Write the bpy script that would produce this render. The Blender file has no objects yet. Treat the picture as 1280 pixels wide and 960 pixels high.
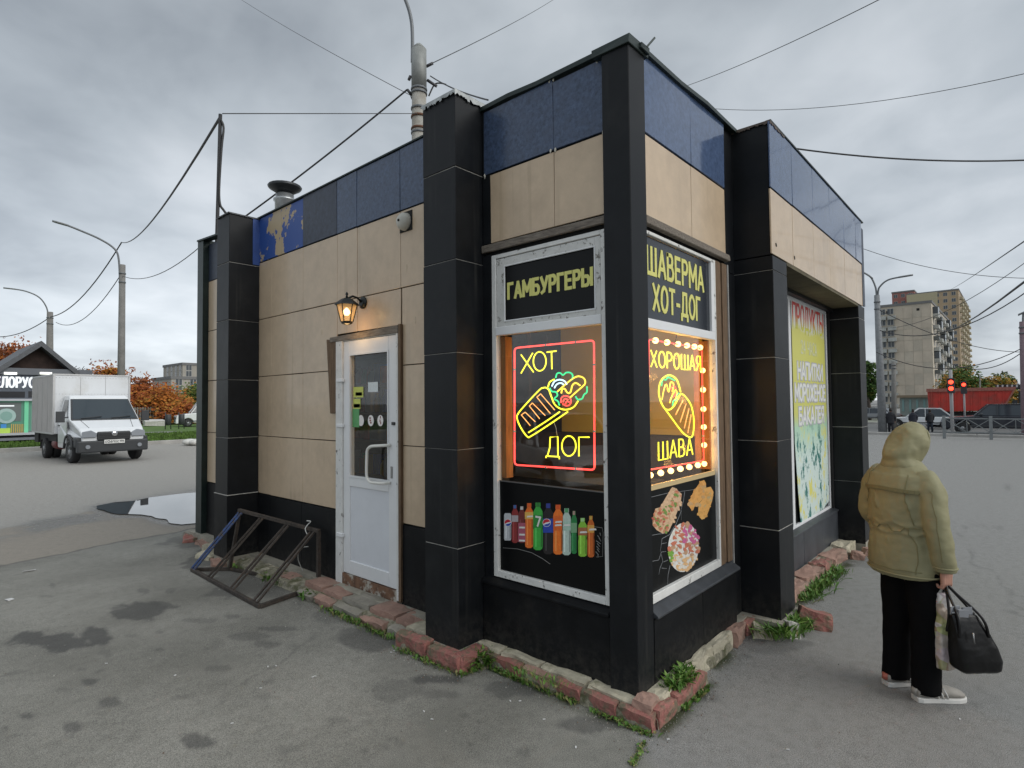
import bpy, bmesh, math, random
import numpy as np
from mathutils import Vector, Matrix, noise
R = math.radians
PI = math.pi
random.seed(7)
S = bpy.context.scene
COL = S.collection

# ------------------------------------------------------------------ camera
CAM = Vector((-2.863, -1.621, 1.74))
FPX = 717.4                                   # focal length in pixels of a 1280 wide picture
_yaw, _pit, _rol = R(41.495), R(1.857), R(-0.541)
CF = Vector((math.cos(_pit)*math.cos(_yaw), math.cos(_pit)*math.sin(_yaw), math.sin(_pit)))
_r = CF.cross(Vector((0, 0, 1))).normalized(); _u = _r.cross(CF)
CR = _r*math.cos(_rol) + _u*math.sin(_rol)
CU = _u*math.cos(_rol) - _r*math.sin(_rol)
cd = bpy.data.cameras.new('camera'); cam = bpy.data.objects.new('camera', cd); COL.objects.link(cam)
cd.sensor_width = 36; cd.lens = FPX/1280*36; cd.clip_start = 0.05; cd.clip_end = 5000
cam.matrix_world = Matrix(((CR.x, CU.x, -CF.x, CAM.x), (CR.y, CU.y, -CF.y, CAM.y), (CR.z, CU.z, -CF.z, CAM.z), (0, 0, 0, 1)))
S.camera = cam

# ------------------------------------------------------------------ sun and sky
SUN_EL, SUN_AZ = R(33), R(-80)               # azimuth measured from +x towards +y
sd = bpy.data.lights.new('sun', 'SUN'); sd.energy = 1.5; sd.angle = R(50); sd.color = (1, 0.97, 0.92)
sun = bpy.data.objects.new('sun', sd); COL.objects.link(sun)
sv = Vector((math.cos(SUN_EL)*math.cos(SUN_AZ), math.cos(SUN_EL)*math.sin(SUN_AZ), math.sin(SUN_EL)))
sun.rotation_euler = sv.to_track_quat('Z', 'Y').to_euler()
sun.location = (0, 0, 30)
S.view_settings.view_transform = 'Standard'; S.view_settings.look = 'None'
S.view_settings.exposure = 0.36; S.view_settings.gamma = 1.0

W = bpy.data.worlds.new('World'); S.world = W; W.use_nodes = True
def build_world():
    nt = W.node_tree; n = nt.nodes; l = nt.links
    for x in list(n): n.remove(x)
    out = n.new('ShaderNodeOutputWorld')
    sky = n.new('ShaderNodeTexSky'); sky.sky_type = 'NISHITA'; sky.sun_disc = False
    sky.sun_elevation = SUN_EL; sky.sun_rotation = PI/2 - SUN_AZ
    b1 = n.new('ShaderNodeBackground'); b1.inputs[1].default_value = 0.1
    l.new(sky.outputs[0], b1.inputs[0])
    tc = n.new('ShaderNodeTexCoord')
    sep = n.new('ShaderNodeSeparateXYZ'); l.new(tc.outputs['Generated'], sep.inputs[0])
    def m(op, a, b=None, c=None):
        k = n.new('ShaderNodeMath'); k.operation = op
        for i, v in enumerate((a, b, c)):
            if v is None: continue
            if isinstance(v, (int, float)): k.inputs[i].default_value = v
            else: l.new(v, k.inputs[i])
        return k.outputs[0]
    zc = m('MAXIMUM', sep.outputs[2], 0.0)
    den = m('ADD', zc, 0.30)
    px = m('DIVIDE', sep.outputs[0], den); py = m('DIVIDE', sep.outputs[1], den)
    cmb = n.new('ShaderNodeCombineXYZ'); l.new(px, cmb.inputs[0]); l.new(py, cmb.inputs[1])
    def nz(scale, det, dist, rough=0.55, off=0):
        k = n.new('ShaderNodeTexNoise'); k.inputs['Scale'].default_value = scale; k.inputs['Detail'].default_value = det
        k.inputs['Distortion'].default_value = dist; k.inputs['Roughness'].default_value = rough
        mp = n.new('ShaderNodeMapping'); mp.inputs['Location'].default_value = (off, off*.3, 0)
        l.new(cmb.outputs[0], mp.inputs[0]); l.new(mp.outputs[0], k.inputs['Vector']); return k.outputs['Fac']
    big = nz(1.25, 5, 0.35, .48, 3.1); fine = nz(4.2, 5, 0.3, .5, 8.0)
    mix = m('ADD', m('MULTIPLY', big, 0.75), m('MULTIPLY', fine, 0.25))
    cr = n.new('ShaderNodeValToRGB'); l.new(mix, cr.inputs[0])
    e = cr.color_ramp.elements
    e[0].position = 0.34; e[0].color = (0.268, 0.298, 0.325, 1)
    e[1].position = 0.66; e[1].color = (0.63, 0.665, 0.685, 1)
    k = e.new(0.5); k.color = (0.45, 0.49, 0.515, 1)
    # brighter towards the horizon, a little
    hz = n.new('ShaderNodeValToRGB'); l.new(zc, hz.inputs[0])
    h = hz.color_ramp.elements
    h[0].position = 0.0; h[0].color = (1.34, 1.31, 1.32, 1)
    h[1].position = 1.0; h[1].color = (1.6, 1.6, 1.6, 1)
    k = h.new(0.10); k.color = (1.17, 1.16, 1.18, 1)
    k = h.new(0.22); k.color = (1.0, 1.0, 1.03, 1)
    k = h.new(0.38); k.color = (0.86, 0.87, 0.90, 1)
    k = h.new(0.6); k.color = (0.92, 0.92, 0.94, 1)
    mul = n.new('ShaderNodeMix'); mul.data_type = 'RGBA'; mul.blend_type = 'MULTIPLY'; mul.inputs[0].default_value = 1
    l.new(cr.outputs[0], mul.inputs[6]); l.new(hz.outputs[0], mul.inputs[7])
    # the cloud deck is thinner, so paler, low over the lot on the left
    lf = m('MULTIPLY', m('MAXIMUM', m('ADD', m('MULTIPLY', sep.outputs[1], .98), m('MULTIPLY', sep.outputs[0], .15)), 0.0), m('MAXIMUM', m('SUBTRACT', 1.0, m('MULTIPLY', zc, 2.6)), 0.0))
    gain = m('MULTIPLY_ADD', lf, 0.30, 0.96)
    gm = n.new('ShaderNodeMix'); gm.data_type = 'RGBA'; gm.blend_type = 'MULTIPLY'; gm.inputs[0].default_value = 1
    cg = n.new('ShaderNodeCombineColor')
    for i in range(3): l.new(gain, cg.inputs[i])
    l.new(mul.outputs[2], gm.inputs[6]); l.new(cg.outputs[0], gm.inputs[7]); mul = gm
    b2 = n.new('ShaderNodeBackground'); l.new(mul.outputs[2], b2.inputs[0]); b2.inputs[1].default_value = 1.0
    ms = n.new('ShaderNodeMixShader'); ms.inputs[0].default_value = 0.93
    l.new(b1.outputs[0], ms.inputs[1]); l.new(b2.outputs[0], ms.inputs[2]); l.new(ms.outputs[0], out.inputs[0])
build_world()

# ------------------------------------------------------------------ measuring helpers (rays of the calibrated camera)
def ray(px, py): return CF + CR*((px-640)/FPX) - CU*((py-480)/FPX)
def onx(px, py, x):
    d = ray(px, py); return CAM + d*((x-CAM.x)/d.x)
def ony(px, py, y):
    d = ray(px, py); return CAM + d*((y-CAM.y)/d.y)
def gz(x, y=0): return -0.016*min(max(0.0, x-24), 60)
def gnd(px, py, z=None):
    d = ray(px, py)
    if z is not None: return CAM + d*((z-CAM.z)/d.z)
    t = (-CAM.z)/d.z if d.z < 0 else 500
    for _ in range(30):
        p = CAM + d*t; t = (gz(p.x)-CAM.z)/d.z
    return CAM + d*t
def at(px, py, dist):
    d = ray(px, py); return CAM + d*(dist/math.hypot(d.x, d.y))

# ------------------------------------------------------------------ materials
MATS = {}
def nodes(m): return m.node_tree.nodes, m.node_tree.links
def mat(name, col, rough=0.6, metal=0.0, var=0.0, vscale=8.0, bump=0.0, bscale=40.0, spec=0.5, emit=None, estr=0.0,
        dirt=None, dscale=3.0, dlo=0.5, dhi=0.7, coat=0.0, stretch=None, rvar=0.0, drips=None):
    if name in MATS: return MATS[name]
    m = bpy.data.materials.new(name); m.use_nodes = True; MATS[name] = m
    n, l = nodes(m); p = n['Principled BSDF']
    p.inputs['Base Color'].default_value = (*col, 1); p.inputs['Roughness'].default_value = rough
    p.inputs['Metallic'].default_value = metal; p.inputs['Specular IOR Level'].default_value = spec
    p.inputs['Coat Weight'].default_value = coat
    tc = n.new('ShaderNodeTexCoord'); src = tc.outputs['Object']
    if stretch:
        mp = n.new('ShaderNodeMapping'); mp.inputs['Scale'].default_value = stretch; l.new(src, mp.inputs[0]); src = mp.outputs[0]
    cur = None
    if var > 0:
        t = n.new('ShaderNodeTexNoise'); t.inputs['Scale'].default_value = vscale; t.inputs['Detail'].default_value = 6; t.inputs['Roughness'].default_value = .65
        l.new(src, t.inputs['Vector'])
        r = n.new('ShaderNodeValToRGB'); l.new(t.outputs['Fac'], r.inputs[0])
        r.color_ramp.elements[0].position = .3; r.color_ramp.elements[1].position = .7
        r.color_ramp.elements[0].color = (*[max(0, c*(1-var)) for c in col], 1)
        r.color_ramp.elements[1].color = (*[min(1, c*(1+var)) for c in col], 1)
        cur = r.outputs[0]
        if rvar:
            mr = n.new('ShaderNodeMapRange'); l.new(t.outputs['Fac'], mr.inputs[0])
            mr.inputs[3].default_value = rough-rvar; mr.inputs[4].default_value = rough+rvar; l.new(mr.outputs[0], p.inputs['Roughness'])
    if dirt:
        t2 = n.new('ShaderNodeTexNoise'); t2.inputs['Scale'].default_value = dscale; t2.inputs['Detail'].default_value = 8; t2.inputs['Roughness'].default_value = .7
        l.new(src, t2.inputs['Vector'])
        r2 = n.new('ShaderNodeMapRange'); l.new(t2.outputs['Fac'], r2.inputs[0]); r2.inputs[1].default_value = dlo; r2.inputs[2].default_value = dhi
        mx = n.new('ShaderNodeMix'); mx.data_type = 'RGBA'; l.new(r2.outputs[0], mx.inputs[0])
        if cur is not None: l.new(cur, mx.inputs[6])
        else: mx.inputs[6].default_value = (*col, 1)
        mx.inputs[7].default_value = (*dirt, 1); cur = mx.outputs[2]
    if cur is not None: l.new(cur, p.inputs['Base Color'])
    if bump > 0:
        t3 = n.new('ShaderNodeTexNoise'); t3.inputs['Scale'].default_value = bscale; t3.inputs['Detail'].default_value = 5
        l.new(src, t3.inputs['Vector'])
        b = n.new('ShaderNodeBump'); b.inputs['Strength'].default_value = bump; b.inputs['Distance'].default_value = .01
        l.new(t3.outputs['Fac'], b.inputs['Height']); l.new(b.outputs[0], p.inputs['Normal'])
    if drips:
        mp = n.new('ShaderNodeMapping'); mp.inputs['Scale'].default_value = (16, 16, .45); l.new(tc.outputs['Object'], mp.inputs[0])
        ta = n.new('ShaderNodeTexNoise'); ta.inputs['Scale'].default_value = 1.0; ta.inputs['Detail'].default_value = 4; l.new(mp.outputs[0], ta.inputs['Vector'])
        ra = n.new('ShaderNodeMapRange'); l.new(ta.outputs['Fac'], ra.inputs[0]); ra.inputs[1].default_value = .58; ra.inputs[2].default_value = .74
        tb = n.new('ShaderNodeTexNoise'); tb.inputs['Scale'].default_value = 1.6; l.new(tc.outputs['Object'], tb.inputs['Vector'])
        rb = n.new('ShaderNodeMapRange'); l.new(tb.outputs['Fac'], rb.inputs[0]); rb.inputs[1].default_value = .42; rb.inputs[2].default_value = .62; rb.inputs[4].default_value = drips[1]
        mm = n.new('ShaderNodeMath'); mm.operation = 'MULTIPLY'; l.new(ra.outputs[0], mm.inputs[0]); l.new(rb.outputs[0], mm.inputs[1])
        mx = n.new('ShaderNodeMix'); mx.data_type = 'RGBA'; l.new(mm.outputs[0], mx.inputs[0]); l.new(cur, mx.inputs[6]); mx.inputs[7].default_value = (*drips[0], 1)
        l.new(mx.outputs[2], p.inputs['Base Color'])
    if emit: p.inputs['Emission Color'].default_value = (*emit, 1); p.inputs['Emission Strength'].default_value = estr
    return m
def glass(name, tint=(.95, .97, .96), refl=1.0, rough=0.0):
    if name in MATS: return MATS[name]
    m = bpy.data.materials.new(name); m.use_nodes = True; MATS[name] = m
    n, l = nodes(m); n.remove(n['Principled BSDF'])
    o = n['Material Output']; t = n.new('ShaderNodeBsdfTransparent'); t.inputs[0].default_value = (*tint, 1)
    g = n.new('ShaderNodeBsdfGlossy'); g.inputs['Roughness'].default_value = rough
    f = n.new('ShaderNodeLayerWeight'); f.inputs[0].default_value = .5
    pw = n.new('ShaderNodeMath'); pw.operation = 'POWER'; l.new(f.outputs['Facing'], pw.inputs[0]); pw.inputs[1].default_value = 4.0
    k = n.new('ShaderNodeMath'); k.operation = 'MULTIPLY_ADD'; k.inputs[1].default_value = .9; k.inputs[2].default_value = .045*refl; k.use_clamp = True; l.new(pw.outputs[0], k.inputs[0])
    ms = n.new('ShaderNodeMixShader'); l.new(k.outputs[0], ms.inputs[0]); l.new(t.outputs[0], ms.inputs[1]); l.new(g.outputs[0], ms.inputs[2])
    l.new(ms.outputs[0], o.inputs[0]); return m

# ------------------------------------------------------------------ mesh builder
class MB:
    def __init__(s): s.v = []; s.f = []; s.m = []; s.sm = []
    def add(s, vs, fs, mi=0, smooth=False):
        o = len(s.v); s.v += [tuple(v) for v in vs]
        for f in fs: s.f.append(tuple(i+o for i in f)); s.m.append(mi); s.sm.append(smooth)
        return s
    def box(s, a, b, mi=0, jit=0):
        x0, y0, z0 = a; x1, y1, z1 = b
        vs = [(x0, y0, z0), (x1, y0, z0), (x1, y1, z0), (x0, y1, z0), (x0, y0, z1), (x1, y0, z1), (x1, y1, z1), (x0, y1, z1)]
        if jit: vs = [tuple(c+random.uniform(-jit, jit) for c in v) for v in vs]
        return s.add(vs, [(0, 3, 2, 1), (4, 5, 6, 7), (0, 1, 5, 4), (1, 2, 6, 5), (2, 3, 7, 6), (3, 0, 4, 7)], mi)
    def obox(s, c, sx, sy, sz, rot=None, mi=0, jit=0):
        M = rot if rot is not None else Matrix.Identity(3); c = Vector(c)
        vs = []
        for z in (-sz/2, sz/2):
            for x, y in ((-sx/2, -sy/2), (sx/2, -sy/2), (sx/2, sy/2), (-sx/2, sy/2)):
                vs.append(tuple(c + M @ Vector((x+random.uniform(-jit, jit), y+random.uniform(-jit, jit), z+random.uniform(-jit, jit)))))
        return s.add(vs, [(0, 3, 2, 1), (4, 5, 6, 7), (0, 1, 5, 4), (1, 2, 6, 5), (2, 3, 7, 6), (3, 0, 4, 7)], mi)
    def bar(s, a, b, w, h, mi=0, up=(0, 0, 1)):
        a = Vector(a); b = Vector(b); d = (b-a); L = d.length; d.normalize(); u = Vector(up)
        if abs(d.dot(u)) > .98: u = Vector((1, 0, 0))
        r = d.cross(u).normalized(); u = r.cross(d)
        M = Matrix((r, d, u)).transposed()
        return s.obox((a+b)/2, w, L, h, M, mi)
    def tube(s, pts, r, n=8, mi=0, caps=True, closed=False, smooth=True):
        P = [Vector(p) for p in pts]; N = len(P)
        rr = r if isinstance(r, (list, tuple)) else [r]*N
        vs = []; pr = None
        for i, p in enumerate(P):
            if closed: d = P[(i+1) % N]-P[i-1]
            else: d = P[min(i+1, N-1)]-P[max(i-1, 0)]
            if d.length < 1e-9: d = Vector((0, 0, 1))
            d.normalize()
            if pr is None:
                u = Vector((0, 0, 1)) if abs(d.z) < .9 else Vector((1, 0, 0)); pr = d.cross(u).normalized()
            else:
                pr = (pr - d*pr.dot(d))
                if pr.length < 1e-6: pr = d.orthogonal()
                pr.normalize()
            q = d.cross(pr)
            for k in range(n):
                a = 2*PI*k/n; vs.append(tuple(p + (pr*math.cos(a)+q*math.sin(a))*rr[i]))
        fs = []
        for i in range(N if closed else N-1):
            j = (i+1) % N
            for k in range(n):
                k2 = (k+1) % n; fs.append((i*n+k, i*n+k2, j*n+k2, j*n+k))
        s.add(vs, fs, mi, smooth)
        if caps and not closed:
            o = len(s.v)-len(vs)
            s.f.append(tuple(o+k for k in reversed(range(n)))); s.m.append(mi); s.sm.append(False)
            s.f.append(tuple(o+(N-1)*n+k for k in range(n))); s.m.append(mi); s.sm.append(False)
        return s
    def loft(s, rings, mi=0, caps=True, smooth=True):
        n = len(rings[0]); vs = [p for r in rings for p in r]; fs = []
        for i in range(len(rings)-1):
            for k in range(n):
                k2 = (k+1) % n; fs.append((i*n+k, i*n+k2, (i+1)*n+k2, (i+1)*n+k))
        s.add(vs, fs, mi, smooth)
        if caps:
            o = len(s.v)-len(vs)
            s.f.append(tuple(o+k for k in reversed(range(n)))); s.m.append(mi); s.sm.append(False)
            s.f.append(tuple(o+(len(rings)-1)*n+k for k in range(n))); s.m.append(mi); s.sm.append(False)
        return s
    def lathe(s, prof, c, n=16, mi=0, axis='z', smooth=True):
        c = Vector(c); rings = []
        for r, h in prof:
            ring = []
            for k in range(n):
                a = 2*PI*k/n; x, y = r*math.cos(a), r*math.sin(a)
                ring.append(tuple(c + (Vector((x, y, h)) if axis == 'z' else Vector((h, x, y)) if axis == 'x' else Vector((y, h, x)))))
            rings.append(ring)
        return s.loft(rings, mi, True, smooth)
    def prism(s, pts, o, u, v, depth, mi=0):
        """2-D outline pts in the plane (o,u,v), given thickness depth along u x v"""
        o, u, v = Vector(o), Vector(u), Vector(v); nrm = u.cross(v).normalized()*depth; n = len(pts)
        a = [o+u*p[0]+v*p[1] for p in pts]; vs = a + [p+nrm for p in a]
        fs = [tuple(reversed(range(n))), tuple(range(n, 2*n))] + [(i, (i+1) % n, n+(i+1) % n, n+i) for i in range(n)]
        return s.add(vs, fs, mi)
    def build(s, name, mats, parent=None, loc=None, bevel=0, label=None, cat=None, group=None, kind=None, seg=1, local=True):
        me = bpy.data.meshes.new(name)
        vs = s.v
        if loc is not None and not local: vs = [(v[0]-loc[0], v[1]-loc[1], v[2]-loc[2]) for v in vs]
        me.from_pydata(vs, [], s.f)
        if not isinstance(mats, (list, tuple)): mats = [mats]
        for m in mats: me.materials.append(m)
        if len(mats) > 1: me.polygons.foreach_set('material_index', s.m)
        me.polygons.foreach_set('use_smooth', s.sm); me.update()
        o = bpy.data.objects.new(name, me); COL.objects.link(o)
        if loc is not None: o.location = loc
        if parent is not None: o.parent = parent
        if bevel:
            b = o.modifiers.new('bevel', 'BEVEL'); b.width = bevel; b.segments = seg; b.limit_method = 'ANGLE'; b.angle_limit = R(40)
        tag(o, label, cat, group, kind); return o
def tag(o, label=None, cat=None, group=None, kind=None):
    if label: o['label'] = label
    if cat: o['category'] = cat
    if group: o['group'] = group
    if kind: o['kind'] = kind
    return o
def empty(name, loc=(0, 0, 0), rz=0, label=None, cat=None, group=None):
    o = bpy.data.objects.new(name, None); COL.objects.link(o); o.location = loc; o.rotation_euler = (0, 0, rz); o.empty_display_size = .2
    return tag(o, label, cat, group)
def kids(o): return [c for c in list(COL.objects) if c.parent is o]
def copy_tree(o, parent=None):
    c = o.copy(); COL.objects.link(c); c.parent = parent
    for ch in kids(o): copy_tree(ch, c)
    return c
def rotz(a): return Matrix.Rotation(a, 3, 'Z')

# ------------------------------------------------------------------ stroke lettering
def arc(cx, cy, rx, ry, a0, a1, n=10): return [(cx+rx*math.cos(R(a0+(a1-a0)*i/n)), cy+ry*math.sin(R(a0+(a1-a0)*i/n))) for i in range(n+1)]
_bowlP = [(0, .48), (.3, .48)] + arc(.32, .74, .24, .26, -90, 90, 8) + [(0, 1)]
_bowlB = [(0, 0), (.3, 0)] + arc(.34, .28, .24, .28, -90, 90, 8) + [(0, .56)]
GLY = {
 'Г': (.5, [[(0, 0), (0, 1), (.48, 1)]]), 'А': (.68, [[(0, 0), (.34, 1), (.68, 0)], [(.11, .3), (.57, .3)]]),
 'М': (.8, [[(0, 0), (0, 1), (.4, .3), (.8, 1), (.8, 0)]]), 'Б': (.58, [[(.5, 1), (0, 1), (0, 0)], _bowlB]),
 'У': (.62, [[(0, 1), (.32, .36)], [(.64, 1), (.26, .1), (.06, .0)]]), 'Р': (.56, [[(0, 0), (0, 1)], _bowlP]),
 'Е': (.5, [[(.48, 0), (0, 0), (0, 1), (.48, 1)], [(0, .52), (.42, .52)]]),
 'Ы': (.86, [[(0, 1), (0, 0)], _bowlB, [(.84, 0), (.84, 1)]]), 'Ш': (.86, [[(0, 1), (0, 0), (.86, 0), (.86, 1)], [(.43, 0), (.43, 1)]]),
 'В': (.58, [[(0, 0), (0, 1)], [(0, 0), (.3, 0)]+arc(.32, .27, .26, .27, -90, 90, 8)+[(0, .54)], [(.3, .54)]+arc(.28, .77, .22, .23, -90, 90, 8)+[(0, 1)]]),
 'Х': (.64, [[(0, 0), (.64, 1)], [(0, 1), (.64, 0)]]), 'О': (.72, [arc(.36, .5, .36, .5, 90, 450, 20)]),
 'Т': (.6, [[(0, 1), (.6, 1)], [(.3, 1), (.3, 0)]]), '-': (.34, [[(.02, .42), (.32, .42)]]),
 'Д': (.78, [[(0, -.16), (0, .04), (.78, .04), (.78, -.16)], [(.12, .04), (.2, .6), (.22, 1), (.66, 1), (.66, .04)]]),
 'С': (.62, [arc(.36, .5, .36, .5, 50, 310, 14)]), 'Я': (.56, [[(.56, 0), (.56, 1)], [(.56, .46), (.26, .46)]+arc(.25, .73, .24, .27, 270, 90, 8)+[(.56, 1)], [(.3, .46), (0, 0)]]),
 'П': (.66, [[(0, 0), (0, 1), (.66, 1), (.66, 0)]]), 'К': (.6, [[(0, 0), (0, 1)], [(.58, 1), (.02, .48), (.6, 0)]]),
 'Ж': (.9, [[(.45, 0), (.45, 1)], [(0, 1), (.9, 0)], [(.9, 1), (0, 0)]]), 'Л': (.66, [[(0, 0), (.14, .3), (.18, 1), (.66, 1), (.66, 0)]]),
 'И': (.7, [[(0, 1), (0, 0), (.7, 1), (.7, 0)]]), 'Н': (.66, [[(0, 0), (0, 1)], [(.66, 0), (.66, 1)], [(0, .52), (.66, .52)]]),
 'Ч': (.6, [[(0, 1), (0, .6), (.1, .45), (.6, .45)], [(.6, 1), (.6, 0)]]), ' ': (.35, []),
 '2': (.56, [arc(.28, .72, .27, .28, 170, -20, 8)+[(0, 0), (.56, 0)]]), '4': (.6, [[(.45, 0), (.45, 1), (0, .3), (.6, .3)]]),
 '0': (.6, [arc(.3, .5, .3, .5, 90, 450, 16)]), '6': (.56, [arc(.28, .28, .28, .28, 90, 450, 12), [(.02, .35), (.4, 1)]]),
 '1': (.3, [[(0, .75), (.25, 1), (.25, 0)]]), '8': (.56, [arc(.28, .26, .27, .26, 90, 450, 12), arc(.28, .76, .23, .24, 90, 450, 12)]),
 '9': (.56, [arc(.28, .72, .28, .28, 90, 450, 12), [(.54, .65), (.2, 0)]]), '7': (.56, [[(0, 1), (.56, 1), (.2, 0)]]),
}
def layout(text, gap=.24):
    x = 0; out = []
    for ch in text:
        w, st = GLY[ch]; out += [[(x+a, b) for a, b in s_] for s_ in st]; x += w+gap
    return out, x-gap
def flat_text(mb, text, o, u, v, H, width=None, sw=.16, depth=.0015, mi=0, gap=.24):
    """flat bold lettering: o lower-left corner, u right, v up (unit), H cap height, width total width"""
    st, tw = layout(text, gap); o, u, v = Vector(o), Vector(u), Vector(v); sx = (width/tw) if width else H
    nrm = u.cross(v); k = 0; swm = sw*H
    for s_ in st:
        pts = [Vector((a*sx, b*H)) for a, b in s_]
        for i in range(len(pts)-1):
            a, b = pts[i], pts[i+1]; d = b-a
            if d.length < 1e-6: continue
            d.normalize(); a2 = a-d*swm*.42; b2 = b+d*swm*.42; w = Vector((-d.y, d.x))*swm/2
            q = [a2-w, b2-w, b2+w, a2+w]
            dd = depth*(1+.12*(k % 7)); k += 1
            mb.prism([tuple(p) for p in q], o, u, v, dd, mi)
def neon_text(mb, text, o, u, v, H, width, r, mi=0, gap=.24):
    st, tw = layout(text, gap); o, u, v = Vector(o), Vector(u), Vector(v); sx = width/tw
    for s_ in st: mb.tube([o+u*(a*sx)+v*(b*H) for a, b in s_], r, 6, mi)
# ------------------------------------------------------------------ ground: one sheet with worn asphalt
def axis(lo, hi, step, far):
    a = list(np.arange(lo, hi+1e-6, step)); s_ = step; x = hi
    while x < far: s_ *= 1.13; x += s_; a.append(x)
    s_ = step; x = lo
    while x > -far: s_ *= 1.13; x -= s_; a.insert(0, x)
    return np.array(a)
def vnoise(x, y, sc, seed=0):
    """smooth value noise, vectorised"""
    rng = np.random.RandomState(seed); T = rng.rand(256, 256)
    X = x*sc; Y = y*sc; xi = np.floor(X).astype(int); yi = np.floor(Y).astype(int); fx = X-xi; fy = Y-yi
    fx = fx*fx*(3-2*fx); fy = fy*fy*(3-2*fy); g = lambda i, j: T[i & 255, j & 255]
    return (g(xi, yi)*(1-fx)+g(xi+1, yi)*fx)*(1-fy)+(g(xi, yi+1)*(1-fx)+g(xi+1, yi+1)*fx)*fy
def fbm(x, y, sc, seed=0, oc=4):
    r = 0; a = .5
    for i in range(oc): r = r+a*vnoise(x, y, sc*2**i, seed+i); a *= .5
    return r
def smooth(a, b, x): t = np.clip((x-a)/(b-a), 0, 1); return t*t*(3-2*t)
def seg_dist(x, y, a, b):
    ax, ay = a; bx, by = b; dx, dy = bx-ax, by-ay; t = np.clip(((x-ax)*dx+(y-ay)*dy)/(dx*dx+dy*dy), 0, 1)
    return np.hypot(x-ax-t*dx, y-ay-t*dy)
PUD = [(246, 655), (225, 657), (205, 652), (190, 648), (176, 644), (150, 643), (124, 638), (120, 633), (140, 629), (165, 627), (190, 622), (215, 619), (246, 616), (300, 612), (300, 650)]
def build_ground():
    xs = axis(-3.2, 5.5, .022, 1500); ys = axis(-2.4, 9.5, .026, 1500)
    X, Y = np.meshgrid(xs, ys, indexing='ij'); nx, ny = X.shape
    wob = fbm(X, Y, 3.0, 5)-.47; wob2 = fbm(X, Y, 9.0, 15)-.47
    base = fbm(X, Y, .6, 21)                                      # broad unevenness of tone
    Z = -0.016*np.clip(X-24, 0, 60)
    near = ((X > -4) & (X < 8) & (Y > -4) & (Y < 12))
    Z = Z + near*((fbm(X, Y, .8, 3)-.5)*.012)
    dark = np.zeros_like(X)
    blobs = [  # (px, py, half length px x, half px y, strength)
     (60, 800, 52, 12, 1.), (118, 790, 24, 12, 1.), (170, 765, 34, 12, .9), (195, 757, 20, 4, .7), (112, 852, 18, 7, .8), (140, 878, 18, 8, .7),
     (35, 895, 14, 5, .8), (92, 911, 12, 7, .7), (246, 925, 18, 8, .8), (5, 910, 8, 7, .6), (310, 795, 22, 6, .5), (290, 770, 14, 3, .5),
     (180, 738, 12, 4, .5), (60, 745, 18, 3, .4), (250, 775, 20, 3, .45), (345, 785, 22, 4, .6), (330, 805, 18, 5, .55), (280, 835, 18, 4, .45),
     (465, 800, 45, 12, .75), (440, 790, 25, 8, .6), (555, 850, 34, 7, .95), (500, 862, 30, 10, .35), (582, 895, 9, 4, .55), (597, 902, 9, 3, .5),
     (650, 940, 14, 9, .5), (585, 930, 6, 3, .6), (262, 700, 30, 16, .75), (300, 720, 40, 22, .6), (230, 680, 26, 8, .6), (340, 735, 30, 12, .5),
     (640, 862, 50, 10, .6), (740, 905, 45, 9, .7), (560, 868, 30, 6, .5), (880, 870, 26, 12, .5), (930, 800, 34, 14, .45), (990, 805, 30, 8, .5),
     (430, 770, 40, 8, .45), (1080, 700, 40, 12, .35), (200, 812, 12, 3, .5), (225, 870, 14, 3, .4), (440, 690, 10, 3, .0), (420, 900, 16, 4, .3),
     (330, 870, 14, 4, .3), (480, 935, 12, 4, .3), (1180, 880, 60, 10, .25), (1130, 868, 40, 8, .3)]  # last two paint the soft shade under the person's shoes
    rnd = random.Random(3)
    for i in range(60):
        blobs.append((rnd.uniform(0, 520), rnd.uniform(700, 955), rnd.uniform(3, 11), rnd.uniform(1.5, 4), rnd.uniform(.15, .45)))
    for (px, py, ax, ay, st) in blobs:
        c = gnd(px, py, 0); ex = gnd(px+ax, py, 0)-c; ey = gnd(px, py-ay, 0)-c
        det = ex.x*ey.y-ex.y*ey.x
        if abs(det) < 1e-9: continue
        dx = X-c.x; dy = Y-c.y
        mask = (abs(dx) < 2) & (abs(dy) < 2)
        a = (dx*ey.y-dy*ey.x)/det; b = (-dx*ex.y+dy*ex.x)/det
        rr = np.sqrt(a*a+b*b)+wob*1.5+wob2*1.2
        dark = np.maximum(dark, mask*st*(1-smooth(.78, 1.08, rr)))
    # the newer dark lot ends along a ragged line, beyond it the old brownish lot and road
    A = gnd(0, 706, 0); B = gnd(238, 662, 0)
    n2 = Vector((-(B.y-A.y), B.x-A.x)).normalized(); side = (X-A.x)*n2.x+(Y-A.y)*n2.y + wob*.25+wob2*.08
    if (gnd(100, 640, 0)-A).dot(n2.to_3d()) < 0: side = -side
    old = smooth(-.02, .02, side)
    old = old*(1-smooth(6, 14, X))*smooth(3, 5, Y)
    edge = np.exp(-(side/.035)**2)*(X < 1.2)*(Y > 4)
    dark = np.maximum(dark, edge*.85)
    # road boundary beyond the old lot
    C1 = gnd(0, 662, 0); D1 = gnd(246, 612, 0)
    n3 = Vector((-(D1.y-C1.y), D1.x-C1.x)).normalized(); s3 = (X-C1.x)*n3.x+(Y-C1.y)*n3.y+wob*.5
    if (gnd(100, 590, 0)-C1).dot(n3.to_3d()) < 0: s3 = -s3
    road = smooth(-.1, .1, s3)*(1-smooth(8, 16, X))*smooth(3, 5, Y)
    wet = np.exp(-((s3+.35)/.45)**2)*(X < 3)*(Y > 6)*smooth(.30, .55, fbm(X, Y, 1.3, 44))*1.4
    old = old*(1-road)
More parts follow.
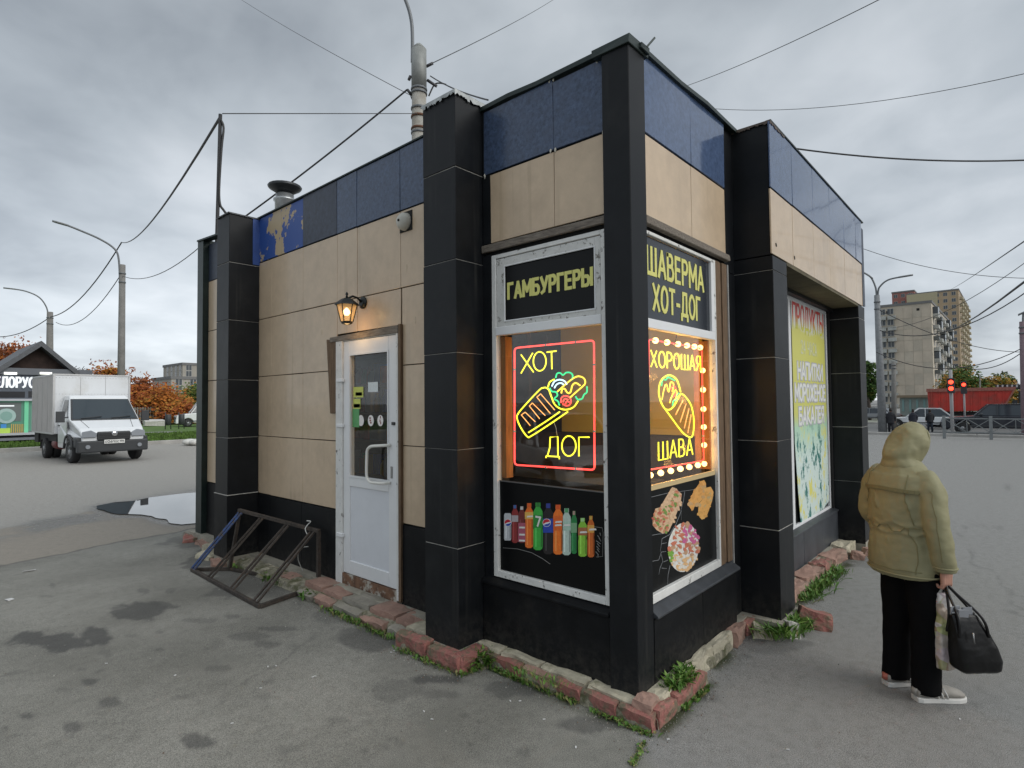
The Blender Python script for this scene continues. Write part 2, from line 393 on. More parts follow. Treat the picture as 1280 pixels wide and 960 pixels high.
    PP = [gnd(*p, 0) for p in PUD]
    for a, b in zip(PP, PP[1:]+PP[:1]):
        dd = seg_dist(X+wob*.3, Y+wob*.3, (a.x, a.y), (b.x, b.y)); wet = np.maximum(wet, (dd < .6)*np.exp(-(dd/.16)**2)*1.3)
    # right hand lot: slightly lighter, fine seam at the corner with weeds in it
    E1 = gnd(800, 930, 0); E2 = gnd(770, 1010, 0)
    seam = np.exp(-((seg_dist(X+wob*.05, Y+wob*.05, (E1.x, E1.y), (E2.x, E2.y)))/.012)**2)
    dark = np.maximum(dark, seam*.8)
    right = smooth(.0, .12, X-Y*1.0+.15 + wob*.2)
    for (p, q) in [((0, 845), (150, 800)), ((1120, 545), (1275, 780)), ((250, 770), (330, 790)), ((1185, 600), (1280, 612)), ((0, 590), (230, 575)),
                   ((1060, 640), (1280, 665)), ((390, 800), (300, 858)), ((1098, 575), (1280, 580))]:
        a, b = gnd(*p, 0), gnd(*q, 0)
        k = 1+.05*np.hypot(X-CAM.x, Y-CAM.y)**1.5
        dark = np.maximum(dark, .42*np.exp(-((seg_dist(X+wob*.5, Y+wob*.5, (a.x, a.y), (b.x, b.y)))/(.010*k))**2)*smooth(.42, .5, fbm(X, Y, 1.7, 61)))
    # dirt and moss against the kerb
    dk = np.minimum.reduce([seg_dist(X, Y, (-.09, -.14), (-.09, 1.15)), seg_dist(X, Y, (-.09, -.14), (.6, -.13)), seg_dist(X, Y, (.6, -.05), (1.7, .0)),
                            seg_dist(X, Y, (-.28, 1.1), (-.2, 1.9)), seg_dist(X, Y, (-.19, 1.9), (-.08, 5.2)), seg_dist(X, Y, (2.2, -.12), (5, -.25))])
    moss = np.exp(-(np.clip(dk-.02+wob*.12, 0, 9)/.05)**2)*smooth(.38, .55, fbm(X, Y, 4.0, 71)+.04)
    stain_shade = np.clip(dark, 0, 1)
    me = bpy.data.meshes.new('ground')
    co = np.stack([X, Y, Z], -1).reshape(-1, 3).astype(np.float32)
    idx = np.arange(nx*ny).reshape(nx, ny)
    q = np.stack([idx[:-1, :-1], idx[1:, :-1], idx[1:, 1:], idx[:-1, 1:]], -1).reshape(-1, 4)
    me.vertices.add(len(co)); me.vertices.foreach_set('co', co.ravel())
    me.loops.add(q.size); me.loops.foreach_set('vertex_index', q.ravel().astype(np.int32))
    me.polygons.add(len(q)); me.polygons.foreach_set('loop_start', np.arange(0, q.size, 4, dtype=np.int32))
    me.update(calc_edges=True)
    for nm, arr in (('stain_and_shade', stain_shade), ('old', old), ('road', road), ('moss', moss), ('wet', np.clip(wet, 0, 1)), ('lot', right)):
        at_ = me.attributes.new(nm, 'FLOAT', 'POINT'); at_.data.foreach_set('value', arr.ravel().astype(np.float32))
    m = bpy.data.materials.new('worn_asphalt'); m.use_nodes = True; n, l = nodes(m); p = n['Principled BSDF']
    def attr(nm): a = n.new('ShaderNodeAttribute'); a.attribute_name = nm; return a.outputs['Fac']
    def mixc(f, a, b):
        k = n.new('ShaderNodeMix'); k.data_type = 'RGBA'
        if isinstance(f, (int, float)): k.inputs[0].default_value = f
        else: l.new(f, k.inputs[0])
        for i, v in ((6, a), (7, b)):
            if isinstance(v, tuple): k.inputs[i].default_value = (*v, 1)
            else: l.new(v, k.inputs[i])
        return k.outputs[2]
    def tex(sc, det=4, rough=.6, off=0):
        g = n.new('ShaderNodeNewGeometry'); mp = n.new('ShaderNodeMapping'); mp.inputs['Location'].default_value = (off, off, 0)
        l.new(g.outputs['Position'], mp.inputs[0]); t = n.new('ShaderNodeTexNoise'); t.inputs['Scale'].default_value = sc; t.inputs['Detail'].default_value = det
        t.inputs['Roughness'].default_value = rough; l.new(mp.outputs[0], t.inputs['Vector']); return t.outputs['Fac']
    def rng(v, a, b, c=0., d=1.):
        k = n.new('ShaderNodeMapRange'); l.new(v, k.inputs[0])
        for i, q_ in enumerate((a, b, c, d)): k.inputs[i+1].default_value = q_
        return k.outputs[0]
    grain = tex(210, 4, .8); mid = tex(14, 5, .65, 5); broad = tex(.9, 4, .6, 9)
    col = mixc(rng(broad, .35, .65), (.19, .188, .170), (.285, .281, .258))
    col = mixc(attr('lot'), col, (.262, .262, .258))
    col = mixc(attr('old'), col, (.29, .262, .228))
    col = mixc(attr('road'), col, (.34, .328, .31))
    col = mixc(rng(mid, .45, .75, 0, .35), col, (.11, .108, .10))
    k = n.new('ShaderNodeMix'); k.data_type = 'RGBA'; k.blend_type = 'MULTIPLY'; k.inputs[0].default_value = 1; l.new(col, k.inputs[6])
    cr = n.new('ShaderNodeValToRGB'); l.new(grain, cr.inputs[0]); cr.color_ramp.elements[0].position = .36; cr.color_ramp.elements[0].color = (.38, .38, .38, 1)
    cr.color_ramp.elements[1].position = .66; cr.color_ramp.elements[1].color = (1.62, 1.60, 1.55, 1); l.new(cr.outputs[0], k.inputs[7]); col = k.outputs[2]
    col = mixc(attr('moss'), col, (.045, .055, .022))
    st = attr('stain_and_shade')
    mk = n.new('ShaderNodeMath'); mk.operation = 'MULTIPLY'; l.new(st, mk.inputs[0]); mk.inputs[1].default_value = .68
    col = mixc(mk.outputs[0], col, (.040, .040, .042))
    mw = n.new('ShaderNodeMath'); mw.operation = 'MULTIPLY'; l.new(attr('wet'), mw.inputs[0]); mw.inputs[1].default_value = .6
    col = mixc(mw.outputs[0], col, (.07, .068, .062))
    l.new(col, p.inputs['Base Color'])
    rm = n.new('ShaderNodeMath'); rm.operation = 'MULTIPLY_ADD'; l.new(attr('wet'), rm.inputs[0]); rm.inputs[1].default_value = -.55; rm.inputs[2].default_value = .82
    l.new(rm.outputs[0], p.inputs['Roughness']); p.inputs['Specular IOR Level'].default_value = .35
    b = n.new('ShaderNodeBump'); b.inputs['Strength'].default_value = .6; b.inputs['Distance'].default_value = .008; l.new(grain, b.inputs['Height']); l.new(b.outputs[0], p.inputs['Normal'])
    me.materials.append(m); o = bpy.data.objects.new('ground', me); COL.objects.link(o); o['kind'] = 'structure'
build_ground()

# puddle on the road edge, a thin sheet of standing water
def build_puddle():
    pts = PUD
    P = [gnd(*p, 0) for p in pts]; fine_ = []
    for i in range(len(P)):
        a, b = P[i], P[(i+1) % len(P)]
        for k in range(6):
            q = a.lerp(b, k/6); w = noise.noise(q*3)*.10; fine_.append((q.x+w, q.y+w*.5, .010))
    c = sum((Vector(p) for p in fine_), Vector())/len(fine_)
    mb = MB(); n_ = len(fine_); mb.add([tuple(c)]+fine_, [(0, i+1, (i+1) % n_+1) for i in range(n_)])
    m = mat('puddle_water', (.02, .022, .024), .015, spec=1.0); m.node_tree.nodes['Principled BSDF'].inputs['IOR'].default_value = 1.8
    mb.build('puddle', m, kind='structure')
build_puddle()

# grass verges, kerb, far road
M_grass = mat('short_grass', (.075, .14, .022), .9, var=.45, vscale=2.2, bump=.6, bscale=25)
def sheet(name, pts, z, m, kind='structure', thick=.0):
    mb = MB(); P = [(p.x, p.y, gz(p.x)+z) for p in pts]
    if thick: mb.prism([(p[0], p[1]) for p in P], (0, 0, P[0][2]-thick), (1, 0, 0), (0, 1, 0), thick)
    else: mb.add(P, [tuple(range(len(P)))])
    return mb.build(name, m, kind=kind)
M_kerb = mat('concrete_kerb', (.36, .35, .33), .85, var=.25, vscale=1.5)
# left verge in front of the pavilion and to the right of the truck
VY0 = 27.8
V = Vector
sheet('grass_verge', [V((-30, VY0+.15, 0)), V((40, VY0+.15, 0)), V((40, 60, 0)), V((-30, 60, 0))], .12, M_grass, thick=.13)
mbk = MB(); x = -30
mbk.box((-30, VY0, -.02), (40, VY0+.15, .16)); mbk.build('kerb', M_kerb, kind='structure', bevel=.02)
sheet('lane', [V((8.5, 36.5, 0)), V((40, 34.5, 0)), V((40, 37.0, 0)), V((8.5, 39.0, 0))], .135, mat('lane_asphalt', (.2, .2, .19), .9, var=.2, vscale=1))
def grass_stuff(name, x0, x1, y0, y1, z, n_, h, seed=1):
    rg = np.random.RandomState(seed); X = rg.uniform(x0, x1, n_); Y = rg.uniform(y0, y1, n_); a = rg.uniform(0, PI, n_); hh = h*rg.uniform(.5, 1.3, n_); w = h*.5
    v = np.zeros((n_, 3, 3)); v[:, 0] = np.stack([X-w*np.cos(a), Y-w*np.sin(a), np.full(n_, z)], -1); v[:, 1] = np.stack([X+w*np.cos(a), Y+w*np.sin(a), np.full(n_, z)], -1)
    v[:, 2] = np.stack([X+rg.uniform(-w, w, n_), Y+rg.uniform(-w, w, n_), z+hh], -1)
    mb = MB(); mb.v = [tuple(p) for p in v.reshape(-1, 3)]; mb.f = [(3*i, 3*i+1, 3*i+2) for i in range(n_)]; mb.m = [0]*n_; mb.sm = [False]*n_
    return mb.build(name, M_grass, kind='stuff')
tag(grass_stuff('grass', -2, 12, VY0+.2, 36, .12, 9000, .12), 'short green verge grass beside the road behind the truck', 'grass')
# far road beyond the railing on the right, its kerb and pale pavement
zr = lambda x: gz(x)
mb = MB()
mb.add([(33.0, -60, zr(33)+.006), (60, -60, zr(60)+.006), (60, 60, zr(60)+.006), (33.0, 60, zr(33)+.006)], [(0, 1, 2, 3)])
mb.build('road', mat('road_asphalt', (.12, .12, .118), .85, var=.2, vscale=.8), kind='structure')
mb = MB()
for y in range(-60, 60, 3): mb.box((32.75, y+.02, zr(33)-.1), (33.0, y+2.98, zr(33)+.14))
mb.build('kerb', M_kerb, kind='structure', bevel=.02)
mb = MB(); mb.box((60.0, -60, zr(60)-.3), (60.3, 60, zr(60)+.15)); mb.build('kerb', M_kerb, kind='structure')
mb = MB(); mb.add([(60.3, -60, zr(60.3)+.12), (120, -90, zr(120)+.12), (120, 110, zr(120)+.12), (60.3, 60, zr(60.3)+.12)], [(0, 1, 2, 3)])
mb.build('far_pavement', mat('far_pave', (.2, .21, .17), .9, var=.3, vscale=.3), kind='structure')
# ================================================================== THE KIOSK
M_black = mat('black_composite', (.0095, .0108, .0128), .42, spec=.2, var=.25, vscale=5, dirt=(.020, .020, .019), dscale=2.5, dlo=.55, dhi=.9, rvar=.08, drips=((.035, .035, .034), .7))
M_blackb = mat('black_base_panel', (.0075, .0082, .0095), .5, spec=.16, var=.3, vscale=6, dirt=(.035, .032, .028), dscale=4, dlo=.55, dhi=.9)
M_beige = mat('beige_tile', (.55, .425, .295), .33, coat=.2, var=.07, vscale=9, dirt=(.42, .32, .22), dscale=1.7, dlo=.48, dhi=.8, bump=.06, bscale=160, drips=((.33, .25, .16), .55))
def splash(m, col=(.05, .047, .042), z0=.36, z1=.08):
    n, l = nodes(m); p = n['Principled BSDF']; old_ = p.inputs['Base Color'].links[0].from_socket
    g_ = n.new('ShaderNodeNewGeometry'); sp = n.new('ShaderNodeSeparateXYZ'); l.new(g_.outputs['Position'], sp.inputs[0]); mr = n.new('ShaderNodeMapRange'); l.new(sp.outputs[2], mr.inputs[0])
    mr.inputs[1].default_value = z0; mr.inputs[2].default_value = z1; t = n.new('ShaderNodeTexNoise'); t.inputs['Scale'].default_value = 22; t.inputs['Detail'].default_value = 8; t.inputs['Roughness'].default_value = .75; l.new(g_.outputs['Position'], t.inputs['Vector'])
    m2 = n.new('ShaderNodeMapRange'); l.new(t.outputs['Fac'], m2.inputs[0]); m2.inputs[1].default_value = .42; m2.inputs[2].default_value = .72
    k = n.new('ShaderNodeMath'); k.operation = 'MULTIPLY'; l.new(mr.outputs[0], k.inputs[0]); l.new(m2.outputs[0], k.inputs[1])
    x = n.new('ShaderNodeMix'); x.data_type = 'RGBA'; l.new(k.outputs[0], x.inputs[0]); l.new(old_, x.inputs[6]); x.inputs[7].default_value = (*col, 1); l.new(x.outputs[2], p.inputs['Base Color'])
splash(M_black); splash(M_blackb)
M_blue = mat('blue_tile', (.052, .078, .138), .22, var=.45, vscale=38, dirt=(.055, .075, .125), dscale=14, dlo=.45, dhi=.75)
M_blueB = mat('blue_tile_polished', (.07, .105, .19), .10, spec=.4, var=.25, vscale=30, coat=.15); M_blueB.node_tree.nodes['Principled BSDF'].inputs['Coat IOR'].default_value = 1.5; M_blueB.node_tree.nodes['Principled BSDF'].inputs['Coat Roughness'].default_value = .02  # base lightened over the door side blue to stand in for reflected sky
M_dblue = mat('dull_blue_tile', (.030, .040, .065), .45, var=.4, vscale=20)
M_joint = mat('pale_mortar', (.42, .41, .38), .9, var=.3, vscale=30)
M_core = mat('dark_substructure', (.012, .012, .012), .9)
M_flash = mat('dark_green_flashing', (.018, .03, .028), .45, metal=.3, var=.3, vscale=10)
M_wood = mat('weathered_wood', (.17, .145, .12), .85, var=.5, vscale=14, bump=.5, bscale=30, stretch=(6, 1, 6), dirt=(.24, .22, .19), dscale=5, dlo=.5, dhi=.8)
M_woodv = mat('weathered_wood_upright', (.15, .095, .055), .8, var=.5, vscale=12, bump=.4, bscale=30, stretch=(8, 8, .8), dirt=(.07, .05, .035), dscale=3, dlo=.5, dhi=.8)
M_pvc = mat('white_plastic', (.74, .75, .76), .35, var=.04, vscale=3)
M_peel = mat('peeling_white_paint', (.68, .68, .66), .55, var=.08, vscale=12, dirt=(.14, .13, .12), dscale=14, dlo=.60, dhi=.65, bump=.3, bscale=60)
M_peel2 = mat('peeling_white_paint_worn', (.60, .60, .58), .6, var=.10, vscale=12, dirt=(.16, .15, .13), dscale=22, dlo=.56, dhi=.62, bump=.3, bscale=60)
M_ceil = mat('interior_dark', (.05, .04, .03), .8)
M_yell = mat('interior_yellow_wall', (.78, .62, .12), .7, var=.08, vscale=3)
M_inwood = mat('interior_wood', (.30, .13, .04), .6, var=.35, vscale=6, stretch=(8, 8, 1))
M_glass = glass('window_glass', refl=1.1); M_dglass = glass('door_glass', refl=.55)
M_post = mat('black_poster_film', (.004, .0045, .005), .3, spec=.18)
M_ylet = mat('pale_yellow_letters', (.68, .66, .20), .5)
M_bolt = mat('pale_foam', (.55, .53, .47), .9, bump=.5)

K = empty('food_kiosk', (0, 0, 0), 0, 'black, beige and blue tiled corner food kiosk with lit neon windows and white door', 'kiosk')
def panel(name, a, b, m, jit=.0012, bevel=.0018, par=None):
    return MB().box(a, b, 0, jit).build(name, m, par or K, bevel=bevel)
# sub-structure walls (with openings left free)
mb = MB()
cz0, cz1 = .10, 3.80
mb.box((.116, 1.35, cz0), (.22, 2.24, cz1)); mb.box((.116, 2.24, 2.42), (.22, 3.20, cz1)); mb.box((.116, 3.20, cz0), (.22, 6.30, cz1))
mb.box((.075, .10, cz0), (.16, 1.35, .56)); mb.box((.075, .10, 2.78), (.16, 1.35, cz1)); mb.box((.075, 1.14, .56), (.22, 1.35, 2.78))
mb.box((.16, .055, cz0), (1.50, .14, .545)); mb.box((.16, .055, 2.76), (1.50, .14, cz1)); mb.box((1.27, .055, .545), (1.75, .14, 2.76))
mb.box((1.70, .06, cz0), (5.05, .18, .44)); mb.box((1.70, -.22, 2.86), (5.1, .18, cz1)); mb.box((1.70, .06, .44), (2.15, .18, 2.86))
mb.box((4.74, .06, .44), (5.1, .18, 2.86))
mb.box((5.02, .18, cz0), (5.14, 6.30, cz1)); mb.box((.116, 6.30, cz0), (5.14, 6.42, cz1))
mb.box((.05, .05, cz0), (.17, .17, 3.80))
mb.build('wall', M_core, K)
mb = MB(); mb.box((.13, .10, 3.62), (5.1, 6.38, 3.78)); mb.box((2.0, -.2, 3.5), (5.08, .1, 3.78)); mb.build('roof', mat('roof_felt', (.03, .03, .03), .9), K)
# plinth slab under the kiosk
mb = MB(); mb.box((-.005, -.02, -.15), (5.2, 6.55, .10)); mb.box((1.62, -.27, -.15), (2.06, -.02, .10)); mb.box((4.78, -.25, -.15), (5.15, -.02, .10))
mb.box((-.225, 1.205, -.15), (-.005, 1.57, .10)); mb.box((-.24, 4.8, -.15), (-.005, 5.16, .10))
mb.build('plinth', mat('old_concrete', (.30, .28, .23), .9, var=.3, vscale=4, bump=.6, bscale=20), K)

# --- door wall, plane x = .10
xf = .10
rows = [.754, 1.394, 2.059, 2.706, 3.355]
g = .004
colsU = [1.565, 2.232, 2.868, 3.202, 3.842, 4.522, 4.93]
colsL = [3.205, 3.842, 4.522, 4.93]
for i in range(4):
    z0, z1 = rows[i]+g, rows[i+1]-g
    if i == 3:
        for a, b in zip(colsU[:-1], colsU[1:]): panel('beige_panel', (xf, a+.0025, z0), (xf+.012, b-.0025, z1), M_beige)
    else:
        for a, b in zip(colsL[:-1], colsL[1:]): panel('beige_panel', (xf, a+.0018, z0), (xf+.012, b-.0018, z1), M_beige)
        panel('beige_panel', (xf, 1.565, z0), (xf+.012, 2.215, z1), M_beige)
for a, b in ((2.232, 2.868), (2.868, 3.202)): panel('beige_panel', (xf, a+.002, 2.40), (xf+.012, b-.002, rows[3]-g), M_beige)
# blue top row; the two at the far end have flaking blue paint
def flaking():
    m = bpy.data.materials.new('flaking_blue_paint'); m.use_nodes = True; n, l = nodes(m); p = n['Principled BSDF']; p.inputs['Roughness'].default_value = .5
    g_ = n.new('ShaderNodeNewGeometry'); sp = n.new('ShaderNodeSeparateXYZ'); l.new(g_.outputs['Position'], sp.inputs[0])
    t = n.new('ShaderNodeTexNoise'); t.inputs['Scale'].default_value = 5.5; t.inputs['Detail'].default_value = 7; t.inputs['Roughness'].default_value = .6; l.new(g_.outputs['Position'], t.inputs['Vector'])
    def M_(op, a, b):
        k = n.new('ShaderNodeMath'); k.operation = op
        for i, v in enumerate((a, b)):
            if isinstance(v, (int, float)): k.inputs[i].default_value = v
            else: l.new(v, k.inputs[i])
        return k.outputs[0]
    # bare patch around y=4.3 and near the lower edge
    d = M_('ABSOLUTE', M_('SUBTRACT', sp.outputs[1], 4.36), 0); a = M_('SUBTRACT', .36, M_('MULTIPLY', d, 1.05))
    lo = M_('MULTIPLY', M_('SUBTRACT', 3.62, sp.outputs[2]), .42)
    lo2 = M_('MULTIPLY', lo, M_('LESS_THAN', sp.outputs[1], 4.6))
    s_ = M_('ADD', M_('MAXIMUM', a, lo2), M_('ADD', M_('MULTIPLY', M_('SUBTRACT', t.outputs['Fac'], .5), 2.2), .46))
    f = n.new('ShaderNodeMapRange'); l.new(s_, f.inputs[0]); f.inputs[1].default_value = .645; f.inputs[2].default_value = .66
    mx = n.new('ShaderNodeMix'); mx.data_type = 'RGBA'; l.new(f.outputs[0], mx.inputs[0]); mx.inputs[6].default_value = (.025, .075, .29, 1); mx.inputs[7].default_value = (.42, .33, .21, 1)
    l.new(mx.outputs[2], p.inputs['Base Color']); return m
M_flake = flaking()
bl = [1.56, 2.232, 2.868, 3.202, 3.842]
for i, (a, b) in enumerate(zip(bl[:-1], bl[1:])):
    panel('blue_panel', (xf-.006, a+.003, 3.362), (xf+.010, b-.003, 3.885-.004*i), (M_blue, M_blue, M_blue, M_dblue)[i], .002)
for a, b in ((3.842, 4.30), (4.30, 4.93)): o = panel('blue_panel', (xf-.004, a+.002, 3.362), (xf+.010, b-.001, 3.86), M_flake); o['label'] = 'flaking bright blue painted panel'
# black base
for a, b in ((3.21, 3.842), (3.842, 4.522), (4.522, 4.93)): panel('base_panel', (xf-.010, a+.003, .10), (xf+.010, b-.003, .746), M_blackb)
panel('base_panel', (xf-.010, 1.565, .10), (xf+.010, 2.215, .746), M_blackb)
# far strip beyond the second pillar
for z0, z1, m in ((.76, 1.39, M_beige), (1.398, 2.055, M_beige), (2.063, 2.70, M_beige), (2.71, 3.35, M_beige), (3.36, 3.84, M_dblue)):
    panel('strip_panel', (xf, 5.15, z0), (xf+.012, 6.27, z1), m)
panel('base_panel', (xf-.005, 5.15, .1), (xf+.01, 6.27, .75), M_blackb)
panel('corner_trim', (.03, 6.275, .08), (.20, 6.46, 3.90), M_flash, 0)

# --- pillars of black tiles with pale joints
def pillar(x0, x1, y0, y1, zs, top, m=M_black, cap=None):
    panel('pillar_core', (x0+.006, y0+.006, .07), (x1-.006, y1-.006, top-.01), M_joint, 0, 0)
    e = [.075]+zs+[top]
    for a, b in zip(e[:-1], e[1:]):
        jx = random.uniform(-.002, .002)
        panel('pillar_tile', (x0+jx, y0+jx, a+.0025), (x1+jx, y1, b-.0025), m, .0015, .003)
pillar(-.216, .10, 1.218, 1.557, [.765, 1.425, 2.083, 2.72, 3.36], 3.872)
pillar(-.237, .098, 4.82, 5.14, [1.385, 2.02, 2.675, 3.312], 3.85)
panel('pillar_tile', (-.247, 4.805, .08), (.088, 5.15, .765), M_blackb, .002, .004); panel('joint_strip', (-.249, 4.803, .764), (.09, 5.152, .770), M_joint, 0, 0)
# blue overspray strip where the painted panels meet the far pillar
mo = mat('blue_overspray', (.022, .06, .22), .5, var=.2); panel('paint_smear', (.02, 4.813, 3.325), (.099, 4.8195, 3.845), mo, 0, .001)
pillar(1.692, 2.04, -.246, .06, [.762, 1.43, 2.066, 2.731], 2.845)
panel('pillar_tile', (1.692, -.2295, 2.85), (2.02, .055, 3.862), M_black)
pillar(4.78, 5.12, -.246, .10, [.785, 1.418, 2.047, 2.69], 2.845)
panel('filler_strip', (1.489, .045, .08), (1.690, .075, 2.73), M_black); panel('filler_strip', (1.471, .045, 2.735), (1.690, .075, 3.862), M_black)
# sheet metal corner post
mb = MB(); mb.box((0, 0, .085), (.1865, .182, 3.80)); mb.build('corner_post', M_black, K, bevel=.004)
mb = MB(); mb.box((-.012, -.012, 3.79), (.215, .24, 3.845), 0, .006); mb.bar((.17, -.02, 3.83), (.22, -.05, 3.90), .03, .012); mb.box((.10, -.03, 3.80), (.2, .0, 3.835), 0, .004)
mb.build('post_cap', M_flash, K, bevel=.003)

# --- window bay on the door side, plane x = .058
panel('filler_strip', (.04, 1.135, .52), (.06, 1.215, 2.78), M_black); panel('filler_strip', (.045, 1.135, 2.86), (.06, 1.212, 3.84), M_black)
for a, b in ((.189, .574), (.578, 1.197)):
    panel('beige_panel', (.046, a, 2.862), (.058, b, 3.347), M_beige)
    panel('blue_panel', (.042, a, 3.360), (.056, b, 3.80 if a < .3 else 3.815), M_blue, .002)
mb = MB(); mb.box((.026, .189, 2.800), (.056, 1.216, 2.848), 0, .003); mb.build('lintel_board', M_wood, K, bevel=.004)
mb = MB(); mb.prism([(0, .497), (0, .515), (.062, .545), (.062, .497)], (-.002, .189, 0), (1, 0, 0), (0, 0, 1), -1.025); mb.build('window_sill', M_blackb, K, bevel=.003)
panel('base_panel', (.02, .187, .095), (.05, 1.215, .49), M_blackb)
# --- window bay on the street side, plane y = .037
for a, b in ((.190, .866), (.870, 1.466)):
    panel('beige_panel', (a, .025, 2.852), (b, .037, 3.349), M_beige)
    panel('blue_panel', (a, .021, 3.361), (b, .035, 3.858), M_blueB, .0022)
    panel('base_panel', (a, -.004+.002, .095), (b, .03, .478), M_blackb)
mb = MB(); mb.box((.188, .000, 2.795), (1.487, .036, 2.845), 0, .003); mb.build('lintel_board', M_wood, K, bevel=.004)
mb = MB(); mb.prism([(0, .485), (0, .50), (.075, .548), (.075, .485)], (.188, -.030, 0), (0, 1, 0), (0, 0, 1), 1.29); mb.build('window_sill', mat('grey_sill_metal', (.055, .06, .068), .4, metal=.2, var=.3, vscale=6), K, bevel=.003)
mb = MB(); mb.box((1.262, .026, .548), (1.345, .058, 2.772)); mb.box((1.345, .034, .548), (1.38, .06, 2.772)); mb.box((1.38, .022, .548), (1.468, .056, 2.772)); mb.build('wood_jamb', M_woodv, K, bevel=.003)
panel('edge_profile', (1.47, .014, .5), (1.486, .05, 2.772), mat('grey_aluminium', (.35, .35, .34), .5, metal=.4, var=.2), 0, .002)
# --- shop window section, plane y = -.246
cx = [1.672, 2.226, 2.868, 3.488, 4.110, 4.700, 5.03]
for i, (a, b) in enumerate(zip(cx[:-1], cx[1:])):
    panel('beige_panel', (a+.002, -.246, 2.852), (b-.002, -.234, 3.350), M_beige)
    panel('blue_panel', (a+.002, -.250, 3.362), (b-.002, -.236, 3.868), M_blueB, .0022)
panel('end_trim', (5.032, -.25, 2.86), (5.15, -.23, 3.80), M_dblue)
mb = MB(); mb.box((2.045, -.244, 2.82), (4.78, .09, 2.848), 0, .003); mb.build('soffit', mat('soffit_board', (.10, .085, .05), .85, var=.4, vscale=5), K)
mb = MB(); mb.box((2.045, .02, 2.785), (4.775, .08, 2.818)); mb.build('lintel_panel', M_black, K)
for a, b in ((2.05, 2.7), (2.705, 3.36), (3.365, 4.06), (4.065, 4.775)): panel('base_panel', (a, .028, .09), (b, .05, .43), mat('black_base_lit', (.045, .05, .058), .45, var=.25, vscale=5))  # black base lightened to grey, standing in for street side reflections
mb = MB(); mb.prism([(0, .43), (0, .445), (.09, .47), (.09, .43)], (2.045, .015, 0), (0, 1, 0), (0, 0, 1), 2.735); mb.build('window_sill', MATS['grey_sill_metal'], K, bevel=.003)

# --- roof edge flashing
def flash(name, pts, m, w=.03, h=.03):
    mb = MB()
    for a, b in zip(pts[:-1], pts[1:]): mb.bar(a, b, w, h)
    mb.build(name, m, K)
flash('roof_edge', [(.045, .24, 3.832), (.048, .70, 3.832), (.045, .95, 3.842), (.05, 1.215, 3.838)], M_flash, .05, .03)
flash('roof_edge', [(.105, 1.57, 3.897), (.108, 2.9, 3.888), (.105, 3.84, 3.878), (.10, 4.9, 3.868)], M_flash, .05, .012)
flash('roof_edge', [(.18, .03, 3.845), (.7, .03, 3.850), (1.1, .02, 3.866), (1.69, .03, 3.874)], M_flash, .06, .028)
flash('roof_edge', [(1.69, -.236, 3.880), (3.2, -.238, 3.878), (5.12, -.24, 3.875)], M_flash, .04, .012)
flash('roof_edge', [(.09, 5.16, 3.848), (.06, 6.44, 3.905)], M_flash, .10, .02)
# pale crumpled sheet on the pillar nearest the window, rusty sheet on the next
def ragged_cap(name, x0, x1, y0, y1, z, m, drop=.035):
    mb = MB(); mb.box((x0-.012, y0-.012, z), (x1+.01, y1+.01, z+.010), 0, .003)
    def fringe(a, b, n_):
        a, b = Vector(a), Vector(b)
        for i in range(n_):
            p, q = a.lerp(b, i/n_), a.lerp(b, (i+1)/n_); d0, d1 = drop*random.uniform(.5, 1.2), drop*random.uniform(.5, 1.2)
            nrm = (b-a).cross(Vector((0, 0, 1))).normalized()*.003
            v = [p, q, q-Vector((0, 0, d1)), p-Vector((0, 0, d0))]; v2 = [w+nrm for w in v]
            mb.add(v+v2, [(0, 1, 2, 3), (7, 6, 5, 4), (0, 4, 5, 1), (1, 5, 6, 2), (2, 6, 7, 3), (3, 7, 4, 0)])
    fringe((x0-.012, y1, z+.008), (x0-.012, y0-.012, z+.008), 16); fringe((x0-.012, y0-.012, z+.008), (x1, y0-.012, z+.008), 14)
    mb.build(name, m, K)
ragged_cap('pillar_cap', -.216, .10, 1.218, 1.557, 3.876, mat('pale_zinc_sheet', (.40, .42, .42), .5, metal=.3, var=.3, vscale=12))
ragged_cap('pillar_cap', 1.692, 2.04, -.24, .09, 3.870, mat('rusty_sheet', (.11, .085, .07), .6, metal=.3, var=.5, vscale=9), .025)
ragged_cap('pillar_cap', -.237, .10, 4.82, 5.14, 3.852, mat('grey_sheet', (.07, .075, .08), .6, var=.5, vscale=12), .015)
# white foam clips and old drill marks
def blob(name, p, r, m, par=K, sq=(1, 1, 1)):
    bm = bmesh.new(); bmesh.ops.create_icosphere(bm, subdivisions=1, radius=r)
    for v in bm.verts: v.co = Vector((v.co.x*sq[0], v.co.y*sq[1], v.co.z*sq[2]))*random.uniform(.75, 1.25)
    me = bpy.data.meshes.new(name); bm.to_mesh(me); bm.free(); me.materials.append(m); o = bpy.data.objects.new(name, me); COL.objects.link(o); o.location = p; o.parent = par; return o
for (y, z) in ((.20, 3.352), (.56, 3.356), (.60, 3.36), (1.19, 3.352), (.24, 3.80), (.57, 3.82), (.6, 3.815)): blob('foam_dab', (.043, y, z), .012, M_bolt, K, (.5, .7, 1.4))
for (px, py) in ((411, 352), (452, 347), (508, 335), (402, 415), (519, 400), (412, 360)): p = onx(px, py, xf); blob('filler_mark', (xf, p.y, p.z), .018, mat('filler', (.56, .46, .34), .8), K, (.15, .7, 2.0))
for (px, py) in ((970, 306), (993, 322)): p = ony(px, py, -.246); blob('drill_hole', (p.x, -.247, p.z), .018, M_core, K, (1, .2, 1))

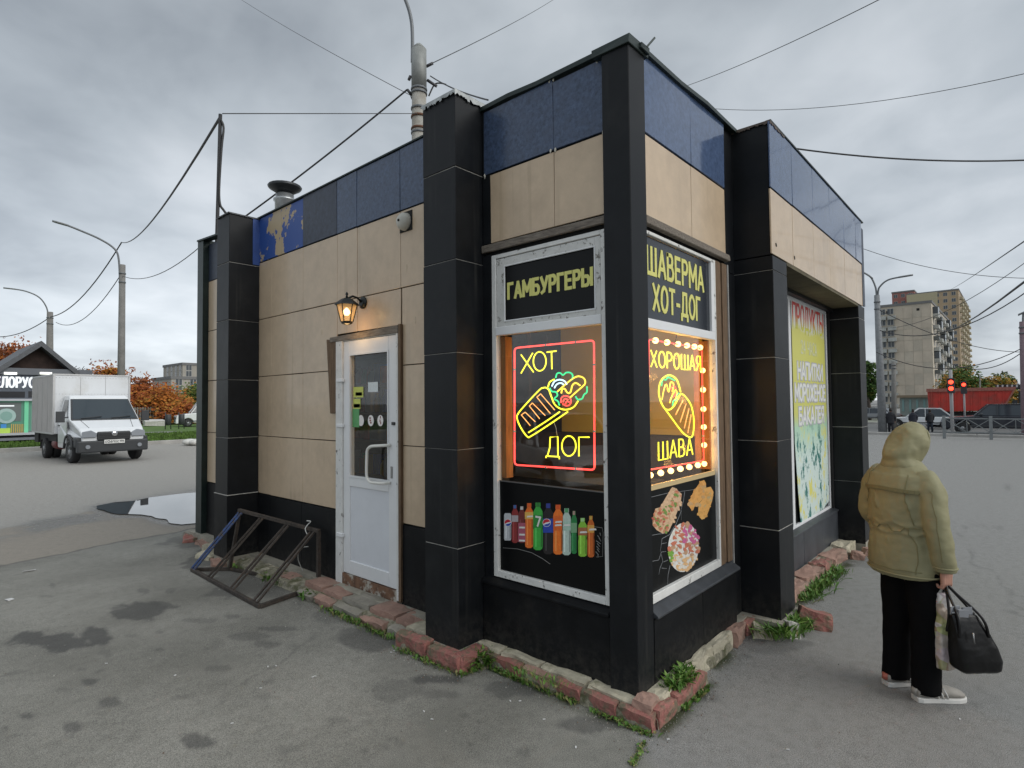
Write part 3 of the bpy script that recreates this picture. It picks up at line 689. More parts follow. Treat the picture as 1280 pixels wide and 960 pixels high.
# ================================================================== windows
UA = (Vector((0, -1, 0)), Vector((0, 0, 1)))        # door-side plane seen from the street: right is -y
def rectA(mb, y1, y0, z0, z1, x0, x1, mi=0): mb.box((x0, y0, z0), (x1, y1, z1), mi)
def frameA(name, y0, y1, z0, z1, w, x0, x1, m, par, wl=None):
    wl = wl or (w, w, w, w); mb = MB()   # left(high y), right(low y), bottom, top
    mb.box((x0, y1-wl[0], z0), (x1, y1, z1)); mb.box((x0, y0, z0), (x1, y0+wl[1], z1))
    mb.box((x0+.0005, y0+wl[1], z0), (x1, y1-wl[0], z0+wl[2])); mb.box((x0+.0005, y0+wl[1], z1-wl[3]), (x1, y1-wl[0], z1))
    return mb.build(name, m, par, bevel=.003)
def frameB(name, x0, x1, z0, z1, y0, y1, m, par, wl):
    mb = MB()
    mb.box((x0, y0, z0), (x0+wl[0], y1, z1)); mb.box((x1-wl[1], y0, z0), (x1, y1, z1))
    mb.box((x0+wl[0], y0+.0005, z0), (x1-wl[1], y1, z0+wl[2])); mb.box((x0+wl[0], y0+.0005, z1-wl[3]), (x1-wl[1], y1, z1))
    return mb.build(name, m, par, bevel=.003)
WA = frameA('window', .188, 1.130, .548, 2.770, 0, .040, .085, M_peel, K, (.040, .045, .045, .028)); WA['label'] = 'tall window with the hamburger sign'
frameA('sash_frame', .236, 1.088, 2.215, 2.738, 0, .046, .080, M_peel2, WA, (.075, .042, .085, .060))
frameA('sash_bead', .272, 1.018, 2.294, 2.684, 0, .041, .050, M_pvc, WA, (.010, .010, .010, .010))
MB().box((.036, .232, 2.205), (.083, 1.092, 2.262)).build('mullion', M_pvc, WA, bevel=.003)
MB().box((.056, .27, 2.29), (.062, 1.02, 2.69)).build('sign_panel', M_post, WA)
mb = MB(); flat_text(mb, 'ГАМБУРГЕРЫ', (.056, .985, onx(636, 373, .056).z), (0, -1, 0.0), (0, 0, 1), .098, .68, .22, .002, 0, .30); mb.build('lettering', M_ylet, WA)
MB().box((.066, .234, 1.205), (.070, 1.088, 2.205)).build('glass', M_glass, WA)
MB().box((.064, .234, .595), (.072, 1.088, 1.203)).build('poster', M_post, WA)
MB().box((.060, .234, 1.198), (.068, 1.088, 1.206)).build('poster_edge', mat('grey_tape', (.10, .10, .10), .5), WA)
WB = frameB('window', .188, 1.258, .548, 2.768, .024, .075, M_peel, K, (.012, .022, .052, .022)); WB['label'] = 'street side window ringed with bulbs'
MB().box((.202, .026, 2.180), (1.236, .07, 2.238)).build('mullion', M_pvc, WB, bevel=.003)
MB().box((1.188, .027, 2.238), (1.236, .07, 2.746)).build('sash_frame', M_pvc, WB, bevel=.003)
MB().box((.202, .046, 2.238), (1.188, .052, 2.742)).build('sign_panel', mat('dark_grey_sign', (.022, .026, .034), .18), WB)
mb = MB(); flat_text(mb, 'ШАВЕРМА', (.262, .045, 2.520), (1, 0, 0), (0, 0, 1), .158, .82, .165, .002, 0, .30); flat_text(mb, 'ХОТ-ДОГ', (.335, .045, 2.305), (1, 0, 0), (0, 0, 1), .150, .68, .165, .002, 0, .30)
mb.build('lettering', M_ylet, WB)
MB().box((.202, .052, 1.232), (1.236, .056, 2.18)).build('glass', M_glass, WB)
MB().box((.202, .047, 1.205), (1.236, .060, 1.236)).build('glazing_bar', mat('warm_bar', (.55, .42, .22), .5), WB)
MB().box((.202, .050, .60), (1.236, .058, 1.205)).build('poster', M_post, WB)

# printed soft drink bottles on the lower poster
def crop8(x, y): p = onx(620+x/7.387, 590+y/7.387, .0635); return (p.y, p.z)
bm_cols = {}
def pm(c, r=.35): 
    k = 'print_%02d_%02d_%02d' % tuple(int(v*99) for v in c); return mat(k, c, r, var=.12, vscale=60)
bottles = [  # x0, x1, top, bottom, body, cap, label (y0,y1,colour)
 (75, 140, 380, 632, (.55, .57, .60), None, None), (145, 206, 305, 655, (.28, .035, .035), (.05, .16, .42), (400, 460, (.45, .40, .42))),
 (206, 272, 318, 655, (.17, .03, .03), (.62, .62, .60), (470, 645, (.40, .10, .16))), (268, 344, 288, 702, (.80, .17, .02), (.75, .12, .02), (370, 435, (.75, .45, .1))),
 (344, 432, 282, 722, (.05, .42, .06), (.03, .20, .04), (395, 515, (.02, .25, .04))), (436, 530, 290, 760, (.015, .012, .014), (.03, .05, .30), (430, 560, (.02, .06, .40))),
 (528, 618, 302, 762, (.85, .19, .02), (.75, .10, .02), (405, 540, (.75, .14, .02))), (612, 692, 335, 768, (.50, .62, .55), (.10, .35, .15), (455, 540, (.42, .60, .50))),
 (694, 748, 360, 755, (.02, .22, .06), (.45, .30, .25), (470, 560, (.20, .40, .22))), (760, 840, 425, 782, (.25, .55, .05), (.40, .68, .30), (512, 585, (.40, .15, .06))),
 (845, 908, 405, 788, (.62, .14, .02), (.65, .42, .08), (490, 560, (.75, .38, .08)))]
for (x0, x1, t, b, body, cap, lab) in bottles:
    cx_, w = (x0+x1)/2, (x1-x0)/2; mb = MB(); ms = [pm(body)]
    H = b-t
    if cap is None: prof = [(.75, 0), (1, .06), (1, .94), (.8, 1)]
    else: prof = [(.50, 0), (.52, .075), (.44, .09), (.60, .125), (.92, .18), (1, .25), (.99, .44), (.90, .52), (1, .60), (.97, .93), (.86, .975), (.60, .985), (.45, 1)]
    outl = [(cx_-w*r, t+H*h) for r, h in prof]+[(cx_+w*r, t+H*h) for r, h in reversed(prof)]
    def pl_(pts, off, mi):
        q = [crop8(*p) for p in pts]; mb.prism([(-a, c_) for a, c_ in q], (.0635-off, 0, 0), (0, -1, 0), (0, 0, 1), .0004, mi)
    pl_(outl, .0, 0)
    # highlight stripe and darker side as printed
    pl_([(cx_-w*.55, t+H*.36), (cx_-w*.3, t+H*.36), (cx_-w*.3, t+H*.93), (cx_-w*.55, t+H*.93)], .0006, 1); ms.append(pm(tuple(min(1, c*1.5+.05) for c in body)))
    pl_([(cx_+w*.6, t+H*.36), (cx_+w*.9, t+H*.36), (cx_+w*.9, t+H*.93), (cx_+w*.6, t+H*.93)], .0006, 2); ms.append(pm(tuple(c*.5 for c in body)))
    if cap: pl_([(cx_-w*.38, t), (cx_+w*.38, t), (cx_+w*.40, t+H*.09), (cx_-w*.40, t+H*.09)], .0012, 3); ms.append(pm(cap))
    else: ms.append(pm((.5, .5, .5)))
    if lab:
        pl_([(cx_-w*1.0, lab[0]), (cx_+w*1.0, lab[0]), (cx_+w*1.0, lab[1]), (cx_-w*1.0, lab[1])], .0012, 4); ms.append(pm(lab[2]))
    o = mb.build('bottle_print', ms, WA)
def pepsi(cx_, cy_, r):
    mb = MB(); 
    def pl2(pts, off, mi): q = [crop8(*p) for p in pts]; mb.prism([(-a, c_) for a, c_ in q], (.0635-off, 0, 0), (0, -1, 0), (0, 0, 1), .0003, mi)
    up = [(cx_+r*math.cos(R(a)), cy_-r*math.sin(R(a))) for a in range(20, 201, 15)]; dn = [(cx_+r*math.cos(R(a)), cy_-r*math.sin(R(a))) for a in range(200, 381, 15)]
    full = [(cx_+r*1.12*math.cos(R(a)), cy_-r*1.12*math.sin(R(a))) for a in range(0, 360, 20)]
    pl2(full, .0020, 0); pl2(up+[(cx_-r*.2, cy_-r*.05)], .0025, 1); pl2(dn[1:-1]+[(cx_+r*.4, cy_+r*.25), (cx_, cy_+r*.3)], .0025, 2)
    mb.build('roundel_print', [pm((.8, .8, .8)), pm((.55, .02, .04)), pm((.02, .08, .45))], WA)
pepsi(112, 468, 30); pepsi(470, 468, 34)
mb = MB(); q = crop8(372, 495); flat_text(mb, '7', (.0615, q[0], q[1]), (0, -1, 0), (0, 0, 1), .058, .036, .22, .0005)
for i, (x, y) in enumerate(((215, 640), (215, 585), (215, 520))): q = crop8(x, y); mb.prism([(0, 0), (.05, .006), (.052, .018), (.002, .012)], (.0615, q[0], q[1]), (0, -1, 0), (0, 0, 1), .0005)
for (x, y) in ((545, 500), (548, 470), (285, 420), (625, 500), (775, 565), (860, 540)): q = crop8(x, y); mb.prism([(0, 0), (.055, .010), (.05, .020), (.005, .012)], (.0615, q[0], q[1]), (0, -1, 0), (0, 0, 1), .0005)
mb.build('label_print', pm((.75, .74, .70)), WA)
mb = MB()
pts = [crop8(x, y) for x, y in ((65, 700), (200, 710), (330, 745), (430, 800), (500, 850))]; mb.tube([(.0632, a, b) for a, b in pts], .0015, 5)
pts = [crop8(x, y) for x, y in ((905, 505), (980, 515), (990, 560), (985, 780), (925, 785))]; mb.tube([(.0632, a, b) for a, b in pts], .0012, 5)
for i in range(9): a = crop8(935+random.uniform(-15, 25), 560+i*25); b = crop8(955+random.uniform(-15, 25), 590+i*25); mb.tube([(.0632, *a), (.0632, *b)], .002, 5)
mb.build('line_print', pm((.30, .30, .29)), WA)

# printed food on the street side poster
def crop7(x, y): p = ony(800+x/6, 600+y/6, .0495); return (p.x, p.z)
def foodprint(outline, cols, n_, size, base, seed, edge=None):
    rg = random.Random(seed); P = [crop7(*p) for p in outline]; mb = MB(); ms = [pm(base)]+[pm(c) for c in cols]
    mb.prism(P, (0, .0495, 0), (1, 0, 0), (0, 0, 1), .0004, 0)
    xs = [p[0] for p in outline]; ys = [p[1] for p in outline]
    def inside(x, y):
        c = False; j = len(outline)-1
        for i in range(len(outline)):
            a, b = outline[i], outline[j]
            if (a[1] > y) != (b[1] > y) and x < (b[0]-a[0])*(y-a[1])/(b[1]-a[1])+a[0]: c = not c
            j = i
        return c
    k = 0; tries = 0
    while k < n_ and tries < 4000:
        tries += 1; x, y = rg.uniform(min(xs), max(xs)), rg.uniform(min(ys), max(ys))
        if not inside(x, y): continue
        mi = 1+rg.randrange(len(cols))
        if edge: mi = 1+edge(x, y, rg)
        s_ = size*rg.uniform(.5, 1.2); a0 = rg.uniform(0, 6); el = rg.uniform(.3, .8)
        q = []
        for t in range(6):
            a = t*PI/3; u, v = s_*math.cos(a), s_*el*math.sin(a); q.append(crop7(x+u*math.cos(a0)-v*math.sin(a0), y+u*math.sin(a0)+v*math.cos(a0)))
        if area(q) < 0: q.reverse()
        mb.prism(q, (0, .0485-.000012*k, 0), (1, 0, 0), (0, 0, 1), .0003, mi); k += 1
    return mb.build('food_print', ms, WB)
def area(q): return sum(q[i][0]*q[(i+1) % len(q)][1]-q[(i+1) % len(q)][0]*q[i][1] for i in range(len(q)))
plate = [(325+115*math.cos(R(a))+8*math.sin(R(a)), 505-185*math.sin(R(a))) for a in range(0, 360, 12)]
def zone(x, y, rg):
    if x < 240 and y > 520: return 0
    if y > 560: return rg.choice((1, 2, 2))
    if x > 330 and y < 470: return rg.choice((3, 3, 5))
    return rg.choice((4, 4, 5, 1))
foodprint(plate, [(.18, .38, .05), (.70, .66, .58), (.72, .45, .22), (.55, .12, .28), (.55, .17, .10), (.50, .30, .18)], 170, 20, (.72, .71, .68), 1, zone)
wr = [(95, 290), (115, 215), (150, 205), (235, 60), (260, 58), (312, 105), (305, 170), (255, 300), (215, 385), (170, 402), (125, 375), (95, 340)]
def zone2(x, y, rg): return rg.choice((0, 1, 1, 3)) if (x < 215 and y > 210) or abs((x-150)*1.5+(y-320)) < 55 else rg.choice((2, 2, 4))
foodprint(wr, [(.45, .10, .07), (.55, .22, .12), (.68, .46, .28), (.16, .28, .06), (.60, .40, .25)], 110, 16, (.62, .42, .26), 2, zone2)
foodprint([(365, 195), (372, 150), (400, 90), (455, 10), (480, 0), (495, 25), (490, 120), (440, 175), (385, 222)], [(.72, .36, .10), (.62, .30, .08), (.55, .34, .16)], 30, 18, (.70, .36, .10), 3)
foodprint([(435, 250), (440, 180), (490, 120), (490, 60), (530, 50), (552, 90), (540, 160), (500, 270), (480, 294), (450, 285)], [(.72, .40, .12), (.62, .33, .09), (.50, .38, .20)], 30, 16, (.72, .38, .11), 4)
mb = MB()
for ln in ([(335, 85), (325, 160), (305, 230), (310, 300)], [(310, 230), (270, 330), (220, 410), (165, 440), (160, 480), (150, 540)], [(85, 415), (140, 405), (200, 400)], [(90, 610), (140, 600), (160, 540), (195, 535)],
           [(160, 560), (170, 610), (150, 660), (140, 710)], [(225, 640), (210, 710), (205, 790)], [(175, 615), (210, 600)], [(160, 660), (200, 665)], [(75, 130), (200, 100), (420, 70)], [(160, 480), (200, 470)]):
    mb.tube([(crop7(*p)[0], .0493, crop7(*p)[1]) for p in ln], .0016, 5)
mb.build('line_print', pm((.22, .23, .24)), WB)

# shop window with the sun-bleached advertising poster
WC = frameB('window', 2.11, 4.745, .44, 2.80, .085, .14, M_pvc, K, (.05, .05, .05, .05)); WC['label'] = 'shop window covered by a poster'
MB().box((3.24, .086, .49), (3.31, .13, 2.75)).build('mullion', M_pvc, WC, bevel=.003)
MB().box((2.16, .10, .49), (3.24, .106, 2.75)).build('glass', M_post, WC); MB().box((3.31, .11, .49), (4.695, .116, 2.75)).build('glass', M_post, WC)
def poster_mat():
    m = bpy.data.materials.new('bleached_poster'); m.use_nodes = True; n, l = nodes(m); p = n['Principled BSDF']; p.inputs['Roughness'].default_value = .45
    g_ = n.new('ShaderNodeNewGeometry'); sp = n.new('ShaderNodeSeparateXYZ'); l.new(g_.outputs['Position'], sp.inputs[0])
    t = n.new('ShaderNodeTexNoise'); t.inputs['Scale'].default_value = 3.2; t.inputs['Detail'].default_value = 7; t.inputs['Roughness'].default_value = .65; l.new(g_.outputs['Position'], t.inputs['Vector'])
    t2 = n.new('ShaderNodeTexNoise'); t2.inputs['Scale'].default_value = 6; t2.inputs['Detail'].default_value = 8; t2.inputs['Roughness'].default_value = .7
    mp = n.new('ShaderNodeMapping'); mp.inputs['Location'].default_value = (4, 2, 3); mp.inputs['Scale'].default_value = (1.2, 1, .7); l.new(g_.outputs['Position'], mp.inputs[0]); l.new(mp.outputs[0], t2.inputs['Vector'])
    # bands by height: white under lettering at the top, yellow middle, mint and white below
    k = n.new('ShaderNodeMath'); k.operation = 'MULTIPLY_ADD'; l.new(t.outputs['Fac'], k.inputs[0]); k.inputs[1].default_value = .22; l.new(sp.outputs[2], k.inputs[2])
    mr = n.new('ShaderNodeMapRange'); l.new(k.outputs[0], mr.inputs[0]); mr.inputs[1].default_value = .5; mr.inputs[2].default_value = 2.9
    cr = n.new('ShaderNodeValToRGB'); l.new(mr.outputs[0], cr.inputs[0]); e = cr.color_ramp.elements
    for pos, c in ((.0, (.60, .70, .66)), (.30, (.62, .74, .70)), (.44, (.42, .64, .48)), (.50, (.60, .60, .16)), (.86, (.62, .60, .15)), (.885, (.68, .68, .62))):
        q = e.new(pos); q.color = (*c, 1)
    e.remove(e[0]); e[-1].color = (.66, .67, .64, 1)
    low = n.new('ShaderNodeMapRange'); l.new(sp.outputs[2], low.inputs[0]); low.inputs[1].default_value = 1.55; low.inputs[2].default_value = 1.3
    md = n.new('ShaderNodeMapRange'); l.new(t2.outputs['Fac'], md.inputs[0]); md.inputs[1].default_value = .545; md.inputs[2].default_value = .575
    mm = n.new('ShaderNodeMath'); mm.operation = 'MULTIPLY'; l.new(low.outputs[0], mm.inputs[0]); l.new(md.outputs[0], mm.inputs[1])
    mx = n.new('ShaderNodeMix'); mx.data_type = 'RGBA'; l.new(mm.outputs[0], mx.inputs[0]); l.new(cr.outputs[0], mx.inputs[6]); mx.inputs[7].default_value = (.03, .17, .15, 1)
    my = n.new('ShaderNodeMapRange'); l.new(t2.outputs['Fac'], my.inputs[0]); my.inputs[1].default_value = .44; my.inputs[2].default_value = .41
    m2 = n.new('ShaderNodeMath'); m2.operation = 'MULTIPLY'; l.new(low.outputs[0], m2.inputs[0]); l.new(my.outputs[0], m2.inputs[1])
    mz = n.new('ShaderNodeMix'); mz.data_type = 'RGBA'; l.new(m2.outputs[0], mz.inputs[0]); l.new(mx.outputs[2], mz.inputs[6]); mz.inputs[7].default_value = (.70, .66, .16, 1)
    l.new(mz.outputs[2], p.inputs['Base Color']); return m
mb = MB(); mb.prism([(3.345, 2.775), (3.36, 1.3), (3.44, .78), (3.50, .475), (4.40, .50), (4.67, .56), (4.655, 1.6), (4.63, 2.745)][::-1], (0, .093, 0), (1, 0, 0), (0, 0, 1), .004); mb.build('poster', poster_mat(), WC)
mb = MB(); flat_text(mb, 'ПРОДУКТЫ', (3.39, .0885, 2.49), (1, 0, 0), (0, 0, 1), .24, 1.2, .13, .001, 0, .26)
mr_ = mat('red_to_yellow_letters', (.60, .10, .05), .5)
n, l = nodes(mr_); g_ = n.new('ShaderNodeNewGeometry'); sp = n.new('ShaderNodeSeparateXYZ'); l.new(g_.outputs['Position'], sp.inputs[0])
mrr = n.new('ShaderNodeMapRange'); l.new(sp.outputs[2], mrr.inputs[0]); mrr.inputs[1].default_value = 2.50; mrr.inputs[2].default_value = 2.62
mx = n.new('ShaderNodeMix'); mx.data_type = 'RGBA'; l.new(mrr.outputs[0], mx.inputs[0]); mx.inputs[6].default_value = (.58, .58, .08, 1); mx.inputs[7].default_value = (.60, .06, .05, 1); l.new(mx.outputs[2], n['Principled BSDF'].inputs['Base Color'])
mb.build('lettering', mr_, WC)
Mgl = mat('grey_lilac_letters', (.42, .42, .50), .5); Mwl = mat('white_letter_face', (.72, .73, .70), .5)
for txt, x, z, h, w in (('НАПИТКИ', 3.52, 1.965, .16, .98), ('МОРОЖЕНОЕ', 3.41, 1.735, .16, 1.19), ('БАКАЛЕЯ', 3.53, 1.49, .16, .98)):
    mb = MB(); flat_text(mb, txt, (x, .0885, z), (1, 0, 0), (0, 0, 1), h, w, .34, .0006, 0, .22); mb.build('letter_outline', Mgl, WC)
    mb = MB(); flat_text(mb, txt, (x, .0872, z), (1, 0, 0), (0, 0, 1), h, w, .20, .0006, 0, .22); mb.build('lettering', Mwl, WC)
mb = MB(); flat_text(mb, '24 ЧАСА', (3.66, .0885, 2.235), (1, 0, 0), (0, 0, 1), .13, .62, .14, .001, 0, .25); mb.build('lettering', mat('faded_letters', (.60, .62, .42), .5), WC)
mb = MB(); mb.tube([ony(x, y, -.0) for x, y in ((987, 306), (992, 320), (997, 336), (994, 345))], .004, 5); mb.build('loose_wire', mat('brown_wire', (.18, .13, .07), .7), K)

# ================================================================== the door
def dcrop(x, y, xx=.11): p = onx(410+x/4.3636, 400+y/4.3636, xx); return (p.y, p.z)
mb = MB(); mb.box((.075, 3.085, .09), (.17, 3.19, 2.35)); mb.box((.075, 2.245, .12), (.17, 2.272, 2.35)); mb.box((.0755, 2.272, 2.325), (.17, 3.085, 2.352)); mb.build('door_frame', M_peel, K, bevel=.003)
y0, y1, z0, z1 = 2.276, 3.082, .20, 2.322
ga = dcrop(127, 190); gb = dcrop(340, 880)
gy1, gz1, gy0, gz0 = ga[0], ga[1], gb[0], gb[1]
mb = MB(); xo, xi = .092, .145
mb.box((xo, y0, z0), (xi, gy0, z1)); mb.box((xo, gy1, z0), (xi, y1, z1)); mb.box((xo+.0005, gy0, gz1), (xi, gy1, z1)); mb.box((xo+.0005, gy0, gz0-.09), (xi, gy1, gz0)); mb.box((xo+.0005, gy0, z0), (xi, gy1, z0+.12))
DR = mb.build('door', M_pvc, K, bevel=.004)
MB().box((xo+.012, gy0, z0+.12), (xi, gy1, gz0-.09)).build('lower_panel', mat('white_door_panel', (.68, .70, .74), .35, var=.03), DR)
MB().box((xo+.02, gy0, gz0), (xo+.026, gy1, gz1)).build('glass', M_dglass, DR)
mb = MB()
for a, b in (((gy0-.006, gz0-.006), (gy0+.010, gz1+.006)), ((gy1-.010, gz0-.006), (gy1+.006, gz1+.006))): mb.box((xo-.006, a[0], a[1]), (xo+.012, b[0], b[1]))
mb.box((xo-.006, gy0+.01, gz0-.006), (xo+.012, gy1-.01, gz0+.010)); mb.box((xo-.006, gy0+.01, gz1-.01), (xo+.012, gy1-.01, gz1+.006)); mb.build('glazing_bead', M_pvc, DR)
ha = [dcrop(350, 682), dcrop(275, 685), dcrop(255, 705), dcrop(252, 850), dcrop(272, 882), dcrop(350, 886)]
mb = MB(); P = [(.09, *ha[0]), (.035, ha[0][0]+.01, ha[0][1])]+[(.03, a, b) for a, b in ha[1:5]]+[(.035, ha[5][0]+.01, ha[5][1]), (.09, *ha[5])]
P2 = []
for i in range(len(P)-1):
    for k in range(4): P2.append(Vector(P[i]).lerp(Vector(P[i+1]), k/4))
P2.append(Vector(P[-1])); Q = [P2[0]]+[(P2[i-1]+P2[i]*2+P2[i+1])/4 for i in range(1, len(P2)-1)]+[P2[-1]]
mb.tube(Q, .013, 10); mb.build('handle', mat('ivory_handle', (.78, .77, .72), .3), DR)
a = dcrop(370, 565); MB().box((.078, a[0]-.018, a[1]-.012), (.092, a[0]+.022, a[1]+.014)).build('latch', mat('black_latch', (.02, .02, .02), .4), DR, bevel=.003)
a = dcrop(358, 830); MB().box((.084, a[0]-.012, a[1]-.05), (.092, a[0]+.012, a[1]+.05)).build('keyhole_plate', mat('steel_plate', (.3, .3, .3), .35, metal=.8), DR, bevel=.003)
for yy in (330, 575): a = dcrop(85, yy); MB().box((.062, a[0]-.05, a[1]-.016), (.09, a[0]+.05, a[1]+.016)).build('hinge', M_pvc, DR, bevel=.004)
a = dcrop(85, 1030, .11); MB().box((.062, a[0]-.05, .52), (.09, a[0]+.05, .555)).build('hinge', M_pvc, DR, bevel=.004)
def stick(name, x0, y0_, x1, y1_, c, rnd=False):
    a, b = dcrop(x0, y0_), dcrop(x1, y1_); mb = MB()
    if rnd: cx_, cy_ = (a[0]+b[0])/2, (a[1]+b[1])/2; rx, ry = abs(a[0]-b[0])/2, abs(a[1]-b[1])/2; mb.prism([(-(cx_+rx*math.cos(R(t))), cy_+ry*math.sin(R(t))) for t in range(360, 0, -18)], (xo+.0195, 0, 0), (0, -1, 0), (0, 0, 1), .0008)
    else: mb.box((xo+.0185, min(a[0], b[0]), min(a[1], b[1])), (xo+.0195, max(a[0], b[0]), max(a[1], b[1])))
    return mb.build(name, mat(name+'_%d' % x0, c, .5, var=.1, vscale=40), DR)
stick('sticker', 218, 340, 272, 392, (.62, .68, .70)); stick('sticker', 138, 366, 192, 422, (.55, .60, .12)); stick('sticker', 150, 395, 185, 412, (.55, .62, .60))
stick('sticker', 138, 430, 176, 485, (.60, .45, .08)); stick('sticker', 140, 458, 174, 478, (.25, .45, .55)); stick('sticker', 133, 485, 170, 585, (.10, .35, .12)); 
for x in (163, 217, 269): stick('round_sticker', x, 518, x+32, 580, (.78, .76, .74), True)
mb = MB(); 
for x, y in ((228, 535), (229, 548), (232, 560)): a = dcrop(x, y); mb.obox((xo+.0178, a[0]-.004, a[1]), .001, .02, .014)
for x, y in ((285, 530), (283, 550), (286, 562)): a = dcrop(x, y); mb.obox((xo+.0178, a[0]-.002, a[1]), .001, .010, .022)
mb.build('sticker_mark', mat('sticker_ink', (.25, .05, .05), .6), DR)
# weathered boards round the door
mb = MB(); P = [dcrop(8, 108), dcrop(72, 112), dcrop(68, 508), dcrop(28, 510)]; mb.prism([(-a, b) for a, b in P][::-1], (.098, 0, 0), (0, -1, 0), (0, 0, 1), .022); mb.build('side_board', M_woodv, K, bevel=.004)
mb = MB(); P = [dcrop(30, 98), dcrop(402, 30), dcrop(402, 72), dcrop(30, 125)]; mb.prism([(-a, b) for a, b in P][::-1], (.0975, 0, 0), (0, -1, 0), (0, 0, 1), .030); mb.build('head_board', M_wood, K, bevel=.004)
mb = MB(); mb.box((.070, 2.205, .12), (.105, 2.240, 2.40), 0, .003); mb.build('side_board', M_woodv, K, bevel=.003)
mb = MB(); mb.box((.082, 2.26, .10), (.16, 3.09, .195), 0, .004); mb.build('threshold', mat('rusty_threshold', (.16, .085, .05), .85, var=.5, vscale=14, dirt=(.4, .38, .33), dscale=9, dlo=.5, dhi=.6), K)
mb = MB()
for i in range(26): mb.obox((.098+random.uniform(-.004, .004), 3.197+random.uniform(-.008, .008), .12+i*.085), .012, random.uniform(.01, .028), random.uniform(.03, .09), None, 0, .003)
mb.build('foam_filling', M_bolt, K)

# ================================================================== interior behind the glass
IN = empty('kiosk_interior', (1, 1.5, .1), 0, 'dim kiosk interior with yellow wall behind the neon window', 'interior')
def inn(name, a, b, m): return MB().box(tuple(a[i]-(1, 1.5, .1)[i] for i in range(3)), tuple(b[i]-(1, 1.5, .1)[i] for i in range(3))).build(name, m, IN)
inn('partition', (1.72, .15, 1.45), (1.78, 1.78, 3.2), M_yell)
inn('partition', (1.74, .15, .12), (1.80, 2.6, 1.44), mat('interior_brown', (.10, .07, .05), .7, var=.3))
inn('partition', (1.76, 1.80, 1.45), (1.82, 2.6, 3.2), mat('interior_brown2', (.07, .05, .04), .7))
inn('back_wall', (1.9, 2.62, .12), (2.0, 5.5, 3.2), mat('interior_back', (.09, .06, .045), .7, var=.3))
inn('window_reveal', (.09, 1.05, 1.22), (.16, 1.12, 2.2), M_inwood); inn('window_reveal', (1.245, .08, 1.24), (1.262, .20, 2.18), M_inwood)
inn('counter', (.45, .30, .12), (.95, 1.7, 1.18), mat('counter_dark', (.03, .03, .03), .4)); inn('shelf', (1.2, 2.0, 1.7), (1.7, 2.6, 1.73), M_inwood)
inn('hanging_cloth', (1.3, 1.85, 1.5), (1.34, 2.35, 2.5), mat('dark_cloth', (.05, .04, .035), .8, var=.4))
SH = empty('goods_shelf', (1.1, 3.3, .1), 0, 'shelf rack of drinks and packets seen through the door glass', 'shelf')
def shl(name, a, b, m): return MB().box(tuple(a[i]-(1.1, 3.3, .1)[i] for i in range(3)), tuple(b[i]-(1.1, 3.3, .1)[i] for i in range(3))).build(name, m, SH)
Msh = mat('shelf_brown', (.14, .06, .03), .6)
for z in (.5, .9, 1.3, 1.62, 1.95, 2.3): shl('shelf_board', (1.0, 2.7, z), (1.3, 4.9, z+.025), Msh)
shl('rack_back', (1.31, 2.7, .12), (1.34, 4.9, 2.6), mat('rack_back', (.06, .025, .015), .8))
rg = random.Random(5); pal = [(.5, .05, .04), (.08, .12, .4), (.5, .3, .05), (.5, .5, .48), (.05, .25, .08), (.35, .12, .05), (.25, .3, .35), (.6, .45, .1)]
for z in (.925, 1.325, 1.645, 1.975, 2.325):
    y = 2.75
    while y < 4.8:
        w = rg.uniform(.05, .11); h = rg.uniform(.14, .26); c = rg.choice(pal); x = rg.uniform(1.03, 1.1)
        mb = MB()
        if rg.random() < .5: mb.lathe([(w*.45, 0), (w*.5, .01), (w*.5, h*.6), (w*.2, h*.85), (w*.2, h)], (x+.06-1.1, y+w/2-3.3, z-.1), 10); mb.build('bottle', mat('goods_%d' % pal.index(c), c, .25), SH)
        else: mb.box((x-1.1, y-3.3, z-.1), (x+.12-1.1, y+w-3.3, z+h-.1)); mb.build('packet', mat('goods_%d' % pal.index(c), c, .25), SH)
        y += w+.012
inn('cooler', (.75, 2.5, 1.18), (.95, 3.0, 1.5), mat('cooler_grey', (.35, .4, .38), .4))

# ================================================================== neon signs
def emi(name, c, s): return mat(name, tuple(min(1, v) for v in c), .4, emit=c, estr=s)
NY = emi('neon_yellow', (.95, .90, .04), 1.45); NR = emi('neon_red', (1, .07, .06), 1.7); NG = emi('neon_green', (.02, .75, .28), 1.0); NW = emi('neon_white', (.5, .8, 1), 1.5); NO = emi('neon_orange', (1, .42, .12), 1.3)
def sm(pts, n_=6, closed=False):
    """Catmull-Rom through measured points"""
    P = [Vector(p) for p in pts]; out = []; N = len(P)
    for i in range(N if closed else N-1):
        p0 = P[(i-1) % N] if closed or i > 0 else P[0]; p1 = P[i]; p2 = P[(i+1) % N]; p3 = P[(i+2) % N] if closed or i+2 < N else P[-1]
        for k in range(n_):
            t = k/n_; out.append(.5*((2*p1)+(-p0+p2)*t+(2*p0-5*p1+4*p2-p3)*t*t+(-p0+3*p1-3*p2+p3)*t**3))
    if not closed: out.append(P[-1])
    return out
XN = .105
def ca(x, y): p = onx(620+x/4.8, 410+y/4.8, XN); return (p.x, p.y, p.z)
L0 = Vector(ca(345, 480))
NA = empty('neon_sign', L0, 0, 'lit neon sign of a hot dog in a wrap reading ХОТ ДОГ, door side window', 'neon sign', 'neon signs in the kiosk windows')
def nadd(name, lines, m, par, f, org, r=.0050, closed=False, smooth_=True):
    mb = MB()
    for ln in lines:
        pts = [Vector(f(*p))-org for p in ln]
        if smooth_: pts = sm(pts, 5, closed)
        mb.tube(pts, r, 8, 0, True, closed)
    return mb.build(name, m, par)
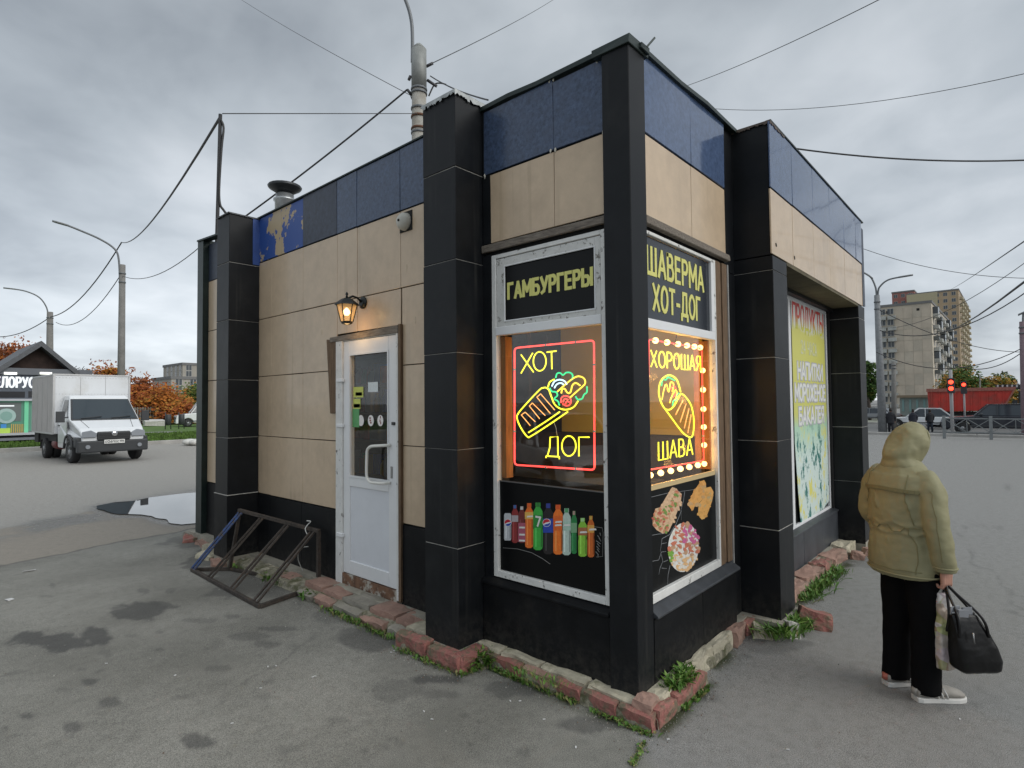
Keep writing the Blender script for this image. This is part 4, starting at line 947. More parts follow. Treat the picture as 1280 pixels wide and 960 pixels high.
def rounded(cs, r):
    out = []; n_ = len(cs); C2 = [Vector(c) for c in cs]
    for i in range(n_):
        p, a, b = C2[i], C2[i-1], C2[(i+1) % n_]; u, v = (a-p).normalized()*r, (b-p).normalized()*r
        for k in range(6): t = k/5; out.append(tuple((p+u)*(1-t)**2+p*2*t*(1-t)+(p+v)*t*t))
        for k in (1, 2, 3): out.append(tuple((p+v).lerp(C2[(i+1) % n_]+(p-C2[(i+1) % n_]).normalized()*r, k/4)))
    return out
nadd('border_tube', [rounded([(111, 120), (588, 74), (591, 852), (111, 821)], 22)], NR, NA, ca, L0, .0058, True, False)
nadd('letter_tube', [[(150, 160), (225, 265)], [(220, 150), (150, 272)], [(305, 145), (362, 138)], [(333, 142), (335, 247)],
    [(300, 780), (300, 768), (380, 773), (380, 787)], [(308, 768), (322, 720), (325, 655), (370, 652), (372, 772)], [(497, 770), (497, 655), (560, 655)]], NY, NA, ca, L0, .0045, False, False)
nadd('letter_tube', [[(262+38*math.cos(R(a)), 200-57*math.sin(R(a))) for a in range(0, 360, 24)], [(437+42*math.cos(R(a)), 708-60*math.sin(R(a))) for a in range(0, 360, 24)]], NY, NA, ca, L0, .0045, True)
nadd('wrap_tube', [[(318, 372), (300, 358), (280, 360), (262, 370), (195, 440), (135, 510), (127, 545), (150, 600), (188, 652), (215, 646), (330, 572), (430, 503)],
    [(318, 372), (335, 420), (350, 455), (378, 480), (420, 490), (465, 475), (492, 438)], [(312, 355), (322, 325), (350, 308)], [(195, 627), (300, 560), (382, 503)]], NY, NA, ca, L0)
nadd('stripe_tube', [[(268, 395), (352, 492)], [(245, 415), (325, 512)], [(218, 450), (295, 525)], [(200, 468), (262, 545)], [(175, 505), (235, 562)], [(152, 522), (205, 585)], [(245, 415), (268, 395)], [(200, 468), (218, 450)], [(152, 522), (175, 505)]], NO, NA, ca, L0, .003, False, False)
nadd('sausage_tube', [[(368, 382), (420, 335), (470, 298), (500, 290), (528, 303), (535, 330), (518, 352), (480, 385), (445, 417)], [(392, 392), (396, 370), (412, 365), (428, 388), (446, 386), (458, 345), (478, 330), (505, 345)]], emi('neon_amber', (1, .72, .05), 1.4), NA, ca, L0)
nadd('lettuce_tube', [[(358, 300), (366, 274), (385, 270), (402, 282), (420, 268), (445, 268), (460, 285), (455, 312)], [(322, 360), (335, 380), (360, 385), (368, 405), (350, 425), (372, 440), (380, 465)], [(478, 410), (490, 428), (515, 425), (528, 400), (545, 385), (545, 350)]], NG, NA, ca, L0, .005)
nadd('onion_tube', [[(335, 350), (350, 322), (380, 310), (410, 318), (425, 338)], [(350, 360), (365, 338), (390, 330), (408, 342)]], NW, NA, ca, L0, .005)
nadd('tomato_tube', [[(390, 450), (392, 420), (412, 408), (440, 415), (450, 440), (440, 462), (418, 466), (400, 455)], [(402, 445), (412, 425), (432, 430)], [(415, 455), (425, 440), (440, 445)]], NR, NA, ca, L0, .0042)
mb = MB(); mb.tube([Vector(ca(x, y))-L0 for x, y in ((345, 560), (360, 600), (368, 650))], .0015, 5); mb.build('cable', M_pvc, NA)
YB = .095
def cb(x, y): p = ony(600+x*.34375, 270+y*.34375, YB); return (p.x, p.y, p.z)
LB = Vector(cb(700, 700))
NB = empty('neon_sign', LB, 0, 'lit neon sign of a filled wrap reading ХОРОШАЯ ШАВА, bulb-ringed street window', 'neon sign', 'neon signs in the kiosk windows')
nadd('border_tube', [rounded([(613, 448), (806, 482), (814, 890), (614, 923)], 12)], NR, NB, cb, LB, .0048, True, False)
mb = MB(); a = Vector(cb(622, 548)); b = Vector(cb(802, 568)); neon_text(mb, 'ХОРОШАЯ', a-LB, (1, 0, 0), (0, 0, 1), (Vector(cb(622, 488))-a).z, b.x-a.x, .0048); 
a = Vector(cb(650, 888)); b = Vector(cb(774, 872)); neon_text(mb, 'ШАВА', a-LB, (1, 0, 0), (0, 0, 1), (Vector(cb(650, 822))-a).z, b.x-a.x, .0048); mb.build('letter_tube', NY, NB)
nadd('wrap_tube', [[(672, 700), (690, 725), (735, 785), (762, 804), (774, 795), (778, 745), (768, 690), (745, 655), (730, 648), (718, 668), (706, 690), (690, 704), (672, 700), (656, 672), (650, 635), (658, 600), (680, 580), (700, 582), (718, 600), (730, 640)]], NY, NB, cb, LB)
nadd('stripe_tube', [[(738, 670), (712, 722)], [(750, 682), (728, 750)], [(760, 700), (743, 772)], [(768, 722), (756, 788)]], NO, NB, cb, LB, .0032, False, False)
nadd('filling_tube', [[(662, 668), (668, 635), (678, 612), (686, 640), (694, 605), (704, 612), (700, 640)], [(690, 680), (698, 655), (712, 632), (716, 650), (708, 672)]], emi('neon_amber', (1, .72, .05), 1.4), NB, cb, LB, .004)
nadd('lettuce_tube', [[(660, 618), (664, 595), (676, 596), (684, 586), (696, 592), (708, 598)], [(700, 690), (704, 672), (714, 668), (716, 650), (724, 645)]], NG, NB, cb, LB, .0048)
nadd('tomato_tube', [[(694, 630), (704, 618), (712, 630), (708, 652), (696, 660)]], NR, NB, cb, LB, .0042)

Mclip = mat('clear_clip', (.45, .45, .45), .3)
for org, par, f, cl in ((L0, NA, ca, ((111, 250), (111, 620), (589, 220), (590, 620), (300, 101), (300, 836), (480, 84), (480, 845))), (LB, NB, cb, ((613, 600), (614, 780), (809, 620), (812, 800), (710, 465), (710, 907)))):
    for q_ in cl: p_ = Vector(f(*q_))-org; MB().obox(p_, .014, .014, .014).build('clip', Mclip, par, bevel=.002)
    mb = MB(); p_ = [Vector(f(*q_))-org+Vector((.012, .012, 0)) for q_ in (cl[4], (cl[4][0]+8, cl[4][1]-30), (cl[4][0]+4, cl[4][1]-60))]; mb.tube(sm(p_, 4), .0022, 5); mb.build('lead', MATS['cable_black'] if 'cable_black' in MATS else mat('cable_black', (.02, .02, .02), .5), par)
# ================================================================== string of bulbs round the street window
BU = emi('warm_bulb', (1, .60, .20), 4.5)
LG = empty('bulb_string', (.70, .10, 1.28), 0, 'string of warm round bulbs round the street window', 'bulb string')
bulbs = [(x, 1.285) for x in (.22, .36, .50, .64, .78, .92, 1.06, 1.17)]+[(x, 2.125) for x in (.30, .46, .62, .78, .92, 1.04, 1.14)]+[(1.175, z) for z in (1.42, 1.55, 1.68, 1.82, 1.96)]
for i, (x, z) in enumerate(bulbs):
    bm = bmesh.new(); bmesh.ops.create_icosphere(bm, subdivisions=2, radius=.020)
    if i == 0:
        bme = bpy.data.meshes.new('bulb'); bm.to_mesh(bme); bme.materials.append(BU)
        for p in bme.polygons: p.use_smooth = True
    bm.free(); o = bpy.data.objects.new('bulb', bme); COL.objects.link(o); o.parent = LG; o.location = (x-.70, .0, z-1.28)
for x, z, e_ in ((.35, 1.31, 5), (.80, 1.31, 5), (1.05, 1.40, 2.6), (1.05, 1.75, 2.6), (1.0, 2.06, 3), (.60, 1.9, 14)):  # point lights added for the bulbs' glow; the strongest is fill, no bulb there
    bl_ = bpy.data.lights.new('bulb_and_fill_light', 'POINT'); bl_.energy = e_*.55; bl_.color = (1, .48, .13); bl_.shadow_soft_size = .03; bo = bpy.data.objects.new('bulb_and_fill_light', bl_); COL.objects.link(bo); bo.parent = LG; bo.location = (x-.70, .09, z-1.28)
mb = MB(); mb.tube([(-.5, .022, 0), (.49, .022, 0), (.49, .022, .84), (-.4, .022, .845)], .004, 6); mb.build('cable', mat('cable_black', (.02, .02, .02), .5), LG)

# ================================================================== fittings on the wall and roof
lp = onx(432, 383, -.07)
LT = empty('wall_lantern', (xf, lp.y-.02, lp.z), 0, 'small black wall lantern lit amber above the white door', 'lantern')
Mli = mat('lantern_iron', (.015, .018, .018), .4, metal=.4)
def hexring(r, z, cx_=-.17): return [(cx_+r*math.cos(R(60*k+30)), r*math.sin(R(60*k+30)), z) for k in range(6)]
mb = MB(); mb.lathe([(.03, -.028), (.055, -.012), (.055, 0)], (0, 0, .05), 16, 0, 'x'); mb.build('wall_plate', Mli, LT)
mb = MB(); mb.tube([(-.02, 0, .05), (-.06, 0, .085), (-.11, 0, .095), (-.15, 0, .075), (-.17, 0, .06)], .010, 8); mb.build('arm', Mli, LT)
mb = MB(); mb.loft([hexring(.105, .008), hexring(.10, .022), hexring(.05, .060), hexring(.022, .072)], 0, True, False); mb.lathe([(.012, .07), (.008, .095), (.014, .105), (.004, .125)], (-.17, 0, 0), 8); mb.build('lantern_cap', Mli, LT)
mb = MB(); mb.loft([hexring(.018, -.165), hexring(.045, -.155), hexring(.052, -.135)], 0, True, False)
A_, B_ = hexring(.086, .008), hexring(.052, -.137)
for k in range(6): mb.tube([A_[k], B_[k]], .0045, 5)
mb.build('lantern_cage', Mli, LT)
Mam = mat('amber_glass', (.75, .50, .22), .4, emit=(1, .50, .15), estr=.30); Mam.node_tree.nodes['Principled BSDF'].inputs['Alpha'].default_value = .55
for k in range(6): A0, A1, B0, B1 = A_[k], A_[(k+1) % 6], B_[k], B_[(k+1) % 6]; c_ = Vector((-.17, 0, 0)); sh = lambda p: tuple(Vector((c_.x+(p[0]-c_.x)*.95, p[1]*.95, p[2]))); MB().add([sh(A0), sh(A1), sh(B1), sh(B0)], [(0, 1, 2, 3)]).build('pane', Mam, LT)
mb = MB(); mb.lathe([(.008, -.02), (.028, -.045), (.030, -.065), (.015, -.085)], (-.185, -.02, 0), 10); mb.build('lamp_bulb', emi('amber_bulb', (1, .72, .32), 5.0), LT)
pl = bpy.data.lights.new('lantern_light', 'POINT'); pl.energy = 1.0; pl.color = (1, .6, .25); pl.shadow_soft_size = .05; po = bpy.data.objects.new('lantern_light', pl); COL.objects.link(po); po.parent = LT; po.location = (-.17, 0, -.22)
# bell dome
sp_ = onx(503.5, 276, .06)
SI = empty('alarm_siren', (xf, sp_.y, sp_.z), 0, 'round off-white alarm siren below the blue panels, near the black pillar', 'siren')
MB().box((-.006, -.075, -.08), (-.001, .085, .085)).build('recess_plate', M_core, SI)
mb = MB(); mb.lathe([(.012, -.075), (.045, -.068), (.068, -.045), (.075, -.012), (.075, -.006)], (0, .01, 0), 18, 0, 'x'); mb.build('siren_dome', mat('offwhite_dome', (.50, .49, .44), .5, var=.15, vscale=10), SI)
mb = MB(); mb.lathe([(.010, -.082), (.012, -.074)], (0, .01, .0), 8, 0, 'x'); mb.build('screw', M_core, SI)
# roof vent
vp = at(356, 262, 8.4)
VT = empty('roof_vent', (vp.x, vp.y, 3.78), 0, 'round galvanised roof vent with dark conical hood', 'vent')
zt = at(356, 233, 8.4).z-3.78; zn = at(356, 250, 8.4).z-3.78
Mzn = mat('galvanised', (.42, .44, .45), .35, metal=.7, var=.2, vscale=8)
mb = MB(); mb.lathe([(.13, -.1), (.13, zn-.04), (.15, zn-.02), (.15, zn), (.12, zn+.02), (.12, zt-.12)], (0, 0, 0), 20); mb.build('duct', Mzn, VT)
mb = MB(); mb.lathe([(.10, zt-.10), (.12, zt-.09), (.21, zt-.035), (.225, zt-.01)], (0, 0, 0), 20); mb.build('hood', mat('dark_hood', (.05, .055, .06), .4, metal=.5), VT)
mb = MB(); mb.lathe([(.215, zt-.012), (.215, zt+.004), (.03, zt+.03)], (0, 0, 0), 20); mb.build('hood_lid', MATS['dark_hood'], VT)
# leaning pipe mast on the roof corner
a = at(271, 302, 8.35); b = at(275.5, 143, 8.35)
PM = empty('roof_mast', (a.x, a.y, 3.8), 0, 'thin dark pipe mast with cables at the far roof corner', 'mast')
o_ = Vector((a.x, a.y, 3.8)); mb = MB(); mb.tube([Vector((a.x, a.y, 3.75))-o_, a-o_, b-o_], .024, 8); mb.build('pipe', mat('dark_pipe', (.022, .022, .024), .6), PM)
mb = MB(); pts = [at(x, y, 8.33)-o_ for x, y in ((276, 150), (279.5, 160), (277, 185), (274, 235), (275, 255), (279, 262), (285, 270))]; mb.tube(sm(pts, 4), .016, 6); mb.build('cable', MATS['cable_black'], PM)
MAST_TOP = at(275, 147, 8.35)
# ================================================================== kerb stones round the kiosk
def stone_mesh(sx, sy, sz, seed, amt=.012):
    bm = bmesh.new(); bmesh.ops.create_cube(bm, size=1)
    bmesh.ops.subdivide_edges(bm, edges=bm.edges[:], cuts=3, use_grid_fill=True)
    for v in bm.verts:
        c = Vector((v.co.x*sx, v.co.y*sy, v.co.z*sz)); n_ = noise.noise_vector(c*9+Vector((seed*3.1, seed, 0)))
        corner = sum(abs(abs(q)-.5) < .01 for q in v.co)
        v.co = c + n_*amt + noise.noise_vector(c*40+Vector((seed, 0, 0)))*amt*.45 - c.normalized()*(.003*(corner >= 2)+.004*(corner == 3))
    me = bpy.data.meshes.new('stone'); bm.to_mesh(me); bm.free(); return me
M_red = mat('red_painted_brick', (.34, .135, .115), .85, var=.35, vscale=14, bump=1.0, bscale=45, dirt=(.15, .13, .085), dscale=11, dlo=.44, dhi=.60)
M_pink = mat('pinkish_paver', (.34, .21, .165), .88, var=.3, vscale=10, bump=.5, bscale=30, dirt=(.16, .14, .11), dscale=5, dlo=.5, dhi=.72)
M_grey = mat('greyish_paver', (.27, .25, .21), .9, var=.3, vscale=10, bump=.5, bscale=30, dirt=(.12, .12, .08), dscale=5, dlo=.5, dhi=.75)
M_cream = mat('cream_mortar', (.46, .42, .32), .92, var=.3, vscale=9, bump=.8, bscale=25, dirt=(.20, .19, .12), dscale=6, dlo=.52, dhi=.7)
KE = tag(empty('kerb_edging', (0, 0, 0)), kind='structure')
_k = [0]
def stone(x0, x1, y0, y1, z0, z1, m, tilt=(0, 0, 0), nm='brick', amt=.010):
    _k[0] += 1; me = stone_mesh(x1-x0, y1-y0, z1-z0, _k[0], amt*1.35); me.materials.append(m)
    o = bpy.data.objects.new(nm, me); COL.objects.link(o); o.location = ((x0+x1)/2, (y0+y1)/2, (z0+z1)/2); o.rotation_euler = tilt; o.parent = KE; return o
# window bay, door side: cream bed on top, red bricks standing along the outside
for a, b in ((-.02, .30), (.31, .66), (.67, .98), (.99, 1.2)): stone(-.055, .045, a, b, .0, .108, M_cream, (0, R(-3), 0), 'mortar_slab', .012)
for a, b, m in ((-.128, .075, M_red), (.082, .305, M_red), (.325, .52, M_red), (.54, .76, M_pink), (.775, 1.09, M_red)): stone(-.098, -.038, a, b, -.03, .088, m, (0, R(-8), R(random.uniform(-2, 2))))
stone(-.07, .06, -.10, .01, .05, .128, M_pink, (0, 0, R(5)))
# street side
for a, b, m in ((-.045, .165, M_red), (.175, .36, M_red), (.365, .555, M_red)): stone(a, b, -.142, -.088, -.03, .092, m, (R(6), 0, 0))
for a, b in ((.02, .26), (.27, .55), (.56, .88), (.89, 1.22)): stone(a, b, -.095 if a < .5 else -.06, .0, -.03, .115, M_cream, (0, 0, R(random.uniform(-3, 3))), 'mortar_slab', .014)
stone(1.23, 1.47, -.075, .02, -.02, .105, M_pink, (0, 0, R(5)), amt=.016); stone(1.48, 1.67, -.07, .02, -.02, .095, M_red, (0, 0, R(-6)), amt=.014); stone(1.50, 1.66, -.20, -.08, -.04, .07, M_cream, (0, 0, R(20)), 'mortar_slab', .02)
stone(1.93, 2.06, -.50, -.28, -.01, .13, M_red, (R(12), R(10), R(25)), amt=.014); stone(1.66, 1.78, -.36, -.27, -.04, .09, mat('pale_mortar_lump', (.5, .49, .45), .9, var=.2), (0, R(14), R(35)), 'mortar_slab', .02)
# shop section
x = 2.1
for i, w in enumerate((.36, .44, .5, .42, .5, .42)):
    stone(x, x+w-.015, -.13+random.uniform(-.03, .01), .02, -.02, .115+random.uniform(-.012, .012), (M_pink, M_red, M_cream)[(i*2+1) % 3 if i % 2 else 0], (R(random.uniform(-5, 5)), R(random.uniform(-3, 3)), R(random.uniform(-4, 4))), amt=.018); x += w
for xx, yy in ((4.3, -.30), (4.55, -.36), (5.2, -.2), (4.95, -.33)): stone(xx, xx+.16, yy, yy+.12, -.03, .07, M_pink, (R(10), 0, R(random.uniform(0, 60))), amt=.02)
mb = MB()   # soil and crumbled mortar packed under and between the bricks
for (a, b, w) in (((-.06, 1.14), (-.06, -.12), .075), ((-.05, -.10), (.60, -.10), .07), ((.55, -.04), (1.25, -.03), .06), ((-.25, 1.80), (-.25, 1.12), .09), ((-.17, 1.12), (-.04, 1.12), .14), ((-.06, 5.3), (-.06, 1.8), .24), ((2.05, -.06), (4.7, -.06), .13)):
    a, b = Vector((*a, 0)), Vector((*b, 0)); L = (b-a).length; d = (b-a)/L; s_ = Vector((-d.y, d.x, 0)); n_ = max(3, int(L/.03)); rows_ = []
    for i in range(n_+1):
        c = a+d*L*i/n_; rows_ += [c+s_*(w/2*k)+s_*noise.noise(c*14+Vector((k, 0, 0)))*.012+Vector((0, 0, zz+noise.noise(c*22+Vector((0, k, 3)))*.014)) for k, zz in ((-1.15, -.02), (-.9, .055), (0, .078), (.9, .055), (1.15, -.02))]
    mb.add(rows_, [(i*5+k, i*5+k+1, i*5+k+6, i*5+k+5) for i in range(n_) for k in range(4)])
mb.build('mortar_bed', mat('crumbly_mortar', (.27, .25, .19), .95, var=.45, vscale=25, bump=1, bscale=60, dirt=(.10, .10, .05), dscale=8, dlo=.45, dhi=.6), KE)['kind'] = 'stuff'
# pillar by the window
for a, b in ((1.125, 1.44), (1.455, 1.785)): stone(-.305, -.215, a, b, -.03, .105, M_red, (0, R(-5), 0), amt=.012)
stone(-.29, -.06, 1.10, 1.20, -.03, .11, M_red, (R(4), 0, R(3)), amt=.012); stone(-.20, -.01, 1.56, 1.80, -.02, .112, M_cream, (0, 0, 0), 'mortar_slab')
# slabs at the door
for a, b, m in ((1.80, 2.02, M_pink), (2.03, 2.36, M_pink), (2.37, 2.76, M_grey), (2.77, 3.08, M_pink), (3.09, 3.38, M_pink)):
    stone(-.13, .085, a, b, -.03, .105+random.uniform(-.008, .008), m, (R(random.uniform(-1.5, 1.5)), 0, R(random.uniform(-2, 2))), 'paving_slab'); stone(-.215, -.14, a+.02, b-.01, -.05, .06, M_grey if random.random() < .6 else M_pink, (0, R(-12), 0), 'paving_slab', .014)
y = 3.40
while y < 5.3:
    w = random.uniform(.2, .34); stone(-.10+random.uniform(-.03, .02), .08, y, y+w-.02, -.05, .07+random.uniform(-.03, .015), random.choice((M_pink, M_pink, M_grey, M_cream)), (0, R(random.uniform(-6, 3)), R(random.uniform(-5, 5))), amt=.016); y += w
for xx, yy, m in ((-.30, 5.25, M_cream), (-.12, 5.55, M_cream), (-.08, 5.9, M_pink), (-.12, 6.3, M_red), (.0, 6.55, M_grey), (-.34, 4.82, M_pink)): stone(xx, xx+.22, yy, yy+.26, -.04, .06, m, (R(6), R(-5), R(random.uniform(-25, 25))), amt=.024)

# ================================================================== weeds
M_leaf = [mat('weed_green', (.075, .17, .022), .6, var=.3, vscale=20), mat('weed_light_green', (.14, .24, .04), .6, var=.3, vscale=20), mat('weed_dry', (.20, .19, .07), .7, var=.3, vscale=20)]
def weeds(name, pts, h, n_, label, broad=.5, seed=0, dry=.1, spread=.05):
    h *= .82; n_ = int(n_*1.8)
    """one clump: bent leaves fanning out from several roots along pts"""
    rg = random.Random(seed); org = Vector(pts[0]); mb = MB()
    for i in range(n_):
        t = rg.random()*(len(pts)-1); k = min(int(t), len(pts)-2) if len(pts) > 1 else 0
        b = Vector(pts[k]).lerp(Vector(pts[k+1]), t-k) if len(pts) > 1 else Vector(pts[0])
        b = b-org+Vector((rg.gauss(0, spread), rg.gauss(0, spread), 0)); a = rg.uniform(0, 2*PI); L = h*rg.uniform(.5, 1.25); isb = rg.random() < broad
        w = (.0062 if isb else .0016)*rg.uniform(.6, 1.6)*(1+h*4); out = Vector((math.cos(a), math.sin(a), 0)); side = Vector((-out.y, out.x, 0)); lean = rg.uniform(.3, 1.1)
        mi = 2 if rg.random() < dry else rg.choice((0, 0, 1)); P = []
        for j, (s_, ww) in enumerate(((0, .25), (.35, .8), (.7, 1.0), (1, .08))):
            p = b+out*(L*lean*s_*(.6+.4*s_))+Vector((0, 0, L*(s_-.45*s_*s_*lean))); P += [p-side*w*ww+Vector((0, 0, .3*w)), p, p+side*w*ww+Vector((0, 0, .3*w))] if isb else [p-side*w*ww, p+side*w*ww]
        q = 3 if isb else 2; F = []
        for j in range(3):
            for e_ in range(q-1): F.append((j*q+e_, j*q+e_+1, (j+1)*q+e_+1, (j+1)*q+e_))
        mb.add(P, F, mi)
    return mb.build(name, M_leaf, None, org, 0, label, 'weeds', 'weeds along the kiosk kerb', seg=1)
G = lambda px, py, z=0: tuple(gnd(px, py, z))
weeds('weed_clump', [G(608, 832), G(600, 828, .02)], .13, 170, 'bushy bright green weed at the foot of the brick-edged pillar left of the window', .75, 1, .03, .035)
weeds('weed_clump', [(-.322, 1.74, 0), (-.325, 1.42, 0), (-.30, 1.10, 0), (-.18, 1.075, 0)], .05, 190, 'low weeds below the red bricks of the pillar', .3, 2, .25, .016)
weeds('weed_clump', [(-.112, 1.0, 0), (-.118, .75, 0), (-.118, .33, 0)], .045, 260, 'low green weeds below the red bricks under the bottle poster', .35, 3, .3, .014)
weeds('weed_clump', [G(640, 836, .1), G(700, 860, .1)], .04, 120, 'sparse moss and grass on the mortar under the bottle poster', .2, 4, .3, .03)
weeds('weed_clump', [(-.118, .24, 0), (-.12, .0, 0), (-.12, -.14, 0)], .035, 130, 'low weeds under the long red brick near the kiosk corner', .4, 5, .3, .012)
weeds('weed_clump', [(.22, -.085, .09), (.45, -.075, .09)], .10, 150, 'green weed on top of the bricks right of the kiosk corner', .7, 6, .03, .025)
weeds('weed_clump', [(.20, -.160, 0), (.55, -.155, 0)], .045, 80, 'small weeds at the foot of the bricks right of the kiosk corner', .6, 7, .15, .012)
weeds('weed_clump', [(1.52, -.22, .02), (1.75, -.30, .02), (1.92, -.28, .02)], .13, 330, 'large weed patch in the nook beside the food poster pillar', .65, 8, .03, .05)
weeds('weed_clump', [G(1008, 752), G(1025, 735), G(1048, 714)], .11, 300, 'row of green weeds along the kerb under the advertising poster', .7, 9, .05, .05)
weeds('weed_clump', [(-.12, 3.75, 0), (-.10, 4.1, 0)], .10, 150, 'weeds growing behind the bars of the bicycle rack', .6, 10, .1, .05)
weeds('weed_clump', [(-.15, 3.22, 0)], .10, 70, 'little green weed beside the right rear foot of the bicycle rack', .8, 11, .03, .035)
weeds('weed_clump', [(-.23, 2.85, 0), (-.24, 2.4, 0), (-.24, 1.9, 0)], .055, 280, 'low mossy weeds along the slabs under the white door', .3, 12, .25, .025)
weeds('weed_clump', [(-.12, 4.5, 0), (-.15, 4.75, 0)], .07, 100, 'sparse weeds behind the left half of the bicycle rack', .5, 13, .2, .05)
weeds('weed_clump', [G(806, 928), G(798, 945), G(790, 958)], .02, 130, 'mossy grass in the asphalt crack in front of the kiosk corner', .2, 14, .4, .010)
# litter: cigarette ends, scraps
def litter(px, py, l, w, c, lab, cat='litter', h=.006):
    p = gnd(px, py, 0); mb = MB(); mb.obox((0, 0, h/2+.004), l, w, h, rotz(random.uniform(0, 3)), 0, w*.12)
    mb.build('litter_scrap', mat('litter_%d' % int(c[0]*100), c, .7), None, (p.x, p.y, gz(p.x)), 0, lab, cat, 'bits of litter on the asphalt')
litter(36, 714, .10, .05, (.62, .62, .62), 'pale paper scrap at the far left by the old asphalt edge'); litter(12, 750, .06, .05, (.62, .62, .62), 'pale scrap near the left edge of the dark asphalt')
small = [(391, 847), (394, 846), (489, 816), (493, 814), (632, 842), (540, 900), (530, 890), (133, 830), (219, 845), (345, 833), (335, 834), (680, 900), (638, 877), (650, 877), (835, 925), (905, 818), (720, 935), (290, 905), (326, 861), (985, 938), (1135, 700), (1200, 900), (1105, 745)]
lm = bpy.data.meshes.new('litter_bit'); t = MB(); t.obox((0, 0, .003), .014, .006, .004, None, 0, .001); lm.from_pydata(t.v, [], t.f); lm.materials.append(mat('litter_62', (.62, .62, .60), .7))
for px, py in small:
    o = bpy.data.objects.new('litter_bit', lm); COL.objects.link(o); p = gnd(px, py, 0); o.location = (p.x, p.y, .002); o.rotation_euler = (0, 0, random.uniform(0, 3))
    tag(o, 'tiny pale cigarette end or chip lying on the grey asphalt', 'litter', 'tiny pale bits on the asphalt')

# loose grit swept against the kerb and over the lot
def grit():
    rg = random.Random(9); mb = MB(); paths = [((-.14, 1.1), (-.12, -.15)), ((-.05, -.19), (.6, -.18)), ((.6, -.1), (1.6, -.12)), ((-.24, 3.2), (-.25, 1.9)), ((-.36, 1.8), (-.33, 1.1)), ((2.1, -.2), (4.6, -.22)), ((-.15, 5.2), (-.2, 3.4))]
    for i in range(3600):
        if rg.random() < .72: a, b = paths[rg.randrange(len(paths))]; t = rg.random(); x = a[0]+(b[0]-a[0])*t+rg.gauss(0, .05)-abs(rg.gauss(0, .04)); y = a[1]+(b[1]-a[1])*t+rg.gauss(0, .05)
        else: x, y = rg.uniform(-2.6, 1.5), rg.uniform(-1.6, 4.5)
        if x > -.02 and y > -.02: continue
        s_ = rg.uniform(.0018, .006); v = [Vector((rg.uniform(-1, 1), rg.uniform(-1, 1), 0))*s_+Vector((x, y, .001)) for _ in range(3)]; c = sum(v, Vector())/3+Vector((0, 0, s_*1.1+.002)); mb.add(v+[c], [(0, 1, 3), (1, 2, 3), (2, 0, 3)], rg.choice((0, 0, 0, 1, 2)))
    o = mb.build('grit', [mat('grit_grey', (.22, .215, .20), .9), mat('grit_pale', (.42, .40, .36), .9), mat('grit_brown', (.16, .11, .08), .9)]); tag(o, 'loose grit and crumbs scattered over the asphalt along the kerb', 'grit', None, 'stuff')
grit()
# ================================================================== bicycle rack
RK = empty('bicycle_rack', (-.27, 4.2, 0), 0, 'low bicycle rack of slanted rusty square bars against the kiosk wall', 'bike rack')
M_rust = mat('rusty_dark_steel', (.055, .045, .038), .7, metal=.2, var=.5, vscale=20, dirt=(.13, .085, .055), dscale=12, dlo=.55, dhi=.75, bump=.3, bscale=80)
M_bluep = mat('blue_worn_paint', (.05, .09, .22), .6, var=.4, vscale=20, dirt=(.10, .08, .06), dscale=18, dlo=.5, dhi=.6)
rk = Vector((-.27, 4.2, 0))
fl, fr = gnd(240, 712, .018), gnd(325, 758, .018); fl.z = fr.z = .018; rr_ = Vector((.035, 3.42, .018)); rl = Vector((-.275, 4.66, .02)); tr = Vector((.035, 3.42, .535)); tl = onx(300, 638, -.275)
def rbar(nm, a, b, w=.026, m=M_rust): mb = MB(); mb.bar(a-rk, b-rk, w, w); return mb.build(nm, m, RK, bevel=.002)
rbar('base_bar', fl, fr, .034); rbar('base_bar', fr+Vector((0, .0, 0)), rr_, .034); rbar('base_bar', fl, rl, .034); rbar('base_bar', rl, rr_, .03)
rbar('rear_post', rr_, tr, .034); rbar('rear_post', rl, tl, .03); rbar('top_bar', tl+Vector((0, .03, 0)), tr-Vector((0, .015, 0)), .032)
for k, t in enumerate((.02, .30, .63, .94)):
    for j in (-1, 1):
        dd = j*.035; a = fl.lerp(fr, t)+Vector((0, dd, .015)); b = tl.lerp(tr, min(.985, max(.02, t)))+Vector((-.012, dd*.8, -.02))
        a.y = min(a.y, fl.y); o = rbar('slanted_bar', a, b, .020, M_bluep if k == 0 else M_rust)
        if k == 0: o['label'] = 'bar with worn blue paint'
mb = MB(); p = tl.lerp(tr, .90)-rk; mb.tube(sm([p+Vector((-.03, 0, -.05)), p+Vector((-.04, .02, .0)), p+Vector((-.01, .03, .035)), p+Vector((.0, -.01, .07)), p+Vector((-.02, .03, .075))], 4), .005, 5); mb.build('rope', mat('white_rope', (.6, .6, .58), .8), RK)
mb = MB(); mb.tube(sm([(.06-rk.x, 3.72-rk.y, .05), (.0-rk.x, 3.74-rk.y, .22), (-.02-rk.x, 3.66-rk.y, .34), (.03-rk.x, 3.60-rk.y, .36)], 5), .005, 5); mb.build('wire_loop', mat('grey_wire', (.35, .35, .33), .6), RK)

